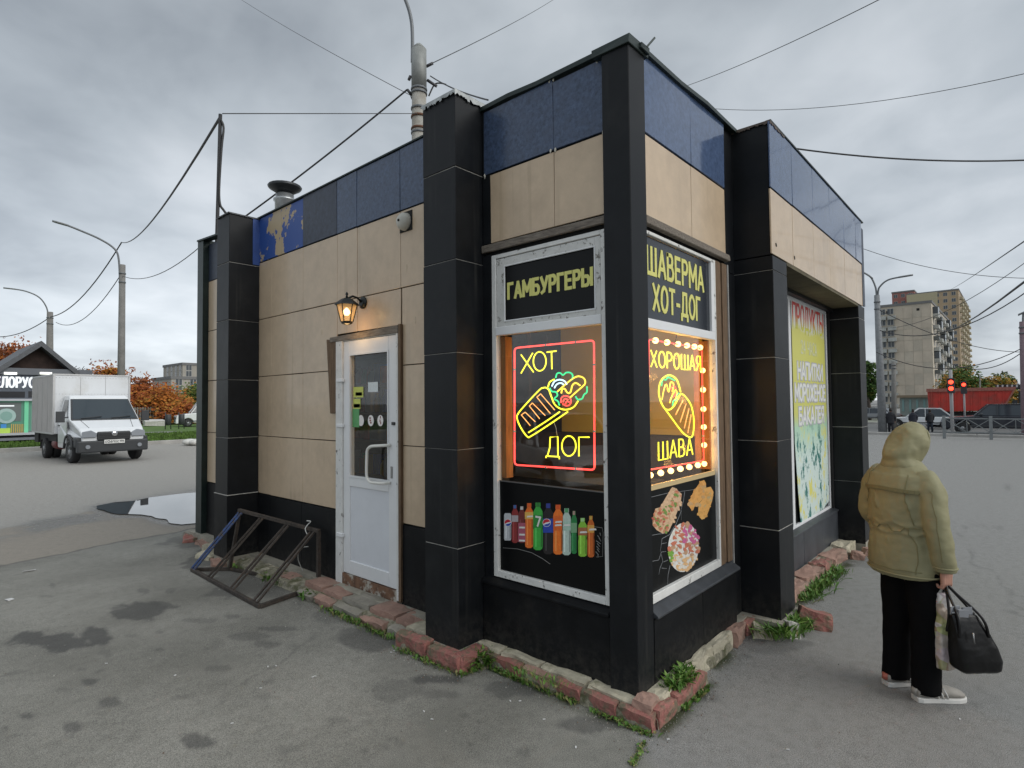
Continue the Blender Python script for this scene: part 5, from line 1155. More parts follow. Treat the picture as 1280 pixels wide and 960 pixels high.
# ================================================================== people
def ell(cx_, cy_, z, rx, ry, n=20, tx=0, ty=0): return [(cx_+rx*math.cos(2*PI*k/n), cy_+ry*math.sin(2*PI*k/n), z+tx*math.cos(2*PI*k/n)+ty*math.sin(2*PI*k/n)) for k in range(n)]
M_skin = mat('skin', (.42, .22, .16), .55, var=.08, vscale=20)
def finish(o, vox, disp=0, dscale=.1, smooth_it=2, seed=0):
    r = o.modifiers.new('remesh', 'REMESH'); r.mode = 'VOXEL'; r.voxel_size = vox; r.use_smooth_shade = True
    if smooth_it: s_ = o.modifiers.new('smooth', 'SMOOTH'); s_.iterations = smooth_it; s_.factor = .5
    if disp:
        tx = bpy.data.textures.new('wrinkle', 'CLOUDS'); tx.noise_scale = dscale; tx.noise_depth = 2
        d = o.modifiers.new('wrinkle', 'DISPLACE'); d.texture = tx; d.strength = disp; d.mid_level = .5; d.texture_coords = 'LOCAL'
def bake(o):
    dg = bpy.context.evaluated_depsgraph_get(); me = bpy.data.meshes.new_from_object(o.evaluated_get(dg)); o.modifiers.clear(); o.data = me
    me.polygons.foreach_set('use_smooth', [True]*len(me.polygons)); return o
def hand(mb, wrist, down, palm_n, thumb_dir, s_=1.0):
    """palm plus five curled fingers; down = direction of the forearm, fingers curl towards palm_n"""
    w = Vector(wrist); d = Vector(down).normalized(); n_ = Vector(palm_n).normalized(); t = Vector(thumb_dir).normalized()
    for off in (-.024, -.008, .008, .024): mb.tube([w-d*.01+t*off*.7, w+d*.04*s_+t*off, w+d*.085*s_+t*off], [.014, .0145, .012], 8)
    for off, L in ((.030, .92), (.010, 1.0), (-.010, .95), (-.029, .78)):
        b = w+d*.085*s_+t*off; p1 = b+(d*.85+n_*.35).normalized()*.030*L; p2 = p1+(d*-.05+n_).normalized()*.026*L; p3 = p2+(n_*.45-d*.9).normalized()*.024*L
        mb.tube([b, p1, p2, p3], [.0100, .0095, .0088, .0075], 8)
    b = w+d*.025+t*.028; mb.tube([b, b+(t*.6+d*.6+n_*.4).normalized()*.035, b+(t*.6+d*.6+n_*.4).normalized()*.035+(d*.6+n_*.9-t*.4).normalized()*.032], [.013, .011, .009], 8)
def shoe(par, x, y, ang, m_up, m_sole, m_stripe, m_heel, s_=1.0, z=0.0):
    """sneaker, heel at (x,y), pointing along ang (local, measured from +y clockwise negative)"""
    c, s2 = math.cos(ang), math.sin(ang); T = lambda u, v, w: (x+u*c-v*s2, y+u*s2+v*c, z+w)      # u across, v along
    def rings(prof): return [[T(cx_+rx*math.cos(2*PI*k/14), yy, max(zz0, zz0+(hh)*(.5+.5*math.sin(2*PI*k/14)))) for k in range(14)] for (yy, cx_, rx, zz0, hh) in prof]
    L = .265*s_
    mb = MB(); mb.loft(rings([(-.02, 0, .028, .024, .05), (.0, 0, .036, .024, .075), (.05, 0, .038, .024, .088), (.10, 0, .040, .024, .082), (.15, 0, .044, .024, .062), (.20, 0, .047, .024, .048), (.235, 0, .040, .024, .036), (.252, 0, .022, .024, .022)])); o = mb.build('shoe', m_up, par); 
    mb = MB(); out = [(-.030, -.024), (.030, -.024), (.041, 0), (.041, .10), (.049, .16), (.050, .20), (.042, .24), (.020, .262), (-.020, .262), (-.042, .24), (-.050, .20), (-.048, .16), (-.041, .10), (-.041, 0)]
    mb.loft([[T(a*f, b, zz) for a, b in out] for zz, f in ((.001, .94), (.006, 1.0), (.024, 1.0), (.030, .95))], 0, True, False); mb.build('sole', m_sole, o, bevel=.003)
    for k in range(3):
        mb = MB(); yy = .075+k*.026
        for sd in (-1, 1): mb.tube([T(sd*.044, yy+.012, .030), T(sd*.043, yy+.004, .055), T(sd*.032, yy-.008, .085)], .0045, 5)
        mb.build('stripe', m_stripe, o)
    mb = MB(); mb.tube([T(0, -.018, .04), T(0, -.016, .075)], .020, 8); mb.build('heel_tab', m_heel, o)
    for k in range(4):
        mb = MB(); mb.tube([T(-.016, .085+k*.017, .104-.008*k), T(.016, .088+k*.017, .104-.008*k)], .003, 5); mb.build('lace', m_stripe, o)
    return o
def trousers(par, m, feet, hips=.80, rh=.098, rk_=.080, ra=.070, vox=.012, cx_=.0):
    mb = MB()
    for sx, (fx, fy) in zip((-1, 1), feet):
        hx = sx*.085; kx = (hx+fx)/2; rings = []
        for z, f, rx, ry in ((.84, 0, rh*1.05, rh*1.1), (.74, .04, rh*1.02, rh*1.15), (.62, .15, rh*.95, rh*1.08), (.45, .45, rk_, rk_*1.05), (.28, .72, rk_*.92, rk_), (.12, .93, ra, ra*1.15), (.045, 1, ra*1.02, ra*1.25)):
            rings.append(ell(hx+(fx-hx)*f, cx_+(fy+.03-cx_)*f, z, rx, ry, 16))
        mb.loft(rings)
    mb.loft([ell(0, cx_, .70, .14, .115), ell(0, cx_, .80, .155, .125), ell(0, cx_, .95, .15, .12)])
    o = mb.build('trousers', m, par); finish(o, vox, .012, .10, 3); return bake(o)
PW = empty('person', (1.345, -1.105, 0), R(-125), 'person in khaki hooded jacket and black trousers holding bags beside the kiosk', 'person')
feetL, feetR = (-.085, -.08), (.105, -.07)
# body under the clothes, one continuous surface with both hands
mb = MB()
mb.loft([ell(0, 0, .78, .13, .10), ell(0, 0, .90, .15, .11), ell(0, 0, 1.05, .13, .095), ell(0, 0, 1.2, .15, .105), ell(0, 0, 1.30, .14, .08), ell(0, .01, 1.35, .055, .055), ell(0, .02, 1.40, .05, .052), ell(0, .03, 1.43, .05, .055)])
mb.loft([ell(0, .045, 1.375, .03, .035), ell(0, .050, 1.40, .052, .065), ell(0, .050, 1.44, .062, .075), ell(0, .048, 1.49, .066, .080), ell(0, .045, 1.53, .056, .066), ell(0, .04, 1.555, .028, .035)])
mb.tube([(0, .125, 1.50), (0, .150, 1.465), (0, .135, 1.452)], [.008, .014, .008], 8); mb.tube([(-.022, .128, 1.425), (0, .136, 1.427), (.022, .128, 1.425)], .007, 6)
for sx in (-1, 1): mb.tube([(sx*.072, .03, 1.50), (sx*.080, .03, 1.48), (sx*.074, .035, 1.455)], [.008, .011, .007], 6)
for sx, (fx, fy) in zip((-1, 1), (feetL, feetR)): mb.tube([(sx*.08, 0, .82), (sx*.085, .01, .45), (fx, fy+.03, .10), (fx, fy+.02, .05), (fx, fy+.12, .04)], [.085, .055, .036, .035, .03], 10)
WR = Vector((.240, .018, .775)); WL = Vector((-.19, .19, .86))
mb.tube([(.15, 0, 1.28), (.23, -.03, 1.03), tuple(WR)], [.05, .04, .026], 10); mb.tube([(-.15, 0, 1.28), (-.23, .0, 1.05), tuple(WL)], [.05, .04, .026], 10)
hand(mb, WR, (0, .02, -1), (-1, .1, 0), (0, 1, 0)); hand(mb, WL, (.3, .7, -.5), (1, 0, -.2), (0, .5, .8))
o = mb.build('body', M_skin, PW); finish(o, .0042, 0, 1, 1); bake(o)
for sx in (-1, 1): blob('eye', (sx*.030, .128, 1.492), .010, mat('eye_white', (.6, .6, .58), .3), PW)
M_khaki = mat('khaki_jacket', (.25, .235, .135), .6, spec=.3, var=.08, vscale=5, bump=.18, bscale=16, stretch=(1, 1, 2.2), dirt=(.215, .198, .105), dscale=4, dlo=.5, dhi=.8)
mb = MB()
mb.loft([ell(.0, .0, .700, .208, .168, 24, 0, .012), ell(0, 0, .75, .213, .172, 24), ell(0, 0, .86, .207, .166, 24), ell(0, 0, .955, .192, .154, 24), ell(0, 0, 1.00, .200, .160, 24), ell(0, 0, 1.12, .203, .158, 24), ell(0, -.005, 1.22, .198, .145, 24), ell(0, -.005, 1.29, .178, .122, 24), ell(0, .0, 1.345, .115, .098, 24), ell(0, .01, 1.38, .080, .085, 24)])
mb.loft([ell(0, -.004, 1.200, .2135, .160, 24), ell(0, -.005, 1.215, .214, .158, 24), ell(0, -.005, 1.29, .186, .130, 24)])
for zz, am, rr_w in ((1.005, .012, .011), (.955, .010, .010), (.775, .006, .008), (.735, .004, .009)):
    mb.tube([((.196 if zz > .8 else .203)*math.cos(2*PI*k/30), (.156 if zz > .8 else .164)*math.sin(2*PI*k/30), zz+am*math.sin(k*1.7+zz*30)) for k in range(30)], rr_w, 6, 0, True, True)
for a0, z0_, z1_ in ((215, 1.19, 1.03), (250, 1.18, 1.06), (305, 1.19, 1.04), (232, .94, .80), (275, .94, .79), (320, .95, .82)):
    mb.tube([(.200*math.cos(R(a0+t*14)), .157*math.sin(R(a0+t*14)), z0_+(z1_-z0_)*t) for t in (0, .33, .66, 1)], [.004, .010, .009, .003], 6)
def sleeve(pts, rs):
    P = sm(pts, 5); n_ = len(P); k = [rs[0]+(0)]; out = []
    for i in range(n_):
        t = i/(n_-1)*(len(rs)-1); j = min(int(t), len(rs)-2); out.append(rs[j]+(rs[j+1]-rs[j])*(t-j))
    mb.tube(P, out, 18)
sleeve([(.13, -.0, 1.285), (.195, -.01, 1.20), (.232, -.03, 1.02), (.245, -.01, .88), (.240, .015, .765)], [.064, .073, .064, .059, .053])
sleeve([(-.13, -.0, 1.285), (-.195, -.0, 1.20), (-.235, -.0, 1.03), (-.22, .09, .93), (-.19, .17, .875)], [.070, .080, .070, .062, .055])
JK = mb.build('jacket', M_khaki, PW); finish(JK, .008, .018, .12, 3); d2 = JK.modifiers.new('fine', 'DISPLACE'); t2_ = bpy.data.textures.new('fine_wrinkle', 'CLOUDS'); t2_.noise_scale = .05; t2_.noise_depth = 0; d2.texture = t2_; d2.strength = .006; d2.texture_coords = 'LOCAL'; bake(JK)
# wrinkles and seams
M_khd = mat('khaki_seam', (.18, .165, .08), .8)
from mathutils.bvhtree import BVHTree
def on_surface(o, pts, r, nm, m, par):
    me = o.data; T = BVHTree.FromPolygons([v.co for v in me.vertices], [tuple(p.vertices) for p in me.polygons]); P = []
    for p in sm(pts, 8):
        h = T.find_nearest(p)
        if h[0] is not None: P.append(h[0]+h[1]*r*.4)
    mb = MB(); mb.tube(P, r, 5); return mb.build(nm, m, par)
for pts in ([(.135, -.11, 1.32), (.150, -.16, 1.22), (.165, -.17, 1.10), (.19, -.14, 1.02)], [(.26, -.10, 1.22), (.29, -.10, 1.08), (.29, -.08, .95), (.27, -.04, .83)], [(-.13, -.11, 1.32), (-.150, -.16, 1.22), (-.165, -.17, 1.10)],
            [(.17, -.17, .99), (.19, -.12, .86), (.19, -.13, .73)], [(-.19, -.10, .985), (-.10, -.17, .98), (0, -.19, .975), (.10, -.17, .98), (.19, -.10, .985)], [(-.20, -.11, .745), (-.10, -.18, .742), (0, -.2, .74), (.10, -.18, .742), (.21, -.10, .745)]):
    on_surface(JK, pts, .0024, 'seam', M_khd, PW)
mb = MB(); pts = [(.207*math.cos(R(a)), -.004+.152*math.sin(R(a))-.006, 1.212-.014*abs(math.cos(R(a)))) for a in range(195, 350, 8)]
for a, b in zip(pts[:-1], pts[1:]): mb.bar(a, b, .014, .020)
mb.build('yoke_trim', M_khd, PW)
mb = MB(); pts = [(.212*math.cos(R(a)), .172*math.sin(R(a)), .712) for a in range(0, 360, 12)]; mb.tube(pts, .006, 5, 0, True, True); pts = [(.240+.058*math.cos(R(a)), .013+.058*math.sin(R(a)), .785) for a in range(0, 360, 20)]; mb.tube(pts, .006, 5, 0, True, True); mb.build('seam', M_khaki, PW)
# hood
mb = MB()
prof = [(-.108, .0, .04, .05), (-.098, .0, .066, .085), (-.072, .0, .090, .122), (-.035, 0, .103, .142), (.0, 0, .107, .150), (.035, 0, .104, .144), (.062, 0, .094, .128), (.082, .0, .074, .106)]
rings = []
for (yy, _, rx, rz_) in prof: rings.append([(rx*(1+.045*math.sin(3*2*PI*k/24+yy*30))*math.cos(2*PI*k/24), yy+.035+.04*math.sin(2*PI*k/24), 1.452+rz_*math.sin(2*PI*k/24)) for k in range(24)])
for (yy, _, rx, rz_) in reversed(prof[2:]): rings.append([((rx-.016)*math.cos(2*PI*k/24), yy+.033+.04*math.sin(2*PI*k/24), 1.452+(rz_-.016)*math.sin(2*PI*k/24)) for k in range(24)])
mb.loft(rings); mb.loft([ell(0, .0, 1.30, .13, .10), ell(0, -.02, 1.34, .11, .09), ell(0, -.02, 1.38, .09, .08)])
HD = mb.build('hood', M_khaki, PW); finish(HD, .008, .018, .09, 3); bake(HD)
mb = MB(); pts = [(.074*math.cos(2*PI*k/24), .117+.04*math.sin(2*PI*k/24), 1.452+.106*math.sin(2*PI*k/24)) for k in range(24)]; mb.tube(pts, .006, 6, 0, True, True); mb.build('hood_edge', M_khaki, PW)
M_blk = mat('black_cloth', (.004, .004, .0045), .9, spec=.1); trousers(PW, M_blk, (feetL, feetR))
Mg1 = mat('sneaker_grey', (.30, .28, .25), .7, var=.15, vscale=30); Mw1 = mat('sneaker_white', (.62, .61, .58), .6); Mp1 = mat('sneaker_pink', (.45, .13, .09), .6)
shoe(PW, feetL[0], feetL[1]-.03, R(-8), Mg1, Mw1, Mw1, Mp1); shoe(PW, feetR[0], feetR[1]-.03, R(-14), Mg1, Mw1, Mw1, Mg1)
for o_s in kids(PW):
    if o_s.name.split('.')[0] in ('jacket', 'hood', 'cuff', 'hood_edge', 'seam', 'yoke_trim', 'body', 'eye'): o_s.location += Vector((-.024, -.024, 0))
# bags: things of their own, held in the right hand
PWM = Matrix.Translation((1.345, -1.105, 0)) @ Matrix.Rotation(R(-125), 4, 'Z')
HW = PWM @ Vector((.204, -.002, .682))       # where the handles pass through the fist
HWd = math.hypot(HW.x-CAM.x, HW.y-CAM.y)
M_leather = mat('black_glossy_leather', (.003, .003, .0035), .28, spec=.4, bump=.25, bscale=14)
bp = at(1217, 839, HWd-.04)
HB = empty('handbag', bp, R(-49), 'large glossy black handbag hanging from the right hand', 'handbag')
def rrect(w, d, z, n=28, p=.35, sh=0, ox=0):
    out = []
    for k in range(n):
        a = 2*PI*k/n; c, s2 = math.cos(a), math.sin(a); out.append((ox+w*math.copysign(abs(c)**p, c), d*math.copysign(abs(s2)**p, s2), z+sh*c))
    return out
mb = MB(); mb.loft([rrect(.095, .045, .004, ox=.012), rrect(.112, .060, .020, ox=.012), rrect(.116, .064, .07, ox=.012), rrect(.110, .056, .14, ox=.0), rrect(.092, .042, .22, ox=-.022), rrect(.076, .028, .28, ox=-.040), rrect(.068, .018, .31, ox=-.048)])
o = mb.build('bag_body', M_leather, HB); finish(o, .006, .006, .09, 2); bake(o)
hl = HB.matrix_world.inverted() if False else (Matrix.Translation(bp) @ Matrix.Rotation(R(-49), 4, 'Z')).inverted()
hp = hl @ HW
for sd in (-1, 1):
    mb = MB(); mb.tube(sm([(.055, sd*.045, .20), (.030, sd*.034, .30), hp.lerp(Vector((.03, sd*.02, .33)), .35), hp+Vector((.005, sd*.008, .004)), hp.lerp(Vector((-.10, sd*.02, .33)), .35), (-.098, sd*.034, .30), (-.105, sd*.045, .20)], 5), .0075, 7); mb.build('handle', M_leather, HB)
mb = MB(); mb.tube([(-.11, 0, .315), (-.05, 0, .322), (.015, 0, .315)], .006, 6); mb.build('zip', mat('zip_metal', (.3, .3, .3), .3, metal=.8), HB)
mb = MB(); mb.tube([(-.05, -.07, .235), (-.05, -.078, .18)], .004, 6); mb.build('zip_pull', MATS['zip_metal'], HB)
mb = MB()
for i, (xx, zz) in enumerate(((-.06, .29), (-.03, .30), (-.09, .30))): mb.obox((xx, -.02+i*.012, zz+.02), .05, .006, .06, None, 0, .006)
mb.build('contents', mat('grey_contents', (.22, .23, .25), .5), HB)
pp = at(1182, 836, HWd+.02)
PB = empty('carrier_bag', pp, R(-40), 'thin pale patterned plastic carrier bag held beside the black handbag', 'carrier bag')
def bagmat():
    m = bpy.data.materials.new('printed_plastic'); m.use_nodes = True; n, l = nodes(m); p = n['Principled BSDF']; p.inputs['Roughness'].default_value = .3
    tc = n.new('ShaderNodeTexCoord'); t = n.new('ShaderNodeTexVoronoi'); t.inputs['Scale'].default_value = 16; t.inputs['Randomness'].default_value = 1; l.new(tc.outputs['Object'], t.inputs['Vector'])
    sp = n.new('ShaderNodeSeparateColor'); l.new(t.outputs['Color'], sp.inputs[0]); cr = n.new('ShaderNodeValToRGB'); l.new(sp.outputs[0], cr.inputs[0]); e = cr.color_ramp.elements; cr.color_ramp.interpolation = 'LINEAR'
    for pos, c in ((.0, (.30, .30, .10)), (.2, (.55, .50, .45)), (.4, (.30, .20, .12)), (.55, (.60, .58, .56)), (.7, (.45, .36, .40)), (.85, (.40, .44, .20))): q = e.new(pos); q.color = (*c, 1)
    e.remove(e[0]); e[-1].color = (.62, .6, .58, 1); l.new(cr.outputs[0], p.inputs['Base Color']); return m
mb = MB(); mb.loft([rrect(.050, .030, .004), rrect(.055, .035, .03), rrect(.052, .034, .15), rrect(.045, .028, .28), rrect(.040, .022, .38), rrect(.036, .014, .43)]); o = mb.build('bag_body', bagmat(), PB); finish(o, .006, .02, .04, 1); bake(o)
hp2 = (Matrix.Translation(pp) @ Matrix.Rotation(R(-40), 4, 'Z')).inverted() @ HW
for sd in (-1, 1): mb = MB(); mb.tube([(sd*.028, 0, .42), hp2.lerp(Vector((sd*.02, 0, .44)), .5), hp2], [.008, .006, .004], 6); mb.build('handle', mat('pale_plastic', (.5, .5, .46), .4), PB)
# ================================================================== background, left
M_white = mat('white_car_paint', (.72, .74, .76), .25, coat=.4, var=.03, vscale=2)
M_tyre = mat('tyre_rubber', (.018, .018, .019), .8); M_rim = mat('steel_rim', (.30, .31, .32), .4, metal=.5, var=.2, vscale=20)
M_dkpl = mat('dark_grey_plastic', (.035, .038, .042), .55); M_wind = mat('vehicle_glass', (.03, .04, .05), .06, spec=.8)
M_lamp = mat('headlight_glass', (.26, .28, .31), .10, spec=.9, coat=.6); M_under = mat('underframe', (.02, .02, .02), .8)
def wheel(par, x, y, z, r, w, rim=M_rim, steer=0):
    """tyre with rim and bolts, axle along local x"""
    mb = MB(); mb.lathe([(r*.62, -w/2), (r*.93, -w/2), (r, -w*.36), (r, w*.36), (r*.93, w/2), (r*.62, w/2)], (0, 0, 0), 22, 0, 'x'); o = mb.build('wheel', M_tyre, par); o.location = (x, y, z); o.rotation_euler = (0, 0, steer)
    s_ = -1 if x < 0 else 1
    mb = MB(); mb.lathe([(r*.60, s_*w*.50), (r*.56, s_*w*.40), (r*.30, s_*w*.34), (r*.24, s_*w*.55), (r*.10, s_*w*.58)], (0, 0, 0), 18, 0, 'x')
    for k in range(6): mb.obox((s_*w*.42, r*.42*math.cos(k*PI/3), r*.42*math.sin(k*PI/3)), .02, r*.10, r*.10)
    mb.build('rim', rim, o); return o
TR = empty('box_truck', (2.32, 19.45, 0), R(.8), 'small white box truck with dark grey bumper standing on the road at the left', 'truck')
# local: forward is -y, front bumper at y = 0
mb = MB()
def xprism(pts, hw, mb, mi=0, taper=None):
    """side outline pts (y,z) given half width hw(z)"""
    L_ = [(-hw(z), y, z) for y, z in pts]; R_ = [(hw(z), y, z) for y, z in pts]; n_ = len(pts)
    mb.add(L_+R_, [tuple(range(n_)), tuple(reversed(range(n_, 2*n_)))]+[(i, i+n_, (i+1) % n_+n_, (i+1) % n_) for i in range(n_)], mi)
arch = [(.92+.44*math.cos(R(a)), .40+.44*math.sin(R(a))) for a in range(180, -1, -20)]
xprism([(.06, .62), (.06, .82), (.12, .98), (.30, 1.08), (.95, 1.33), (2.35, 1.33), (2.35, .42), (1.36, .42)]+arch[::-1][1:]+[(.40, .42)], lambda z: .97 if z > .7 else .95, mb); mb.v = [(v[0]*(.84+.16*min(1, max(0, v[1]/1.1))), v[1], v[2]) for v in mb.v]; o = mb.build('cab', M_white, TR, bevel=.05, seg=3)
mb = MB(); hwg = lambda z: .95-(z-1.30)*.20
xprism([(.92, 1.30), (1.62, 2.03), (1.75, 2.10), (2.34, 2.12), (2.34, 1.30)], hwg, mb); mb.build('cab_upper', M_white, TR, bevel=.045, seg=3)
# windscreen lies just proud of the sloping front
def quad_on(nm, a, b, c, d, off, m, par, thick=.012):
    a, b, c, d = map(Vector, (a, b, c, d)); n_ = (b-a).cross(d-a).normalized()
    v = [p+n_*off for p in (a, b, c, d)]; v2 = [p-n_*thick for p in v]; mb = MB(); mb.add(v2+v, [(3, 2, 1, 0), (4, 5, 6, 7), (0, 1, 5, 4), (1, 2, 6, 5), (2, 3, 7, 6), (3, 0, 4, 7)]); return mb.build(nm, m, par, bevel=.01)
quad_on('windscreen_seal', (-.91, .945, 1.325), (.91, .945, 1.325), (.79, 1.585, 1.99), (-.79, 1.585, 1.99), .008, M_dkpl, TR, .03)
quad_on('windscreen', (-.86, .965, 1.345), (.86, .965, 1.345), (.75, 1.565, 1.97), (-.75, 1.565, 1.97), .014, mat('truck_windscreen', (.03, .042, .052), .10, spec=.45), TR, .03)
for s_ in (-1, 1):
    hb, ht = hwg(1.36), hwg(1.95); P = [(s_*hb, 1.18, 1.37), (s_*hb, 2.12, 1.37), (s_*ht, 2.12, 1.96), (s_*ht, 1.68, 1.96)]
    if s_ < 0: P = P[::-1]
    quad_on('side_window', *P, .010, M_wind, TR, .03)
    mb = MB(); mb.box((s_*.965-.006, 1.10, .60), (s_*.965+.012, 2.20, 1.30)); d_ = mb.build('door', M_white, TR, bevel=.02); MB().box((s_*.985-.012, 1.98, 1.12), (s_*.985+.016, 2.14, 1.16)).build('handle', M_dkpl, d_, bevel=.004)
    mb = MB(); mb.tube([(s_*.94, 1.08, 1.42), (s_*1.06, 1.04, 1.40)], .02, 6); mb.box((s_*1.15-.11, 1.0, 1.26), (s_*1.15+.11, 1.08, 1.60)); mb.build('mirror', M_dkpl, TR, bevel=.03, seg=2)
    # headlight, slanted teardrop
    P = [(s_*.47, .80), (s_*.84, .80), (s_*.82, .98), (s_*.60, 1.02), (s_*.44, .92)]
    mb = MB(); mb.prism(P if s_ > 0 else P[::-1], (0, .048, 0), (1, 0, 0), (0, 0, 1), .05); mb.build('headlight', M_lamp, TR, bevel=.012)
    mb = MB(); mb.lathe([(.06, -.02), (.065, 0), (.05, .01)], (s_*.68, -.02, .52), 14, 0, 'y'); mb.build('fog_light', M_lamp, TR)
    mb = MB(); arc_ = [(s_*.975, .92+.47*math.cos(R(a)), .40+.47*math.sin(R(a))) for a in range(175, 0, -12)]; mb.tube(arc_, .035, 6); mb.build('wheel_arch', M_dkpl, TR)
    mb = MB(); mb.tube([(s_*.40-.25, .945, 1.37), (s_*.40+.30, .985, 1.425)], .014, 5); mb.build('wiper', M_dkpl, TR)
    wheel(TR, s_*.83, .95, .345, .345, .20, steer=R(6)); wheel(TR, s_*.70, 3.85, .345, .345, .20); wheel(TR, s_*.93, 3.85, .345, .345, .20)
mb = MB(); mb.box((-.93, .0, .34), (.93, .25, .70)); mb.box((-.44, -.012, .70), (.44, .10, .97)); mb.box((-.95, .12, .50), (-.70, .48, .80)); mb.box((.70, .12, .50), (.95, .48, .80)); mb.build('bumper', M_dkpl, TR, bevel=.04, seg=2)
mb = MB()
for k in range(4): mb.box((-.40, -.024, .745+k*.05), (.40, -.010, .762+k*.05))
mb.build('grille_slat', mat('black_grille', (.012, .012, .013), .5), TR)
mb = MB(); mb.lathe([(.085, -.03), (.075, -.045), (.02, -.05)], (0, .01, .90), 14, 0, 'y'); mb.build('badge', mat('chrome', (.6, .6, .62), .15, metal=1), TR)
MB().box((-.27, -.035, .60), (.27, -.015, .72)).build('number_plate', mat('plate_white', (.68, .68, .66), .4), TR)
mb = MB(); flat_text(mb, '061', (-.18, -.036, .628), (1, 0, 0), (0, 0, 1), .065, .17, .2, .002); flat_text(mb, 'С', (-.24, -.036, .628), (1, 0, 0), (0, 0, 1), .052, .04, .2, .002); flat_text(mb, 'ОС', (.01, -.036, .628), (1, 0, 0), (0, 0, 1), .052, .10, .2, .002); flat_text(mb, '198', (.14, -.036, .640), (1, 0, 0), (0, 0, 1), .05, .10, .2, .002)
mb.build('plate_lettering', M_dkpl, TR)
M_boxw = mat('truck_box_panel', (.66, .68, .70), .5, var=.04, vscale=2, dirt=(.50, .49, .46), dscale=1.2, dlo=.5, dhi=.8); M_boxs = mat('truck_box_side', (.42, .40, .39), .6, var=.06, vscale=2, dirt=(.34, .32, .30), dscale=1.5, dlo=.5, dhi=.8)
mb = MB(); mb.box((-1.06, 2.42, .86), (1.06, 5.55, 2.80)); mb.build('cargo_box', M_boxw, TR, bevel=.015)
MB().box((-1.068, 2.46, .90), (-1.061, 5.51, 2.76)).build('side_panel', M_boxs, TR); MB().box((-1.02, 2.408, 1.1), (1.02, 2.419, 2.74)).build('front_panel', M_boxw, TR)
mb = MB()
for a, b in (((-1.06, 2.42, .86), (-1.06, 2.42, 2.80)), ((1.06, 2.42, .86), (1.06, 2.42, 2.80)), ((-1.06, 2.42, 2.80), (1.06, 2.42, 2.80)), ((-1.06, 2.42, 2.80), (-1.06, 5.55, 2.80)), ((-1.06, 2.42, .87), (-1.06, 5.55, .87)), ((-1.06, 5.54, .87), (-1.06, 5.54, 2.8))): mb.bar(a, b, .045, .045)
mb.build('edge_rail', mat('aluminium_rail', (.5, .5, .5), .4, metal=.5), TR)
mb = MB()
for x_ in (-.35, .35): mb.tube([(x_, 2.405, 1.1), (x_, 2.405, 2.74)], .006, 4)
for y_ in (3.2, 3.98, 4.76): mb.tube([(-1.07, y_, .92), (-1.07, y_, 2.74)], .006, 4)
for k in range(24): mb.obox((-1.0+k*.087, 2.40, 2.70), .014, .01, .014); mb.obox((-1.0+k*.087, 2.40, 2.16), .012, .01, .012)
mb.build('seam_and_rivets', mat('seam_grey', (.33, .33, .33), .6), TR)
mb = MB(); mb.box((-.45, .9, .42), (.45, 5.5, .58)); mb.box((-.95, 2.5, .60), (.95, 5.4, .86)); mb.box((-1.0, 4.9, .50), (-.94, 5.5, .9)); mb.build('chassis', M_under, TR)
mb = MB()
for s_ in (-1, 1): mb.tube([(s_*.58, .30, 1.086), (s_*.68, .95, 1.336)], .006, 4); mb.tube([(s_*.972, 1.08, .55), (s_*.972, 1.08, 1.30)], .006, 4)
mb.tube([(-.9, .90, 1.318), (.9, .90, 1.318)], .010, 4); mb.build('panel_gap', M_under, TR)
mb = MB(); mb.lathe([(.16, 2.52), (.18, 2.56), (.18, 3.05), (.16, 3.1)], (-.80, 0, .52), 14, 0, 'y'); mb.build('fuel_tank', mat('dark_red_tank', (.14, .03, .03), .5), TR)
mb = MB(); mb.box((-1.04, 4.35, .32), (-.66, 4.37, .62)); mb.build('mudflap', M_under, TR)

# food pavilion behind the truck, wall plane y = PY
PY = 33.0
def pv(px, py): p = ony(px, py, PY); return p
o_ = pv(50, 550); SHP = empty('shop_pavilion', (o_.x, PY, .1), 0, 'grey shop pavilion with gabled roof, white Cyrillic sign and green framed windows', 'shop')
so = Vector((o_.x, PY, .1))
def sp2(px, py, dy=0): p = ony(px, py, PY+dy); return p-so
def pbox(nm, px0, py0, px1, py1, d0, d1, m, par=None, bev=.0):
    a, b = sp2(px0, py1), sp2(px1, py0); x0, x1 = sorted((a.x, b.x)); z0, z1 = sorted((a.z, b.z)); return MB().box((x0, d0, z0), (x1, d1, z1)).build(nm, m, par or SHP, bevel=bev)
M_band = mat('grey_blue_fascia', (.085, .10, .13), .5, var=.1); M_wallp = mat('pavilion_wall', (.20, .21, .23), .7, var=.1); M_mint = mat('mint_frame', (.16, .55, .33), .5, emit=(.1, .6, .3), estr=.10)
pbox('wall', -80, 499, 112, 552, .10, 6, M_wallp); pbox('fascia', -80, 465, 112, 501, -.05, .12, M_band)
pbox('fascia_trim', -80, 498.5, 112, 501.5, -.10, -.05, mat('light_trim', (.45, .46, .50), .5)); pbox('roof_slab', -80, 463, 114, 466, -.25, 6, mat('roof_edge_grey', (.12, .13, .15), .6))
for px in (44,): pbox('mullion', px, 486 if False else 490, px+4, 506, -.06, .0, mat('light_trim', (.45, .46, .50), .5))
pbox('clerestory_pane', -80, 489.5, 31, 497, -.062, -.052, mat('dark_pane', (.03, .03, .035), .15)); pbox('clerestory_pane', 35, 489.5, 110, 497, -.062, -.052, MATS['dark_pane'])
pbox('sill_wall', -80, 543, 112, 554, -.5, .1, mat('plinth_grey', (.19, .20, .23), .8, var=.15))
pbox('plinth_top', -80, 542, 60, 544.5, -.55, .1, mat('light_trim', (.45, .46, .50), .5))
pbox('shop_glass', -80, 499, 112, 543, .085, .095, mat('teal_shop_glass', (.10, .22, .17), .15, emit=(.08, .28, .18), estr=.16))
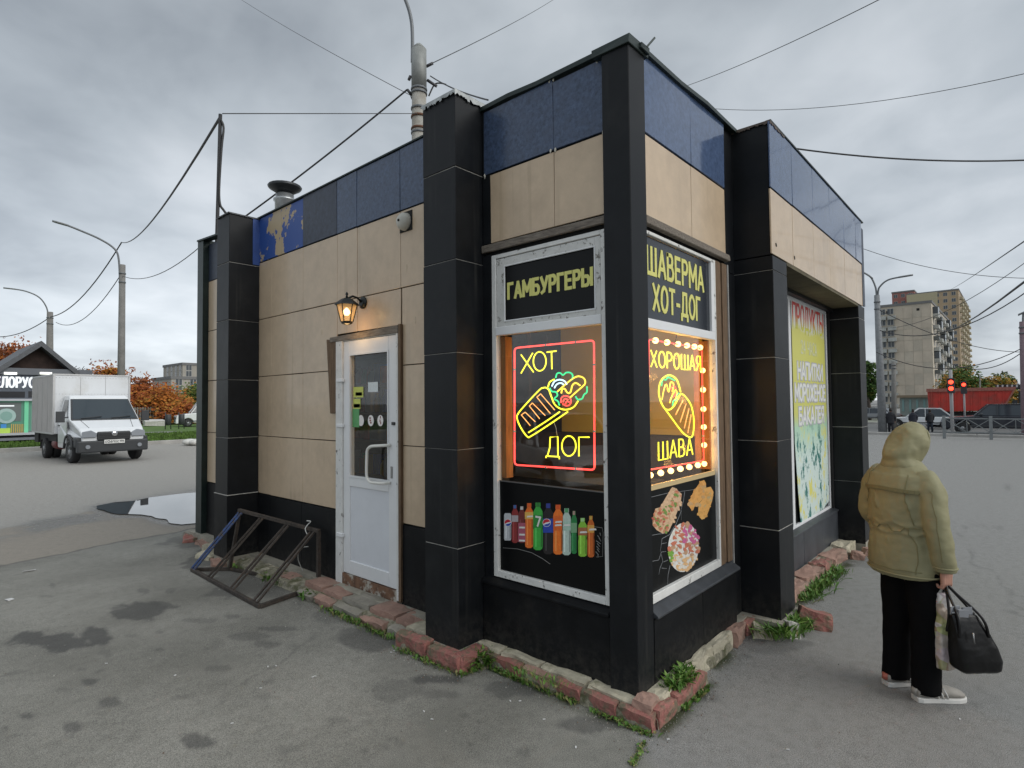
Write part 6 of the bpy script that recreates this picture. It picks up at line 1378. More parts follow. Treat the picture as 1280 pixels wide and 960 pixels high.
for a, b in ((-80, 42), (35, 40)): pass
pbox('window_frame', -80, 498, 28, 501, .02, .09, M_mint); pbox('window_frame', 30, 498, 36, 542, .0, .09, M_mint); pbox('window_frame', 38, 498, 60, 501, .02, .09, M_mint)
pbox('poster_board', -60, 503, 27, 528, .05, .08, mat('grey_poster', (.13, .15, .15), .5))
pbox('banner_text', -30, 506.5, 18, 508.5, .04, .05, mat('sign_white', (.75, .77, .78), .5, emit=(.9, .95, 1), estr=.35))
c_ = sp2(8, 520); mb = MB(); mb.lathe([(.34, .0), (.34, .02), (.30, .02)], (c_.x, .02, c_.z), 22, 0, 'y'); mb.build('round_logo', mat('pale_logo', (.36, .50, .48), .5), SHP)
mb = MB(); mb.lathe([(.21, .0), (.21, .01)], (c_.x, .008, c_.z), 22, 0, 'y'); mb.build('logo_centre', mat('logo_mint', (.22, .38, .34), .5), SHP)
for k in range(7): pbox('display_slat', 14+k*2.6, 530, 15.3+k*2.6, 541, .03, .06, mat('warm_slat', (.45, .30, .08), .6, emit=(.6, .4, .1), estr=.15))
pbox('display_goods', 1, 530, 8, 536, .0, .06, mat('bright_blue', (.05, .25, .6), .5)); pbox('display_goods', -6, 535, 13, 542, -.01, .05, mat('bright_lime', (.45, .65, .1), .5)); pbox('display_goods', -60, 530, -8, 542, .0, .05, mat('goods_mixed', (.3, .25, .2), .6, var=.6, vscale=3))
mb = MB(); a, b = sp2(-14, 484), sp2(41.8, 471.5); flat_text(mb, 'БЕЛОРУС', (a.x, -.06, sp2(20, 484).z), (1, 0, 0), (0, 0, 1), sp2(20, 472).z-sp2(20, 484).z, b.x-a.x, .17, .05, 0, .32); mb.build('sign_letters', MATS['sign_white'], SHP)
# gable
mb = MB(); A_, B_, C_ = sp2(-2, 466), sp2(50, 433.5), sp2(90, 466); mb.prism([(A_.x, A_.z), (C_.x, C_.z), (B_.x, B_.z)], (0, .3, 0), (1, 0, 0), (0, 0, 1), -5.0); mb.build('gable', mat('dark_gable', (.035, .022, .018), .9, var=.4, vscale=4), SHP)
for p, q in ((A_, B_), (B_, C_)):
    mb = MB(); d_ = (q-p).normalized(); p2 = p-d_*.35 if p is A_ else p; q2 = q+d_*.35 if q is C_ else q; mb.add([(p2.x, -.35, p2.z), (q2.x, -.35, q2.z), (q2.x, 5.5, q2.z), (p2.x, 5.5, p2.z), (p2.x, -.35, p2.z+.26), (q2.x, -.35, q2.z+.26), (q2.x, 5.5, q2.z+.26), (p2.x, 5.5, p2.z+.26)], [(0, 3, 2, 1), (4, 5, 6, 7), (0, 1, 5, 4), (1, 2, 6, 5), (2, 3, 7, 6), (3, 0, 4, 7)]); mb.build('gable_roof', mat('roof_sheet', (.085, .09, .10), .6, var=.2), SHP)
for px in (12, 56): c_ = sp2(px, 466.5); mb = MB(); mb.box((c_.x-.22, -.28, c_.z-.06), (c_.x+.22, -.1, c_.z+.03)); mb.build('spot_lamp', emi('spot', (.95, .95, .85), 1.6), SHP)

# concrete lamp posts
M_conc = mat('pole_concrete', (.19, .185, .175), .9, var=.2, vscale=3, bump=.3, bscale=12); M_arm = mat('arm_steel', (.16, .17, .18), .5, metal=.3)
def lamp_post(px, ptop, depth, arms, label, r0=.17, r1=.12, base_py=None, group=None, m=M_conc):
    b = at(px, 520, depth); z0 = gz(b.x); top = at(px if not isinstance(ptop, tuple) else ptop[0], ptop if not isinstance(ptop, tuple) else ptop[1], depth)
    P = empty('lamp_post', (b.x, b.y, z0), 0, label, 'lamp post', group); o_ = Vector((b.x, b.y, z0)); t_ = top-o_
    mb = MB(); mb.tube([(0, 0, -.3), (t_.x*.5, t_.y*.5, t_.z*.5), tuple(t_)], [r0, (r0+r1)/2, r1], 10); mb.build('post', m, P)
    mb = MB(); 
    for f in (.90, .95): mb.lathe([(r1+.03, -.03), (r1+.03, .03)], (t_.x*f, t_.y*f, t_.z*f), 12)
    mb.build('band', M_arm, P)
    for arm in arms:
        q = [at(x, y, depth)-o_ for x, y in arm]; mb = MB(); mb.tube(sm(q, 5), .045, 6); ao = mb.build('arm', M_arm, P)
        d_ = (q[-1]-q[-2]).normalized(); mb = MB(); mb.loft([[tuple(q[-1]+d_*s_*.55+Vector((0, 0, h*zz))+d_.cross(Vector((0, 0, 1))).normalized()*w*math.cos(2*PI*k/8)+Vector((0, 0, .05*math.sin(2*PI*k/8)))) for k in range(8)] for s_, h, zz, w in ((-1.0, 0, 0, .05), (-.7, 0, 0, .13), (-.1, 0, 0, .13), (.15, 0, 0, .04))]); mb.build('lamp_head', mat('lamp_head_grey', (.22, .23, .24), .5), ao)
    return P, o_, t_
P1 = lamp_post(151, (153, 331), 34, [[(150, 360), (148.5, 325), (143, 311), (125, 299), (100, 288), (82, 281), (68, 277)]], 'concrete lamp post with a curved arm rising behind the white box truck', .18, .13)
P2 = lamp_post(62, (62.5, 390), 52, [[(60, 430), (60, 395), (57, 382), (48, 371), (32, 364), (15, 361), (6, 360)]], 'concrete lamp post behind the shop pavilion, partly hidden by its gable', .26, .18)
# big concrete post behind the kiosk
PB_ = empty('utility_pole', (4.52, 7.36, 0), 0, 'thick grey concrete utility pole with metal bands rising behind the kiosk', 'utility pole')
mb = MB(); mb.tube([(0, 0, -.2), (0, 0, 4), (0, 0, 8.75)], [.20, .175, .140], 18); mb.build('post', mat('pale_pole_concrete', (.33, .32, .29), .9, var=.2, vscale=5, dirt=(.20, .17, .13), dscale=3, dlo=.5, dhi=.75, bump=.3, bscale=15), PB_)
mb = MB(); mb.tube([(0, 0, 8.15), (0, 0, 8.95)], [.155, .155], 18); mb.lathe([(.155, 8.95), (.06, 9.06)], (0, 0, 0), 18); mb.build('steel_sleeve', mat('grey_sleeve', (.26, .27, .26), .6, metal=.3, var=.15, vscale=8), PB_)
for z, m in ((8.12, M_arm), (8.04, M_arm), (7.72, M_arm), (7.55, mat('rust_band', (.12, .055, .03), .8)), (7.30, MATS['rust_band']), (7.22, M_arm), (6.95, MATS['rust_band']), (6.30, M_arm)): mb = MB(); mb.lathe([(.165, -.022), (.168, 0), (.165, .022)], (0, 0, z), 18); mb.build('band', m, PB_)
def polep(x, y): p = at(x, y, 11.62); return p-Vector((4.52, 7.36, 0))
mb = MB(); mb.tube(sm([polep(515.5, 78), polep(515.5, 45), polep(514, 25), polep(509, 6), polep(500, -12), polep(480, -28), polep(450, -40)], 5), .035, 8); mb.build('arm', M_arm, PB_)
for a, b in (((533, 83), (541, 79)), ((514, 118), (509, 112)), ((534, 100), (546, 108)), ((513, 95), (511, 100))): mb = MB(); mb.tube([polep(*a), polep(*b)], .03, 7); mb.build('insulator', mat('insulator_dark', (.05, .05, .055), .4), PB_)
mb = MB(); mb.tube(sm([polep(508, 112), polep(512, 116), polep(515, 124), polep(517, 123)], 4), .012, 5); mb.tube(sm([polep(536, 120), polep(543, 106), polep(551, 104), polep(558, 106)], 4), .016, 5); mb.build('cable_loop', MATS['cable_black'], PB_)

# overhead wires
def wire(a, b, sag, r, label, n_=14, ext=(0, 0)):
    a, b = Vector(a), Vector(b); mb = MB(); P = [a.lerp(b, i/n_)-Vector((0, 0, sag*4*(i/n_)*(1-i/n_)))-a for i in range(n_+1)]
    L_ = (b-a).length
    if ext[0]: P.insert(0, P[0]+(P[0]-P[1]).normalized()*L_*ext[0])
    if ext[1]: P.append(P[-1]+(P[-1]-P[-2]).normalized()*L_*ext[1])
    mb.tube(P, r, 5, 0, False); return mb.build('overhead_wire', mat('wire_dark', (.03, .03, .032), .6), None, a, 0, label, 'wire', 'overhead wires')
PT = lambda x, y, d: at(x, y, d)
wire(PT(538, 80, 11.5), PT(700, -6, 30), .1, .010, 'thin wire rising right from the big concrete pole to the top edge', ext=(0, 1))
wire(PT(509, 112, 11.5), PT(310, 268, 13.5), .05, .018, 'thick cable descending left from the concrete pole to behind the far black pillar', ext=(0, .15))
wire(MAST_TOP, PT(152, 303, 34), .5, .018, 'double cable from the thin roof mast towards the nearer lamp post')
wire(PT(152, 303, 34), PT(63, 396, 52), .8, .03, 'cable between the two concrete lamp posts on the left')
wire(PT(63, 396, 52), PT(-20, 419, 60), .6, .03, 'cable running left out of the photo from the far lamp post', ext=(0, 3))
wire(PT(254, 305, 20), PT(153, 345, 34), .5, .014, 'thin wire from the kiosk end to the nearer lamp post')
wire(PT(150, 345, 34), PT(70, 403, 52), 1.0, .02, 'thin sagging wire below the cable between the lamp posts')
wire(PT(278, 142, 8.4), PT(523, 142, 11.5), .0, .007, 'thin level wire from the roof mast to the concrete pole')
wire(PT(538, 95, 11.5), PT(610, 125, 8.0), .05, .012, 'short cable from the concrete pole down onto the kiosk roof')
wire(PT(290, -8, 30), PT(530, 128, 12), .1, .008, 'faint wire crossing the sky above the thin mast', ext=(1, 0))
wire(PT(862, 106, 22), PT(1110, -6, 14), .1, .010, 'wire rising from the kiosk roof to the top edge at the right', ext=(.45, 1))
wire(PT(893, 136, 22), PT(1290, 90, 18), .35, .009, 'thin wire crossing the sky above the shop window section', ext=(.3, 1))
wire(PT(996, 186, 12), PT(1290, 200, 14), .10, .016, 'thicker cable leaving the kiosk roof to the right', ext=(.2, 1))
wire(PT(1165, 405, 197.5), PT(1290, 345, 30), 2.0, .05, 'upper of the two thick sagging cables in front of the tower', ext=(0, .3))
wire(PT(1100, 410, 33), PT(1290, 322, 20), .5, .010, 'faint wire from the double lamp post to the right edge', ext=(0, .6)); wire(PT(1100, 413, 33), PT(1290, 360, 26), .8, .02, 'lower of the two thick sagging cables from the double lamp post', ext=(0, .6))
wire(PT(1100, 388, 34), PT(1290, 440, 50), .6, .02, 'wire behind the double lamp post towards the right edge', ext=(0, .6)); wire(PT(1082, 312, 30), PT(1290, 348, 30), .3, .012, 'thin wire beside the far end of the kiosk roof', ext=(.25, 1)); wire(PT(1180, 364, 334), PT(1290, 295, 30), .6, .03, 'steep wire crossing above the tower to the right edge', ext=(0, .3))
wire(PT(1095, 440, 34), PT(1278, 435, 36), .9, .02, 'thin wire ending at the mauve pole'); wire(PT(1190, 455, 36), PT(1278, 440, 36), .5, .02, 'short wire right of the apartment block')

# ------------------------------------------------------------------ trees
def leafmat(nm, c, v=.35): return mat(nm, c, .75, var=v, vscale=1.6, spec=.2)
LM = {'orange': [leafmat('leaf_orange', (.36, .12, .02)), leafmat('leaf_rust', (.25, .065, .018)), leafmat('leaf_amber', (.34, .17, .035))],
      'rust': [leafmat('leaf_rust', (.25, .065, .018)), leafmat('leaf_brown', (.15, .05, .02)), leafmat('leaf_orange', (.36, .12, .02))],
      'green': [leafmat('leaf_green', (.05, .10, .02)), leafmat('leaf_dark', (.03, .06, .015)), leafmat('leaf_olive', (.11, .13, .025))],
      'yellow': [leafmat('leaf_yellow', (.30, .19, .03)), leafmat('leaf_amber', (.34, .17, .035)), leafmat('leaf_olive', (.11, .13, .025))],
      'mixed': [leafmat('leaf_green', (.05, .10, .02)), leafmat('leaf_olive', (.11, .13, .025)), leafmat('leaf_amber', (.34, .17, .035))]}
M_bark = mat('bark', (.07, .055, .045), .9, var=.3, vscale=8)
def tree(x, y, h, crown, cr_z, nleaf, kind, label, seed, leaf=.16, trunk_r=.12, group='trees in the background', spars=1.0):
    """crown = (rx, ry, rz) of the leafy part, centred cr_z above ground; limbs then leaves in clumps round the limb ends"""
    rg = random.Random(seed); thin = .0 if nleaf > 800 else .03; z0 = gz(x); T = empty('tree', (x, y, z0), 0, label, 'tree', group)
    mb = MB(); ends = []
    def limb(p, d, L, r, lvl):
        q = p+d*L; m_ = p.lerp(q, .5)+Vector((rg.gauss(0, .05), rg.gauss(0, .05), 0))*L; r_ = max(r, thin); mb.tube([p, m_, q], [r_, max(thin, r*.8), max(thin, r*.55)], 6 if lvl < 2 else 4, 0, False); ends.append((q, lvl))
        if lvl >= 4: return
        for k in range(3 if lvl else 5):
            a = rg.uniform(0, 2*PI); up = rg.uniform(.25, .9); nd = (d*.5+Vector((math.cos(a), math.sin(a), up))).normalized(); limb(p.lerp(q, rg.uniform(.55, 1)), nd, L*rg.uniform(.55, .8), r*.55, lvl+1)
    limb(Vector((0, 0, -.1)), Vector((rg.uniform(-.05, .05), rg.uniform(-.05, .05), 1)).normalized(), h*.36, trunk_r, 0)
    # keep the limbs inside the crown
    c = Vector((0, 0, cr_z)); 
    mb.v = [tuple(c+Vector(((v[0]-c.x)*min(1, crown[0]*1.1/max(.01, abs(v[0]))) if abs(v[0]) > crown[0]*1.1 else v[0], v[1], v[2]-c.z))) if v[2] > h*.36 else v for v in mb.v]
    mb.build('trunk', M_bark, T)
    if nleaf:
        cl = []
        for k in range(max(10, nleaf//90)):
            while True:
                u = Vector((rg.uniform(-1, 1), rg.uniform(-1, 1), rg.uniform(-1, 1)))
                if .25 < u.length < 1: break
            f = .75+.35*noise.noise(u*2.2+Vector((seed, 0, 0))); cl.append((Vector((u.x*crown[0]*f, u.y*crown[1]*f, cr_z+u.z*crown[2]*f)), rg.uniform(.35, 1)*min(crown)*.34, rg.choice((0, 0, 1, 1, 2))))
        lb = MB()
        for i in range(nleaf):
            cc, rr, mi = cl[rg.randrange(len(cl))]; g3 = lambda s_: max(-1.7*s_, min(1.7*s_, rg.gauss(0, s_))); p = cc+Vector((g3(rr), g3(rr), g3(rr*.75))); s_ = leaf*rg.uniform(.5, 1.3)
            a = Vector((rg.gauss(0, 1), rg.gauss(0, 1), rg.gauss(0, .6))).normalized(); b = a.orthogonal().normalized(); 
            lb.add([p-a*s_, p+b*s_*.6, p+a*s_, p-b*s_*.6], [(0, 1, 2, 3)], mi if rg.random() < .75 else rg.randrange(3))
        lb.build('crown', LM[kind], T)
    return T
def tpos(px, depth): p = at(px, 520, depth); return p.x, p.y
def trz(px, py, depth): return at(px, py, depth).z
def bgtree(px, ptop, pbot, halfw_px, depth, nleaf, kind, label, seed, leaf=None, h=None):
    x, y = tpos(px, depth); zt, zb = trz(px, ptop, depth), trz(px, pbot, depth); g0 = gz(x); fw = depth*math.cos(math.atan2(abs(px-640), FPX)); rx = halfw_px*fw/FPX
    return tree(x, y, (zt-g0), (rx, rx, (zt-zb)/2), (zt+zb)/2-g0, nleaf, kind, label, seed, leaf or max(.12, fw*.0028), .02*(zt-g0)+.04)
bgtree(203, 478, 536, 42, 62, 9000, 'orange', 'broad orange autumn tree right of the truck beyond the verge', 11)
bgtree(176, 466, 524, 26, 66, 3200, 'rust', 'rust coloured half bare tree just right of the truck box', 12)
bgtree(222, 502, 534, 20, 58, 3400, 'orange', 'small low orange tree above the white van', 13)
bgtree(246, 478, 530, 30, 95, 6000, 'mixed', 'green tree beside the kiosk end, in front of the pale block', 14)
bgtree(132, 453, 500, 26, 80, 4200, 'orange', 'orange tree showing between the two lamp posts above the truck', 15)
bgtree(10, 424, 500, 44, 75, 9000, 'rust', 'dark orange tree rising behind the pavilion roof at the left', 16)
bgtree(-30, 436, 510, 30, 70, 3000, 'orange', 'orange tree at the far left edge behind the pavilion', 17)
bgtree(93, 428, 500, 26, 70, 0, 'rust', 'bare pale tree rising beside the pavilion gable', 18)
bgtree(170, 448, 500, 20, 78, 120, 'rust', 'nearly bare tree behind the nearer lamp post', 19)
bgtree(112, 440, 500, 18, 74, 60, 'rust', 'bare tree between the gable and the orange tree', 20)
bgtree(1087, 440, 512, 10, 75, 3200, 'green', 'dark green tree between the kiosk and the double lamp post', 21)
bgtree(1204, 455, 520, 22, 95, 6500, 'mixed', 'green and ochre tree behind the traffic lights', 22)
bgtree(1245, 466, 520, 22, 100, 6500, 'yellow', 'yellow autumn tree above the red dump truck', 23)
bgtree(1262, 455, 500, 14, 110, 200, 'green', 'sparse tree behind the yellow tree', 24)
bgtree(1180, 490, 516, 12, 120, 2200, 'orange', 'small ochre bush tree at the foot of the apartment block', 25)
bgtree(1125, 512, 532, 9, 60, 0, 'rust', 'thin bare sapling by the double lamp post', 26)

# ------------------------------------------------------------------ small things on the left
def car(loc, rz, L, Wd, H, paint, label, kind='saloon', group=None, cat='car'):
    """side outline along y (front at -y), wheels with rims, glazed cabin, lamps"""
    C_ = empty('parked_car', loc, rz, label, cat, group); h = H; r = .31 if kind != 'suv' else .36; g0 = .20
    fw, rw = -L/2+L*.19, L/2-L*.20
    def ar(cy): return [(cy+(r+.05)*math.cos(R(a)), g0+.12+(r+.05)*math.sin(R(a))) for a in range(180, -1, -30)]
    bl_ = {'saloon': .57, 'van': .60, 'suv': .60}[kind]*h
    low = [(-L/2, g0+.05), (-L/2-.02, .45), (-L/2+.05, bl_*.80), (-L/2+L*.10, bl_*.90), (-L*.18, bl_), (L*.30, bl_+.03), (L/2-.12, bl_+.02), (L/2, bl_*.75), (L/2+.02, .42), (L/2-.03, g0+.05)]
    pts = low+[(p[0], p[1]) for p in ar(rw)[::-1]]+[(p[0], p[1]) for p in ar(fw)[::-1]]
    mb = MB(); n_ = len(pts); hw = Wd/2; mb.add([(-hw, a, b) for a, b in pts]+[(hw, a, b) for a, b in pts], [tuple(range(n_)), tuple(reversed(range(n_, 2*n_)))]+[(i, i+n_, (i+1) % n_+n_, (i+1) % n_) for i in range(n_)])
    mb.build('body', paint, C_, bevel=.05, seg=2)
    gh = {'saloon': [(-L*.19, bl_), (-L*.03, h-.04), (L*.16, h-.01), (L*.24, h-.05), (L*.38, bl_)], 'van': [(-L*.26, bl_), (-L*.14, h-.05), (L*.30, h), (L*.46, h-.06), (L*.485, bl_)], 'suv': [(-L*.20, bl_), (-L*.07, h-.05), (L*.25, h), (L*.42, h-.06), (L*.47, bl_)]}[kind]
    hwz = lambda z: hw*(.97-.22*(z-bl_)/(h-bl_))
    mb = MB(); n_ = len(gh); mb.add([(-hwz(b), a, b) for a, b in gh]+[(hwz(b), a, b) for a, b in gh], [tuple(range(n_)), tuple(reversed(range(n_, 2*n_)))]+[(i, i+n_, (i+1) % n_+n_, (i+1) % n_) for i in range(n_)]); mb.build('cabin_glass', M_wind, C_, bevel=.03)
    mb = MB(); rf = [p for p in gh if p[1] > h-.12]; 
    mb.add([(-hwz(b)-.01, a, b+.012) for a, b in rf]+[(hwz(b)+.01, a, b+.012) for a, b in rf], [(i, i+1, i+1+len(rf), i+len(rf)) for i in range(len(rf)-1)])
    for s_ in (-1, 1):
        for i in (0, n_-2):
            a, b = gh[i], gh[i+1]; mb.bar((s_*(hwz(a[1])+.005), a[0], a[1]), (s_*(hwz(b[1])+.005), b[0], b[1]), .05, .07)
        for f in ((.42,) if kind == 'saloon' else (.30, .66)):
            ya = gh[0][0]+(gh[-1][0]-gh[0][0])*f; yb = ya*.9+.02; mb.bar((s_*(hwz(bl_)+.006), ya, bl_), (s_*(hwz(h-.05)+.006), yb, h-.04), .03, .08)
        mb.bar((s_*(hwz(h-.04)+.004), rf[0][0], rf[0][1]), (s_*(hwz(h-.04)+.004), rf[-1][0], rf[-1][1]), .04, .05)
    mb.build('roof', paint, C_)
    for s_ in (-1, 1):
        for y in (fw, rw): wheel(C_, s_*(hw-.10), y, g0+.11, r, .20)
        MB().box((s_*hw*.92-.09*s_ if s_ > 0 else -hw*.92-.09, -L/2-.025, bl_*.62), (s_*hw*.92+.05 if s_ > 0 else -hw*.92+.09, -L/2+.12, bl_*.80)).build('headlight', M_lamp, C_, bevel=.02)
        MB().box((s_*(hw-.12)-.10, L/2-.10, bl_*.62), (s_*(hw-.12)+.10, L/2+.03, bl_*.86)).build('tail_light', mat('tail_red', (.35, .02, .02), .3), C_, bevel=.02)
        MB().box((s_*(hw+.08)-.07, -L*.155, bl_+.02), (s_*(hw+.08)+.07, -L*.13, bl_+.14)).build('mirror', paint, C_, bevel=.02)
        MB().box((s_*(hw+.004)-.006, -L*.30+L*.06, g0+.20), (s_*(hw+.004)+.006, L*.28, g0+.28)).build('side_strip', M_dkpl, C_)
    mb = MB(); mb.box((-hw*.6, -L/2-.035, .40), (hw*.6, -L/2+.05, bl_*.72)); mb.build('grille', M_dkpl, C_, bevel=.01); return C_
gv = gnd(236, 535, 0.1)
car((15.0, 46.3, .12), R(-104), 4.2, 1.75, 1.78, M_white, 'white minivan parked beyond the grass next to the kiosk end', 'van', 'parked vans beyond the verge', 'van')
car((18.0, 54.0, .12), R(-100), 4.6, 1.9, 2.1, mat('silver_paint', (.45, .47, .5), .3, coat=.3), 'silver van roof showing behind the white minivan', 'van', 'parked vans beyond the verge', 'van')
# low fence under the trees
FN = empty('park_fence', (4, 56, .1), 0, 'pale slatted park fence under the orange trees', 'fence'); mb = MB()
M_fp = mat('fence_paint', (.24, .23, .21), .8, var=.3, vscale=1)
for k in range(9): MB().box((2+k*3-.08, -.08, 0), (2+k*3+.08, .08, 1.7)).build('post', M_fp, FN)
slat = bpy.data.meshes.new('slat'); t = MB(); t.box((-.05, -.02, .15), (.05, .02, 1.55)); slat.from_pydata(t.v, [], t.f); slat.materials.append(M_fp)
for k in range(130):
    o = bpy.data.objects.new('slat', slat); COL.objects.link(o); o.parent = FN; o.location = (1.6+k*.2, 0, 0)
for z in (.35, 1.35): MB().box((1.6, .02, z), (27.6, .07, z+.08)).build('rail', M_fp, FN)
# signs, bollard like bin, stones
def roadsign(px, py, depth, base, kind, label):
    c = at(px, py, depth); g0 = .1; Sg = empty('road_sign', (c.x, c.y, g0), 0, label, 'road sign'); z = c.z-g0
    ang = math.atan2(CAM.y-c.y, CAM.x-c.x); mb = MB(); mb.tube([(0, 0, 0), (0, 0, z+.3)], .03, 6); mb.build('post', M_arm, Sg)
    d = Vector((math.cos(ang), math.sin(ang), 0)); rt = Vector((-d.y, d.x, 0))
    if kind == 'round': P = [(.32*math.cos(R(a)), .32*math.sin(R(a))) for a in range(0, 360, 18)]
    else: P = [(-.40, .24), (0, -.42), (.40, .24)]
    def face(s_, off, m, nm): mb = MB(); mb.prism([(a*s_, b*s_+(0 if kind == 'round' else .0)) for a, b in P], Vector((0, 0, z))+d*off, rt, (0, 0, 1), .012); mb.build(nm, m, Sg)
    face(1.0, .035, mat('sign_red', (.45, .04, .03), .5) if kind != 'round' else mat('sign_pale', (.6, .62, .62), .5), 'sign_plate'); face(.66, .05, mat('sign_pale', (.6, .62, .62), .5), 'sign_face')
    if kind == 'round': mb = MB(); mb.prism([(-.05, -.2), (.05, -.2), (.05, .2), (-.05, .2)], Vector((0, 0, z))+d*.065, rt, (0, 0, 1), .004); mb.build('sign_mark', M_dkpl, Sg)
roadsign(174, 500.5, 66, 0, 'round', 'small round pale road sign right of the truck cab'); roadsign(225.5, 502, 72, 0, 'triangle', 'red bordered triangular give way sign in front of the orange tree')
b = gnd(210, 537, .1)
BK = empty('litter_bin', (b.x, b.y, .1), 0, 'left one of two dark slim bins on the grass by the white minivan', 'bin', 'dark bins on the verge')
for k, xx in enumerate((-.18, .28)): 
    tgt = BK if k == 0 else empty('litter_bin', (b.x+xx+.5, b.y-.2*k, .1), 0, 'right one of two dark slim bins on the grass by the white minivan', 'bin', 'dark bins on the verge')
    mb = MB(); mb.lathe([(.10, .30), (.15, .35), (.18, 1.0), (.12, 1.05)], (0, 0, 0), 12); mb.build('drum', M_dkpl, tgt); mb = MB(); mb.tube([(-.17, 0, 0), (-.17, 0, 1.2)], .03, 6); mb.tube([(.17, 0, 0), (.17, 0, 1.05)], .03, 6); mb.build('stand', M_dkpl, tgt)
for i, (px, r_) in enumerate(((237, .27), (246, .25), (226, .0))):
    if not r_: continue
    p = gnd(px, 554, .1); bm = bmesh.new(); bmesh.ops.create_icosphere(bm, subdivisions=3, radius=r_)
    for v in bm.verts: v.co = Vector((v.co.x*1.15, v.co.y, v.co.z*.55))*(1+.12*noise.noise(v.co*2+Vector((i, 0, 0))))
    me = bpy.data.meshes.new('boulder'); bm.to_mesh(me); bm.free(); me.materials.append(mat('white_painted_stone', (.60, .60, .57), .9, var=.2, vscale=4)); o = bpy.data.objects.new('boulder', me); COL.objects.link(o); o.location = (p.x, p.y, .15)
    for f in me.polygons: f.use_smooth = True
    tag(o, ('left', 'right')[i]+' one of two white painted stones on the grass edge beside the kiosk end', 'stone', 'white painted stones')
p = gnd(192, 533, .1); mb = MB(); mb.obox((0, 0, .25), 1.4, .8, .5, None, 0, .1); mb.build('concrete_block', mat('pale_block', (.5, .49, .46), .9, var=.2), None, (p.x, p.y, .1), 0, 'pale lump of concrete under the orange tree', 'concrete block')

# far housing left of the kiosk
M_panel = mat('far_panel_wall', (.34, .32, .28), .9, var=.15, vscale=.3); M_fwin = mat('far_window', (.055, .065, .075), .2); M_fr = mat('far_roof', (.16, .16, .16), .9)
def far_block(name, x0, y0, x1, y1, h, faces, label, wall, floors, baseh=0, z0=None, win=(1.4, 1.5)):
    """block with real window panes in recessed frames on the listed faces: (face, first, last, bays)"""
    z0 = gz(x0)-1 if z0 is None else z0; B = empty(name, ((x0+x1)/2, (y0+y1)/2, z0), 0, label, 'building'); cx_, cy_ = (x0+x1)/2, (y0+y1)/2
    MB().box((x0-cx_, y0-cy_, 0), (x1-cx_, y1-cy_, h)).build('wall', wall, B); mb = MB(); mb.box((x0-cx_-.2, y0-cy_-.2, h), (x1-cx_+.2, y1-cy_+.2, h+.7)); mb.build('parapet', M_fr, B)
    fh = (h-baseh-.8)/floors
    wm = bpy.data.meshes.new('window'); t = MB(); t.box((-win[0]/2, -.06, -win[1]/2), (win[0]/2, .06, win[1]/2), 1); t.box((-win[0]/2-.1, -.03, -win[1]/2-.1), (win[0]/2+.1, .05, win[1]/2+.1), 0); t.box((-.05, -.08, -win[1]/2), (.05, .0, win[1]/2), 0)
    wm.from_pydata(t.v, [], t.f); wm.materials.append(mat('far_frame', (.42, .42, .40), .7)); wm.materials.append(M_fwin); wm.polygons.foreach_set('material_index', t.m)
    k = 0
    for (fc, a, b_, bays) in faces:
        for i in range(bays):
            for j in range(floors):
                if k >= 290: break
                u = a+(b_-a)*(i+.5)/bays; z = 1.0+baseh+fh*(j+.5); o = bpy.data.objects.new('window', wm); COL.objects.link(o); o.parent = B; k += 1
                if fc == 'x': o.location = (x0-cx_-.03, u-cy_, z); o.rotation_euler = (0, 0, -PI/2)
                else: o.location = (u-cx_, y0-cy_-.03, z)
    return B, cx_, cy_, z0, fh
a = at(228, 500, 190); c = at(262, 500, 190)
far_block('apartment_building', a.x, a.y, a.x+26, a.y+16, at(228, 456, 190).z+1.5, [('y', a.x, a.x+26, 8), ('x', a.y, a.y+14, 4)], 'far pale apartment block beside the kiosk end', M_panel, 8)
a = at(214, 500, 165); far_block('apartment_building', a.x, a.y, a.x+40, a.y+14, at(232, 473, 165).z+1.2, [('y', a.x, a.x+40, 12)], 'far long low apartment block in front of the taller pale one', M_panel, 5)

for i, (px_, dd_, lb_) in enumerate(((1440, 30, 'lamp post out of frame on the right, nearest one mirrored in the blue panels'), (1560, 38, 'lamp post out of frame on the right, middle one mirrored in the blue panels'), (1760, 34, 'lamp post out of frame on the right, farthest to the right of those mirrored'))):
    q_ = at(px_, 300, dd_); zt_ = 9.0
    LPm = empty('lamp_post', (q_.x, q_.y, gz(q_.x)), 0, lb_, 'lamp post', 'lamp posts across the street'); mb = MB(); mb.tube([(0, 0, 0), (0, 0, 8.6)], [.16, .11], 8); mb.build('post', M_conc, LPm); mb = MB(); mb.tube(sm([(0, 0, 8.4), (0, .2, 9.4), (-.2, 1.2, 9.9), (-.3, 2.4, 10.0)], 5), .05, 6); mb.build('arm', M_arm, LPm)
for i, (px_, dd_) in enumerate(((1500, 60), (1650, 55))): q_ = at(px_, 500, dd_); tree(q_.x, q_.y, 9, (3, 3, 3), 6, 1200, ('orange', 'mixed')[i], ('orange tree out of frame across the street', 'green tree out of frame across the street')[i], 40+i, .3, .2)
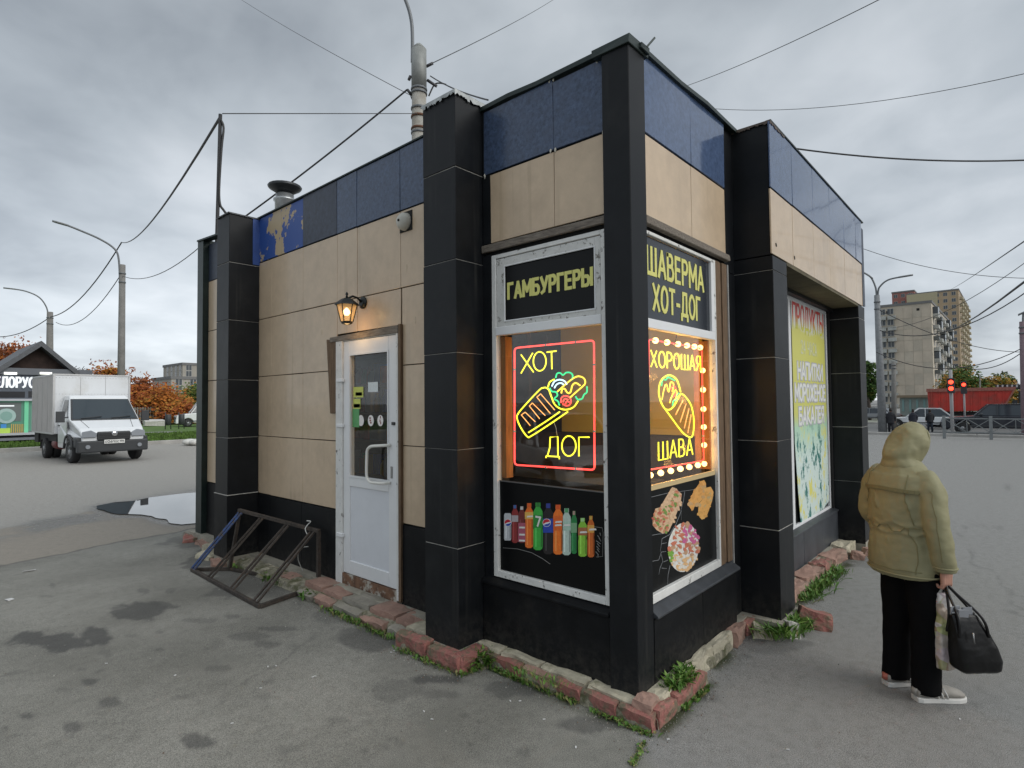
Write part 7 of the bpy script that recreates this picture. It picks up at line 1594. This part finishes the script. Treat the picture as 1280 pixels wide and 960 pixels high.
# ================================================================== background, right
M_gab = mat('gable_panel_wall', (.46, .41, .33), .9, var=.12, vscale=.15, dirt=(.33, .30, .25), dscale=.12, dlo=.45, dhi=.7)  # wall tones lightened to stand in for slight distance haze
X0, YA, YB_ = 195.0, 16.3, 29.6; zt = at(1168, 378, math.hypot(X0-CAM.x, YA-CAM.y)).z; zb0 = gz(X0)-2
AB, cx_, cy_, z0_, fh = far_block('apartment_block', X0, YA, X0+62, YB_, zt-zb0, [('y', X0+3, X0+60, 13), ('x', 25.0, 29.0, 2)], 'nine storey beige panel apartment block with blank gable wall', M_gab, 9, 2.0, zb0)
pm_ = bpy.data.meshes.new('wall_panel')
for j in range(9):
    for i in range(4):
        ya = YA+.15+i*2.15; mb = MB(); z = 2.2+fh*j; mb.box((X0-cx_-.06, ya-cy_+.04, z+.05), (X0-cx_, ya-cy_+2.11, z+fh-.05)); mb.build('wall_panel', mat('gable_panel', (.48, .42, .34), .9, var=.14, vscale=.25) if (i+j) % 3 else mat('gable_panel_b', (.43, .385, .315), .9, var=.14, vscale=.25), AB)
M_bal = mat('balcony_panel', (.36, .37, .35), .8, var=.3, vscale=.4); M_bald = mat('balcony_dark', (.10, .11, .11), .6)
for j in range(9):
    z = 2.2+fh*j
    for k, yy in enumerate((24.6, 27.0)): MB().box((X0-cx_-1.0, yy-cy_, z), (X0-cx_-.03, yy-cy_+2.0, z+1.05)).build('balcony', M_bal, AB)
    for k in range(6):
        xx = X0+3+k*9.4; MB().box((xx-cx_, YA-cy_-1.3, z), (xx-cx_+3.6, YA-cy_-.03, z+1.05)).build('balcony', M_bal if (k+j) % 3 else M_bald, AB)
        if (j*7+k*3) % 4 == 0: MB().box((xx-cx_+.1, YA-cy_-1.25, z+1.05), (xx-cx_+3.5, YA-cy_-.03, z+fh-.2)).build('glazed_balcony', M_fwin, AB)
for yy in (19.5, 26.8): MB().box((X0-cx_-.08, yy-cy_-.5, zt-zb0-1.9), (X0-cx_, yy-cy_+.2, zt-zb0-1.2)).build('vent_opening', M_core, AB)
# tower behind
XT = 330; dt = math.hypot(XT-CAM.x, 18-CAM.y); zt2 = at(1203, 362, dt).z
M_tow = mat('tower_tan_wall', (.38, .29, .19), .9, var=.12, vscale=.1); TW, cx_, cy_, z0_, fh = far_block('tower_block', XT, 18.2, XT+70, 38, zt2+12, [('y', XT+3, XT+68, 10), ('x', 18.5, 37, 6)], 'tall tan and brown tower block rising behind the beige block', M_tow, 20, 2.0, -12)
MB().box((XT-cx_-.3, 26-cy_, 2), (XT-cx_, 38-cy_, zt2+12.2)).build('facade_panel', mat('tower_pale', (.40, .36, .24), .9, var=.1), TW)
for j in range(20):
    for k in range(5): MB().box((XT+4+k*13-cx_, 18.2-cy_-1.3, 2.2+fh*j), (XT+9+k*13-cx_, 18.2-cy_, 3.3+fh*j)).build('balcony', mat('tower_balcony', (.40, .37, .27), .8, var=.2), TW)
a = at(1115, 372, dt+10); b = at(1143, 366, dt+10)
far_block('tower_block', a.x, b.y, a.x+30, a.y, a.z+14, [('x', b.y, a.y, 3)], 'reddish tower with stepped top behind the beige block', mat('tower_red', (.30, .13, .11), .9, var=.1), 18, 2, -12)
# pavilion at the foot of the block
a = gnd(1158, 516); d_ = 100; a = at(1160, 500, d_); b = at(1124, 500, d_); zg = gz(a.x); tp = at(1140, 497, d_).z
PVN = empty('corner_shop', (a.x, (a.y+b.y)/2, zg), 0, 'low grey green shop building at the foot of the apartment block', 'shop'); yc = (a.y+b.y)/2
MB().box((0, a.y-yc, -.2), (8, b.y-yc, tp-zg)).build('wall', mat('grey_green_wall', (.22, .25, .24), .8, var=.15), PVN); MB().box((-.4, a.y-yc-.3, tp-zg), (8.3, b.y-yc+.3, tp-zg+.35)).build('roof', mat('brown_roof', (.22, .17, .12), .8), PVN)
for k in range(4): w = (b.y-a.y)/4; MB().box((-.08, a.y-yc+w*k+.3, .9), (-.01, a.y-yc+w*(k+1)-.3, 2.6)).build('window', mat('pale_teal_window', (.18, .30, .30), .2), PVN)

# double lamp post and other posts
lamp_post(1103, (1096, 369), 37, [[(1096, 400), (1095.5, 367), (1093, 355), (1088, 346), (1080, 341)], [(1096.5, 400), (1097.5, 366), (1101, 357), (1110, 350), (1124, 346.5), (1139, 344)]], 'tall grey lamp post with two curved arms standing beyond the person', .22, .13, m=mat('post_grey', (.20, .21, .22), .7, var=.2))
lamp_post(1117, (1117, 452), 48, [], 'short concrete post right of the double lamp post', .17, .13)
lamp_post(1281.5, (1278.5, 402), 36, [[(1279, 415), (1279, 396), (1281, 390), (1290, 386)]], 'mauve grey pole cut by the right edge of the photo', .17, .13, m=mat('mauve_post', (.20, .14, .16), .7, var=.15))
lamp_post(1225, (1225, 470), 90, [], 'thin distant post between the trees', .10, .07)
def signal(px, pl_, depth, label, n_=2, post=True, top=None):
    b = at(px, 520, depth); z0 = gz(b.x); T = empty('traffic_light', (b.x, b.y, z0), R(180)+math.atan2(b.y-CAM.y, b.x-CAM.x), label, 'traffic light'); zc = at(px, pl_, depth).z-z0; ze = at(px, top or pl_, depth).z-z0
    mb = MB(); mb.tube([(0, 0, -.2), (0, 0, max(ze, zc+.3))], .075 if n_ > 1 else .05, 8); mb.build('post', mat('signal_post', (.33, .33, .34), .6), T)
    mb = MB(); mb.box((.08, -.15, zc-.40), (.30, .15, zc+.35)); mb.build('housing', M_dkpl, T, bevel=.02)
    for k in range(n_): mb = MB(); mb.lathe([(.10, .30), (.09, .33), (.04, .35)], (0, 0, zc+.15-.32*k), 14, 0, 'x'); mb.build('red_light', emi('signal_red', (1, .035, .015), 5), T)
    mb = MB(); mb.box((.30, -.16, zc+.30), (.44, .16, zc+.33)); mb.build('visor', M_dkpl, T)
signal(1190, 481.5, 36, 'traffic light with two red lamps in front of the red dump truck', 2, True, 462); signal(1206, 484, 44, 'traffic light with one red lamp above the dump truck body', 1)
a = at(1186, 487, 35.7)

# pedestrian railing
RX = 30.2
RL = empty('pedestrian_railing', (RX, 0, gz(RX)), 0, 'grey metal pedestrian railing with crossed bars along the road', 'railing'); M_rl = mat('railing_grey', (.20, .215, .22), .6, var=.2)
ya = ony(0, 0, 0) if False else None
def ry(px): d = ray(px, 530); return CAM.y+d.y*(RX-CAM.x)/d.x
posts = [ry(1180)-k*1.9*1.05 for k in range(0, 5)]; posts = [ry(1180), ry(1238.5)]; st_ = posts[0]-posts[1]; posts = [posts[0]-st_*k for k in range(0, 5)]
hT = at(1240, 523.5, math.hypot(RX-CAM.x, posts[1]-CAM.y)).z-gz(RX)
for i, y in enumerate(posts): MB().box((-.06, y-.06, -.1), (.06, y+.06, hT+.12)).build('post', M_rl, RL)
for y0_, y1_ in zip(posts[:-1], posts[1:]):
    for z in (hT, hT*.32): mb = MB(); mb.bar((0, y0_-.06, z), (0, y1_+.06, z), .04, .05); mb.build('rail', M_rl, RL)
    n_ = 2; 
    for k in range(n_):
        a, b = y0_+(y1_-y0_)*k/n_, y0_+(y1_-y0_)*(k+1)/n_
        for p, q in (((a, hT), (b, hT*.32)), ((a, hT*.32), (b, hT))): mb = MB(); mb.bar((.01 if p[1] > .8 else -.01, p[0], p[1]), (.01 if p[1] > .8 else -.01, q[0], q[1]), .025, .03); mb.build('cross_bar', M_rl, RL)
    mb = MB(); mb.bar((0, (y0_+y1_)/2, hT*.32), (0, (y0_+y1_)/2, hT), .025, .03); mb.build('upright', M_rl, RL)

# cars on the far road, driving direction along y
def carpos(px, x): d = ray(px, 530); return CAM.y+d.y*(x-CAM.x)/d.x
y = carpos(1152, 46.0); car((46.0, y, gz(46)+.01), R(180+6), 4.5, 1.78, 1.45, M_white, 'white saloon car behind the walking people at the crossing', 'saloon', 'cars on the far road')
y = carpos(1246, 39.0); car((39.0, y, gz(39)+.01), R(180+4), 4.9, 1.9, 1.66, mat('dark_blue_paint', (.018, .022, .032), .22, coat=.5), 'dark blue estate car behind the railing in front of the red dump truck', 'suv', 'cars on the far road')
for px, xx, c, lb in ((1088, 70, (.25, .26, .28), 'grey car parked far off between the kiosk and the lamp post'), (1097, 76, (.05, .05, .06), 'dark car parked far off beside the lamp post')): car((xx, carpos(px, xx), gz(xx)+.1), R(170), 4.3, 1.75, 1.45, mat('far_car_%d' % px, c, .3), lb, 'saloon', 'far parked cars')
# red dump truck
DX = 51.0; yA, yB = carpos(1159, DX), carpos(1268, DX); dz = gz(DX)
DT = empty('dump_truck', (DX, (yA+yB)/2, dz), 0, 'red tipper lorry body behind the dark car at the crossing', 'dump truck'); yc = (yA+yB)/2
def dp(px, py): d = ray(px, py); t = (DX-CAM.x)/d.x; p = CAM+d*t; return (p.y-yc, p.z-dz)
M_redt = mat('tipper_red', (.55, .045, .03), .55, var=.15, vscale=1.2, dirt=(.22, .07, .05), dscale=1.0, dlo=.45, dhi=.7)
out = [dp(1159, 487.5), dp(1269, 485), dp(1252, 513), dp(1161, 515)]
def yprism(nm, pts, x0, x1, m, par, bev=0): mb = MB(); mb.prism(pts, (x0, 0, 0), (0, 1, 0), (0, 0, 1), x1-x0); return mb.build(nm, m, par, bevel=bev)
yprism('tipper_body', out[::-1], 0, 2.4, M_redt, DT, .03); yprism('top_rail', [dp(1158, 486), dp(1270, 483.5), dp(1269, 488), dp(1158, 490)][::-1], -.10, .02, mat('rail_dusty_red', (.32, .12, .09), .7, var=.3), DT)
for k in range(10): px = 1164+k*10; yprism('body_rib', [dp(px, 489), dp(px+1.3, 489), dp(px+1.1, 513), dp(px-.2, 513)][::-1], -.07, .0, M_redt, DT)
yprism('front_rib', [dp(1266, 488), dp(1269.5, 486), dp(1254, 514), dp(1251, 514)][::-1], -.09, .0, mat('rail_dusty_red', (.32, .12, .09), .7, var=.3), DT)
for px in (1164, 1172, 1180, 1262, 1282): c = dp(px, 522); o = wheel(DT, .15, c[0], .52, .52, .3)
yprism('chassis', [dp(1160, 515), dp(1300, 515), dp(1300, 520), dp(1160, 520)][::-1], .3, 2.0, M_under, DT)
yprism('cab', [dp(1273, 488), dp(1310, 488), dp(1312, 519), dp(1273, 519)][::-1], 0, 2.3, mat('cab_dark', (.03, .035, .035), .5), DT, .06)
yprism('air_tank', [dp(1266, 500), dp(1272, 500), dp(1272, 518), dp(1262, 518)][::-1], .1, .6, M_dkpl, DT); yprism('tarp_roll', [dp(1243, 481), dp(1290, 480), dp(1290, 486), dp(1246, 486)][::-1], .2, 1.2, mat('tarp_dark', (.05, .05, .055), .8, var=.8, vscale=2), DT)
for k in range(7): px = 1246+k*6; yprism('tarp_clip', [dp(px, 481), dp(px+2.2, 481), dp(px+2.2, 484), dp(px, 484)][::-1], .14, .2, mat('clip_white', (.5, .5, .5), .6), DT)

# people at the crossing
def walker(px, pyt, pyb, az, coat, legs, hair, label, seed, depth=None):
    g_ = gnd(px, pyb); x, y = g_.x, g_.y; z0 = gz(x); H = at(px, pyt, math.hypot(x-CAM.x, y-CAM.y)).z-z0; s_ = H/1.7
    P = empty('person', (x, y, z0), az, label, 'person', 'people at the crossing'); P.scale = (s_, s_, s_)
    mb = MB(); mb.loft([ell(0, .02, 1.40, .05, .05, 12), ell(0, .02, 1.46, .05, .055, 12), ell(0, .03, 1.52, .07, .085, 12), ell(0, .03, 1.60, .08, .10, 12), ell(0, .02, 1.68, .06, .07, 12), ell(0, .02, 1.70, .02, .03, 12)])
    mb.loft([ell(0, 0, .85, .14, .10, 12), ell(0, 0, 1.1, .14, .1, 12), ell(0, 0, 1.38, .12, .08, 12), ell(0, 0, 1.44, .05, .05, 12)])
    for sx in (-1, 1): mb.tube([(sx*.17, 0, 1.36), (sx*.24, .0, 1.1), (sx*.22, .10, .86), (sx*.22, .12, .76)], [.045, .04, .03, .04], 8)
    o = mb.build('body', M_skin, P); finish(o, .02, 0, 1, 1); bake(o)
    mb = MB(); mb.loft([ell(0, .0, .72, .22, .17), ell(0, 0, 1.0, .20, .15), ell(0, 0, 1.30, .20, .14), ell(0, 0, 1.42, .13, .10), ell(0, 0, 1.47, .07, .07)])
    for sx in (-1, 1): mb.tube([(sx*.15, 0, 1.36), (sx*.25, -.02, 1.12), (sx*.24, .08, .86)], [.075, .065, .05], 10)
    o = mb.build('coat', coat, P); finish(o, .02, .02, .1, 2); bake(o)
    mb = MB()
    for sx, st in ((-1, .10), (1, -.10)): mb.tube([(sx*.08, 0, .85), (sx*.09, st*.5+.02, .45), (sx*.09, st, .07)], [.11, .08, .065], 10)
    mb.build('trousers', legs, P); 
    for sx, st in ((-1, .10), (1, -.10)): mb = MB(); mb.loft([ell(sx*.09, st+.05, .0, .05, .13, 12), ell(sx*.09, st+.05, .05, .048, .125, 12), ell(sx*.09, st, .10, .04, .06, 12)]); mb.build('shoe', M_dkpl, P)
    mb = MB(); mb.loft([ell(0, -.005, 1.50, .085, .09, 12), ell(0, .0, 1.60, .092, .105, 12), ell(0, .01, 1.70, .07, .08, 12), ell(0, .01, 1.725, .02, .03, 12)]); mb.build('hair', hair, P)
M_dk = mat('dark_coat', (.016, .017, .022), .8, var=.2); M_dk2 = mat('navy_coat', (.02, .022, .035), .8, var=.2); M_hair = mat('dark_hair', (.02, .015, .012), .8); M_jean = mat('dark_jeans', (.03, .04, .06), .8)
walker(1163, 511.5, 540, R(-60), M_dk, M_jean, M_hair, 'person in a dark coat and jeans walking in front of the white car', 1)
walker(1142, 511.5, 540, R(-75), M_dk2, M_dk, M_hair, 'person in a navy coat standing left of the walker by the white car', 2)
walker(1114, 510.5, 543, R(-80), M_dk, M_dk, M_hair, 'person in a bulky dark jacket beside the foot of the double lamp post', 3)
# white car and houses that stand outside the frame and show in the kiosk glass
car((-7.0, 5.8, 0), R(30), 4.4, 1.8, 1.5, M_white, 'white car parked left of the camera, mirrored in the hamburger window', 'saloon', 'cars beside the kiosk lot')
far_block('apartment_block', 40, -95, 58, -50, 30, [('x', -93, -52, 8)], 'long apartment block beyond the right edge, mirrored in the blue panels', M_panel, 9, 2, -.8)
